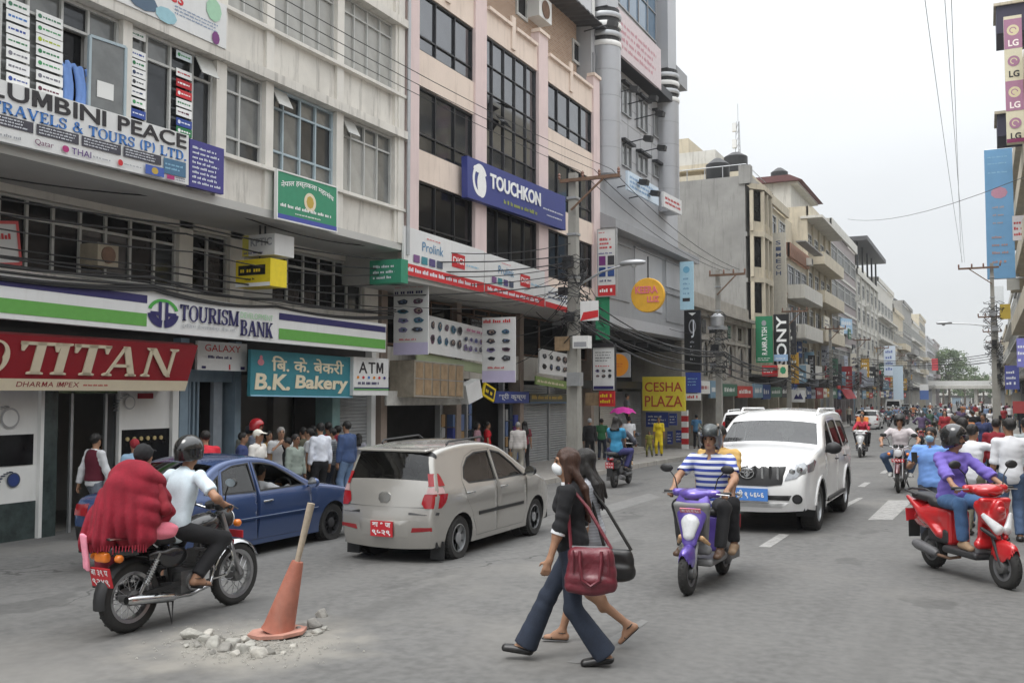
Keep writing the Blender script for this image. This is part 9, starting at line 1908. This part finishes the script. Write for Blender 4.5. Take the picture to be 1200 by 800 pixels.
stand('man in a dark red shirt outside the teal pillar',385,496,-13.3,60,CL(120,24,40),BLK,sleeve='long')
stand('young man in black facing the shutter',396,500,-13.6,90,BLK,BLK)
stand('man in a denim jacket and light jeans seen from behind',407,495,-12.5,84,M('denim_jacket',(.05,.085,.19),.9,var=.25,scale=6),M('light_jeans',(.17,.26,.42),.9,var=.25),sleeve='long',fat=1.08)
stand('man in a dark blue shirt with rolled sleeves left of the bakery pillar',284,508,-13.2,-60,CL(60,72,120),BLK,sleeve='three')
stand('woman in a mustard top deep in the bakery doorway',314,506,-13.8,-90,CL(150,120,60),BLK,fem=1,hair='bun')
stand('man in a charcoal jacket among the bakery queue',368,500,-13.8,100,CL(50,52,58),BLK,sleeve='long')
stand('man in a grey checked shirt between the white shirt and the denim jacket',390,503,-12.9,120,stripes('grey_check',(.2,.21,.23),(.3,.31,.33),20),JEAND)
stand('woman in pale pink half hidden behind the white-shirted man',370,510,-13.3,-70,CL(206,170,176),BLK,fem=1,hair='long',hair_len=.2,lo=1.45)
stand('man with a dark cap left of the white-capped man',292,500,-13.7,30,CL(110,112,104),BLK,hair='cap',hairm=CL(40,42,50))
stand('shopkeeper in dark blue standing inside the watch shop door',120,520,-14.9,-60,CL(44,48,70),BLK,sleeve='long')
stand('bystander with a pale blouse at the foot of the roller shutter',420,512,-13.7,20,CL(150,150,160),BLK,fem=1,hair='long',hair_len=.2,lo=1.45)
stand('woman in bright red standing at the camera shop',571,498,-13.9,-60,CL(206,30,44),BLK,fem=1,hair='bun')
stand('young woman beside the woman in red at the camera shop',559,503,-14.0,-80,CL(170,130,140),BLK,fem=1,hair='long',hair_len=.15)
stand('elderly man in a pale checked shirt and grey trousers walking away past the shutters',607,497,-12.0,30,stripes('pale_check',(.46,.43,.41),(.55,.52,.5),22),CL(150,146,136),hairm=HAIRG,sleeve='long')
stand('woman with long dark hair just beyond the elderly man',615,498,-12.9,40,CL(120,50,60),BLK,fem=1,hair='long')
stand('man in black with a grey cap beside the tall pole',691,491,-12.2,20,BLK,BLK,hair='cap',hairm=CL(170,172,176),sleeve='long')
stand('man in a green T-shirt beyond the man in black',705,493,-12.7,10,CL(50,110,70),JEAND)
um=stand('person in a white shirt under the pink umbrella',737,489,-11.6,30,WHT,BLK,handL=(-.16,.26,1.12),elbowL=(-.6,-.3,-1))
u0=um.location;UM=thing('umbrella','bright pink umbrella held open above the person in white','umbrella',(u0.x-.25,u0.y+.05,u0.z+1.1));m=MB();n=8;vs=[(0,0,.85)];fs_=[]
for j,(r_,z_)in enumerate(((.2,.82),(.38,.74),(.52,.60))):
 for i in range(16):a=6.283*i/16;sg=1-(.07*j if i%2 else 0);vs.append((r_*sg*math.cos(a),r_*sg*math.sin(a),z_+(.03*j if i%2 else 0)))
fs_+=[(0,1+i,1+(i+1)%16)for i in range(16)]+[(1+16*j+i,17+16*j+i,17+16*j+(i+1)%16,1+16*j+(i+1)%16)for j in range(2)for i in range(16)]
m.add(vs,fs_);m.build('canopy',CL(196,50,150),UM,world=False);m=MB();m.tube([(0,0,0),(0,0,.92)],.01,6);m.build('shaft',GALV,UM,world=False);m=MB();m.tube([(0,0,0),(.03,0,-.05),(.07,0,-.03)],.014,6);m.build('handle',BLACK,UM,world=False)
for i in range(8):a=6.283*i/8;m=MB();m.tube([(0,0,.83),(.5*math.cos(a),.5*math.sin(a),.595)],.005,4);m.build('rib',GALV,UM,world=False)
YEL=CL(218,192,30)
stand('woman in a yellow kurta suit walking along the pavement',772,489,-11.7,190,YEL,YEL,fem=1,hair='bun',tail=.55,sleeve='elbow',skin=SKIN[1])
stand('small child in olive holding close to the woman in yellow',761,505,-11.7,190,CL(130,126,50),CL(120,116,50),H=1.05,lo=1.0)
loc,H_=by_head(735,462,-13.6,1.5);person('person in grey standing up on the shop steps',(-13.8,loc[1]+.5,gz(-13.8,loc[1])+.95),-60,dict(res=.02,H=1.68),dict(top=CL(110,112,118),bottom=BLK))
stand('person in a blue top at the far shop doors beyond the yellow sign',816,486,-12.0,0,CL(80,130,170),BLK)
# right side
p=G(1094,640);mbl=person('man in a pale blue T-shirt and face mask looking at a phone',(p.x,p.y,p.z),168,dict(res=.0125,H=1.64,fat=1.12,mask=1,sleeve='short',handR=(.16,.30,1.18),elbowR=(.7,-.5,-1),hdirR=(-.3,.2,1),palmR=(-.3,-1,.2),curlR=.8,head=(0,-.1),loose=.026),dict(top=CL(116,156,220),bottom=M('charcoal_jeans',(.05,.06,.08),.9,var=.3),skin=SKIN[1],mask=CL(150,185,205)))
I3=PINFO[mbl];hp_=Matrix.Rotation(R(168),3,'Z')@(I3['arms'][1][2]+V3((-.02,.02,.075)));PH=thing('smartphone','black smartphone in the hand of the man in pale blue','phone',(p.x+hp_.x,p.y+hp_.y,p.z+hp_.z),R(168));m=MB();m.bar((0,0,-.07),(0,.02,.08),.078,.01,(0,1,0));m.build('case',BLACK,PH,world=False);m=MB();m.bar((0,-.0075,-.062),(0,.0125,.072),.068,.003,(0,1,0));m.build('screen',GLB,PH,world=False)
def bystander(label,px,py,d_y,rz,cols,**k):
 p=G(px,py);H=k.get('H',1.7);f=H/1.7;k.setdefault('pel',(0,0,.93*f));g=.13 if p.x>1.02 else 0
 return person(label,(p.x,p.y,p.z+g),rz,dict(dict(res=.0135,sleeve='long'),**k),cols)
bystander('man in a white shirt and blue jeans at the right edge, back to the camera',1187,634,0,12,dict(top=M('crisp_white_shirt',(.72,.73,.76),.85,var=.04),bottom=JEAN,skin=SKIN[1]),H=1.76,sleeve='elbow',handR=(.22,.22,1.0),head=(25,-.1),hem=-.12,loose=.012,wob=.0025)
bystander('man in a white shirt with one arm raised, behind the violet rider',1142,628,0,-25,dict(top=M('crisp_white_shirt',(.72,.73,.76)),bottom=CL(120,116,100),skin=SKIN[1]),H=1.66,sleeve='elbow',handR=(.42,.42,1.42),elbowR=(.6,-.2,-1),head=(-12,0),hem=-.12,loose=.012,wob=.003)
bystander('man in a grey shirt cut off by the right edge',1206,612,0,20,dict(top=CL(150,158,160),bottom=BLK,skin=SKIN[1]),H=1.74)
bystander('man in a dark red shirt beyond the white-shirted man at the right edge',1170,596,0,5,dict(top=CL(130,28,40),bottom=BLK),H=1.7,res=.018)
# the crowd down the street
CV=[('stand',dict(res=.03)),('walk',dict(res=.03,**WALK)),('fem',dict(res=.03,fem=1,hair='long',hair_len=.25,tail=.6,sleeve='elbow')),('bun',dict(res=.03,fem=1,hair='bun',**WALK)),('arm',dict(res=.03,handR=(.15,.3,1.1),sleeve='long')),('wide',dict(res=.03,fat=1.12,sleeve='long'))]
CC=[((150,44,50),'red'),((220,220,222),'white'),((44,54,90),'navy'),((130,150,182),'pale blue'),((26,26,30),'black'),((90,94,100),'grey'),((170,112,74),'orange'),((110,54,72),'plum'),((66,92,76),'green'),((176,168,152),'beige'),((86,70,100),'violet'),((74,104,122),'teal'),((30,30,34),'black'),((60,62,68),'charcoal'),((205,205,208),'white')]
BC=[BLK,JEAN,JEAND,CL(70,66,60),CL(110,106,98)]
rc=random.Random(77)
def crowd(px,py,H=None,rz=None,col=None,where='among the crowd on the right pavement',group='people on the far right pavement'):
 H=H or rc.uniform(.94,1.05);p=G(px,py,1.7*H);vi=rc.randrange(len(CV));nm,sp=CV[vi];c,cn=col or rc.choice(CC);g=.13 if(p.x>1.02 or p.x<XK)else 0
 e=person('%s in a %s top %s'%('woman' if nm in('fem','bun')else 'man',cn,where),(p.x,p.y,gz(p.x,p.y)+g),rc.choice((0,180,160,20,90,-90,185,-5))if rz is None else rz,sp,dict(top=CL(*c),bottom=rc.choice(BC),skin=rc.choice(SKIN)),group,key='crowd_'+nm);sc(e,H);return e
for px,py,cn in((1128,492,0),(1121,489,2),(1133,487,6),(1152,484,2),(1160,480,1),(1168,481,4),(1176,479,0),(1183,477,1),(1191,478,8),(1197,480,4),(1140,481,4),(1147,478,9),(1156,476,3),(1165,475,5),(1173,474,1),(1180,474,7),(1189,474,2),(1136,476,1),(1127,478,10),(1198,474,11),(1119,483,5),(1143,474,0),(1151,473,4),(1160,472,1),(1169,471.5,2),(1131,473,3),(1113,478,4),(1107,481,0)):crowd(px,py,col=CC[cn])
for k in range(17):crowd(rc.uniform(1096,1176),rc.uniform(468.5,473.5),where='far down in the dense crowd of the right-hand side',group='dense far crowd')
for k in range(12):
 y=rc.uniform(58,150);x=rc.uniform(-12,-11);c,cn=rc.choice(CC);e=person('pedestrian in a %s top on the far left pavement'%cn,(x,y,gz(x,y)+.13),rc.choice((0,180)),CV[k%5][1],dict(top=CL(*c),bottom=rc.choice(BC),skin=rc.choice(SKIN)),'pedestrians on the far left pavement',key='crowd_'+CV[k%5][0])
_b0=_s0=None
BKC=[((20,20,22),'black'),((110,26,30),'red'),((40,52,96),'blue'),((170,172,176),'silver'),((220,220,220),'white')]
def far_bike(px,py,rz,kind,ci,riders=1,where=''):
 global _b0,_s0
 p=G(px,py);c,cn=BKC[ci];pm=paint('far_bike_'+cn,S(*c),.2,.3);lab='%s %s %s'%(cn,'motorcycle' if kind=='m' else 'scooter',where)
 loc=(p.x,p.y+(.6 if abs(rz)>90 else.6),gz(p.x,p.y))
 if kind=='m':
  if _b0 is None:_b0=motorbike(lab,loc,rz,pm,'far motorcycles in the road',guard=False,rack=False);o=_b0;o['bm']=pm.name;base=pm
  else:o=copy_tree(_b0)
 else:
  if _s0 is None:_s0=scooter(lab,loc,rz,pm,GREYPL,'far motorcycles in the road');o=_s0;o['bm']=pm.name
  else:o=copy_tree(_s0)
 o.location=loc;o.rotation_euler=(0,0,R(rz));o['label']=lab;o['group']='far motorcycles in the road'
 for ch in o.children:
  for sl in ch.material_slots:
   if sl.material and sl.material.name==o['bm']and sl.material.name!=pm.name:sl.link='OBJECT';sl.material=pm
 hc_=rc.choice((BLACK,BLACK,paint('grey_helmet',(.16,.165,.17)),WHITE));cc,ccn=rc.choice(CC)
 sp=dict(RIDE_B if kind=='m' else RIDE_S,res=.03,helmet='full',visor=0,hair=None,sleeve='long')
 on_bike(o,sp,'rider in %s on the %s'%(ccn,lab),dict(top=CL(*cc),bottom=rc.choice(BC),helmet=hc_),1,'rideb' if kind=='m' else 'rides','riders on the far motorcycles')
 if riders>1:cc,ccn=rc.choice(CC);on_bike(o,dict(PILL,res=.03),'passenger in %s on the %s'%(ccn,lab),dict(top=CL(*cc),bottom=rc.choice(BC)),1,'pill','riders on the far motorcycles')
for px,py,rz,kd,ci,n_,wh in((1080,521,0,'m',0,1,'heading away left of the man with the phone'),(1090,512,0,'m',1,2,'heading away down the far road'),(1103,509,0,'m',0,2,'heading away beside the crowd'),(1112,508,0,'s',3,1,'heading away at the edge of the crowd'),(1139,512,180,'s',2,1,'coming on among the crowd at right'),(1150,516,175,'m',0,1,'parked behind the raised arm'),(1041,500,180,'m',0,1,'coming on behind the pale-shirted motorcyclist'),(1034,497,180,'s',4,1,'coming on beside the small white car'),(1050,496,180,'m',3,2,'coming on in the middle distance'),(1063,497,0,'s',1,1,'heading away in the middle distance'),(1070,492,0,'m',0,1,'far ahead in the middle of the road'),(1058,489,180,'m',2,1,'far off coming on'),(1084,494,0,'s',0,2,'far off heading away near the right side'),(1097,492,0,'m',0,1,'far off by the right-hand crowd'),(1124,503,0,'s',0,1,'standing by the crowd at right'),(1046,492,180,'s',0,1,'far off near the white van'),(1075,487,180,'m',4,1,'in the far traffic before the footbridge'),(1090,486,0,'s',2,1,'in the far traffic heading to the footbridge'),(1108,497,0,'m',3,1,'half hidden in the right-hand crowd'),(1163,505,0,'m',0,1,'parked on the right beyond the white shirts')):far_bike(px,py,rz,kd,ci,n_,wh)
hz_=MB().box(-120,-60,-6,120,420,30).build('haze',[],None);tag(hz_,kind='stuff')
hm_=bpy.data.materials.new('haze');hm_.use_nodes=True;ht_=hm_.node_tree;ht_.nodes.clear();ho_=ht_.nodes.new('ShaderNodeOutputMaterial');hv_=ht_.nodes.new('ShaderNodeVolumePrincipled')
hv_.inputs['Color'].default_value=(.93,.95,.97,1);hv_.inputs['Density'].default_value=.00045;hv_.inputs['Anisotropy'].default_value=.2;ht_.links.new(hv_.outputs[0],ho_.inputs['Volume']);hz_.data.materials.append(hm_)
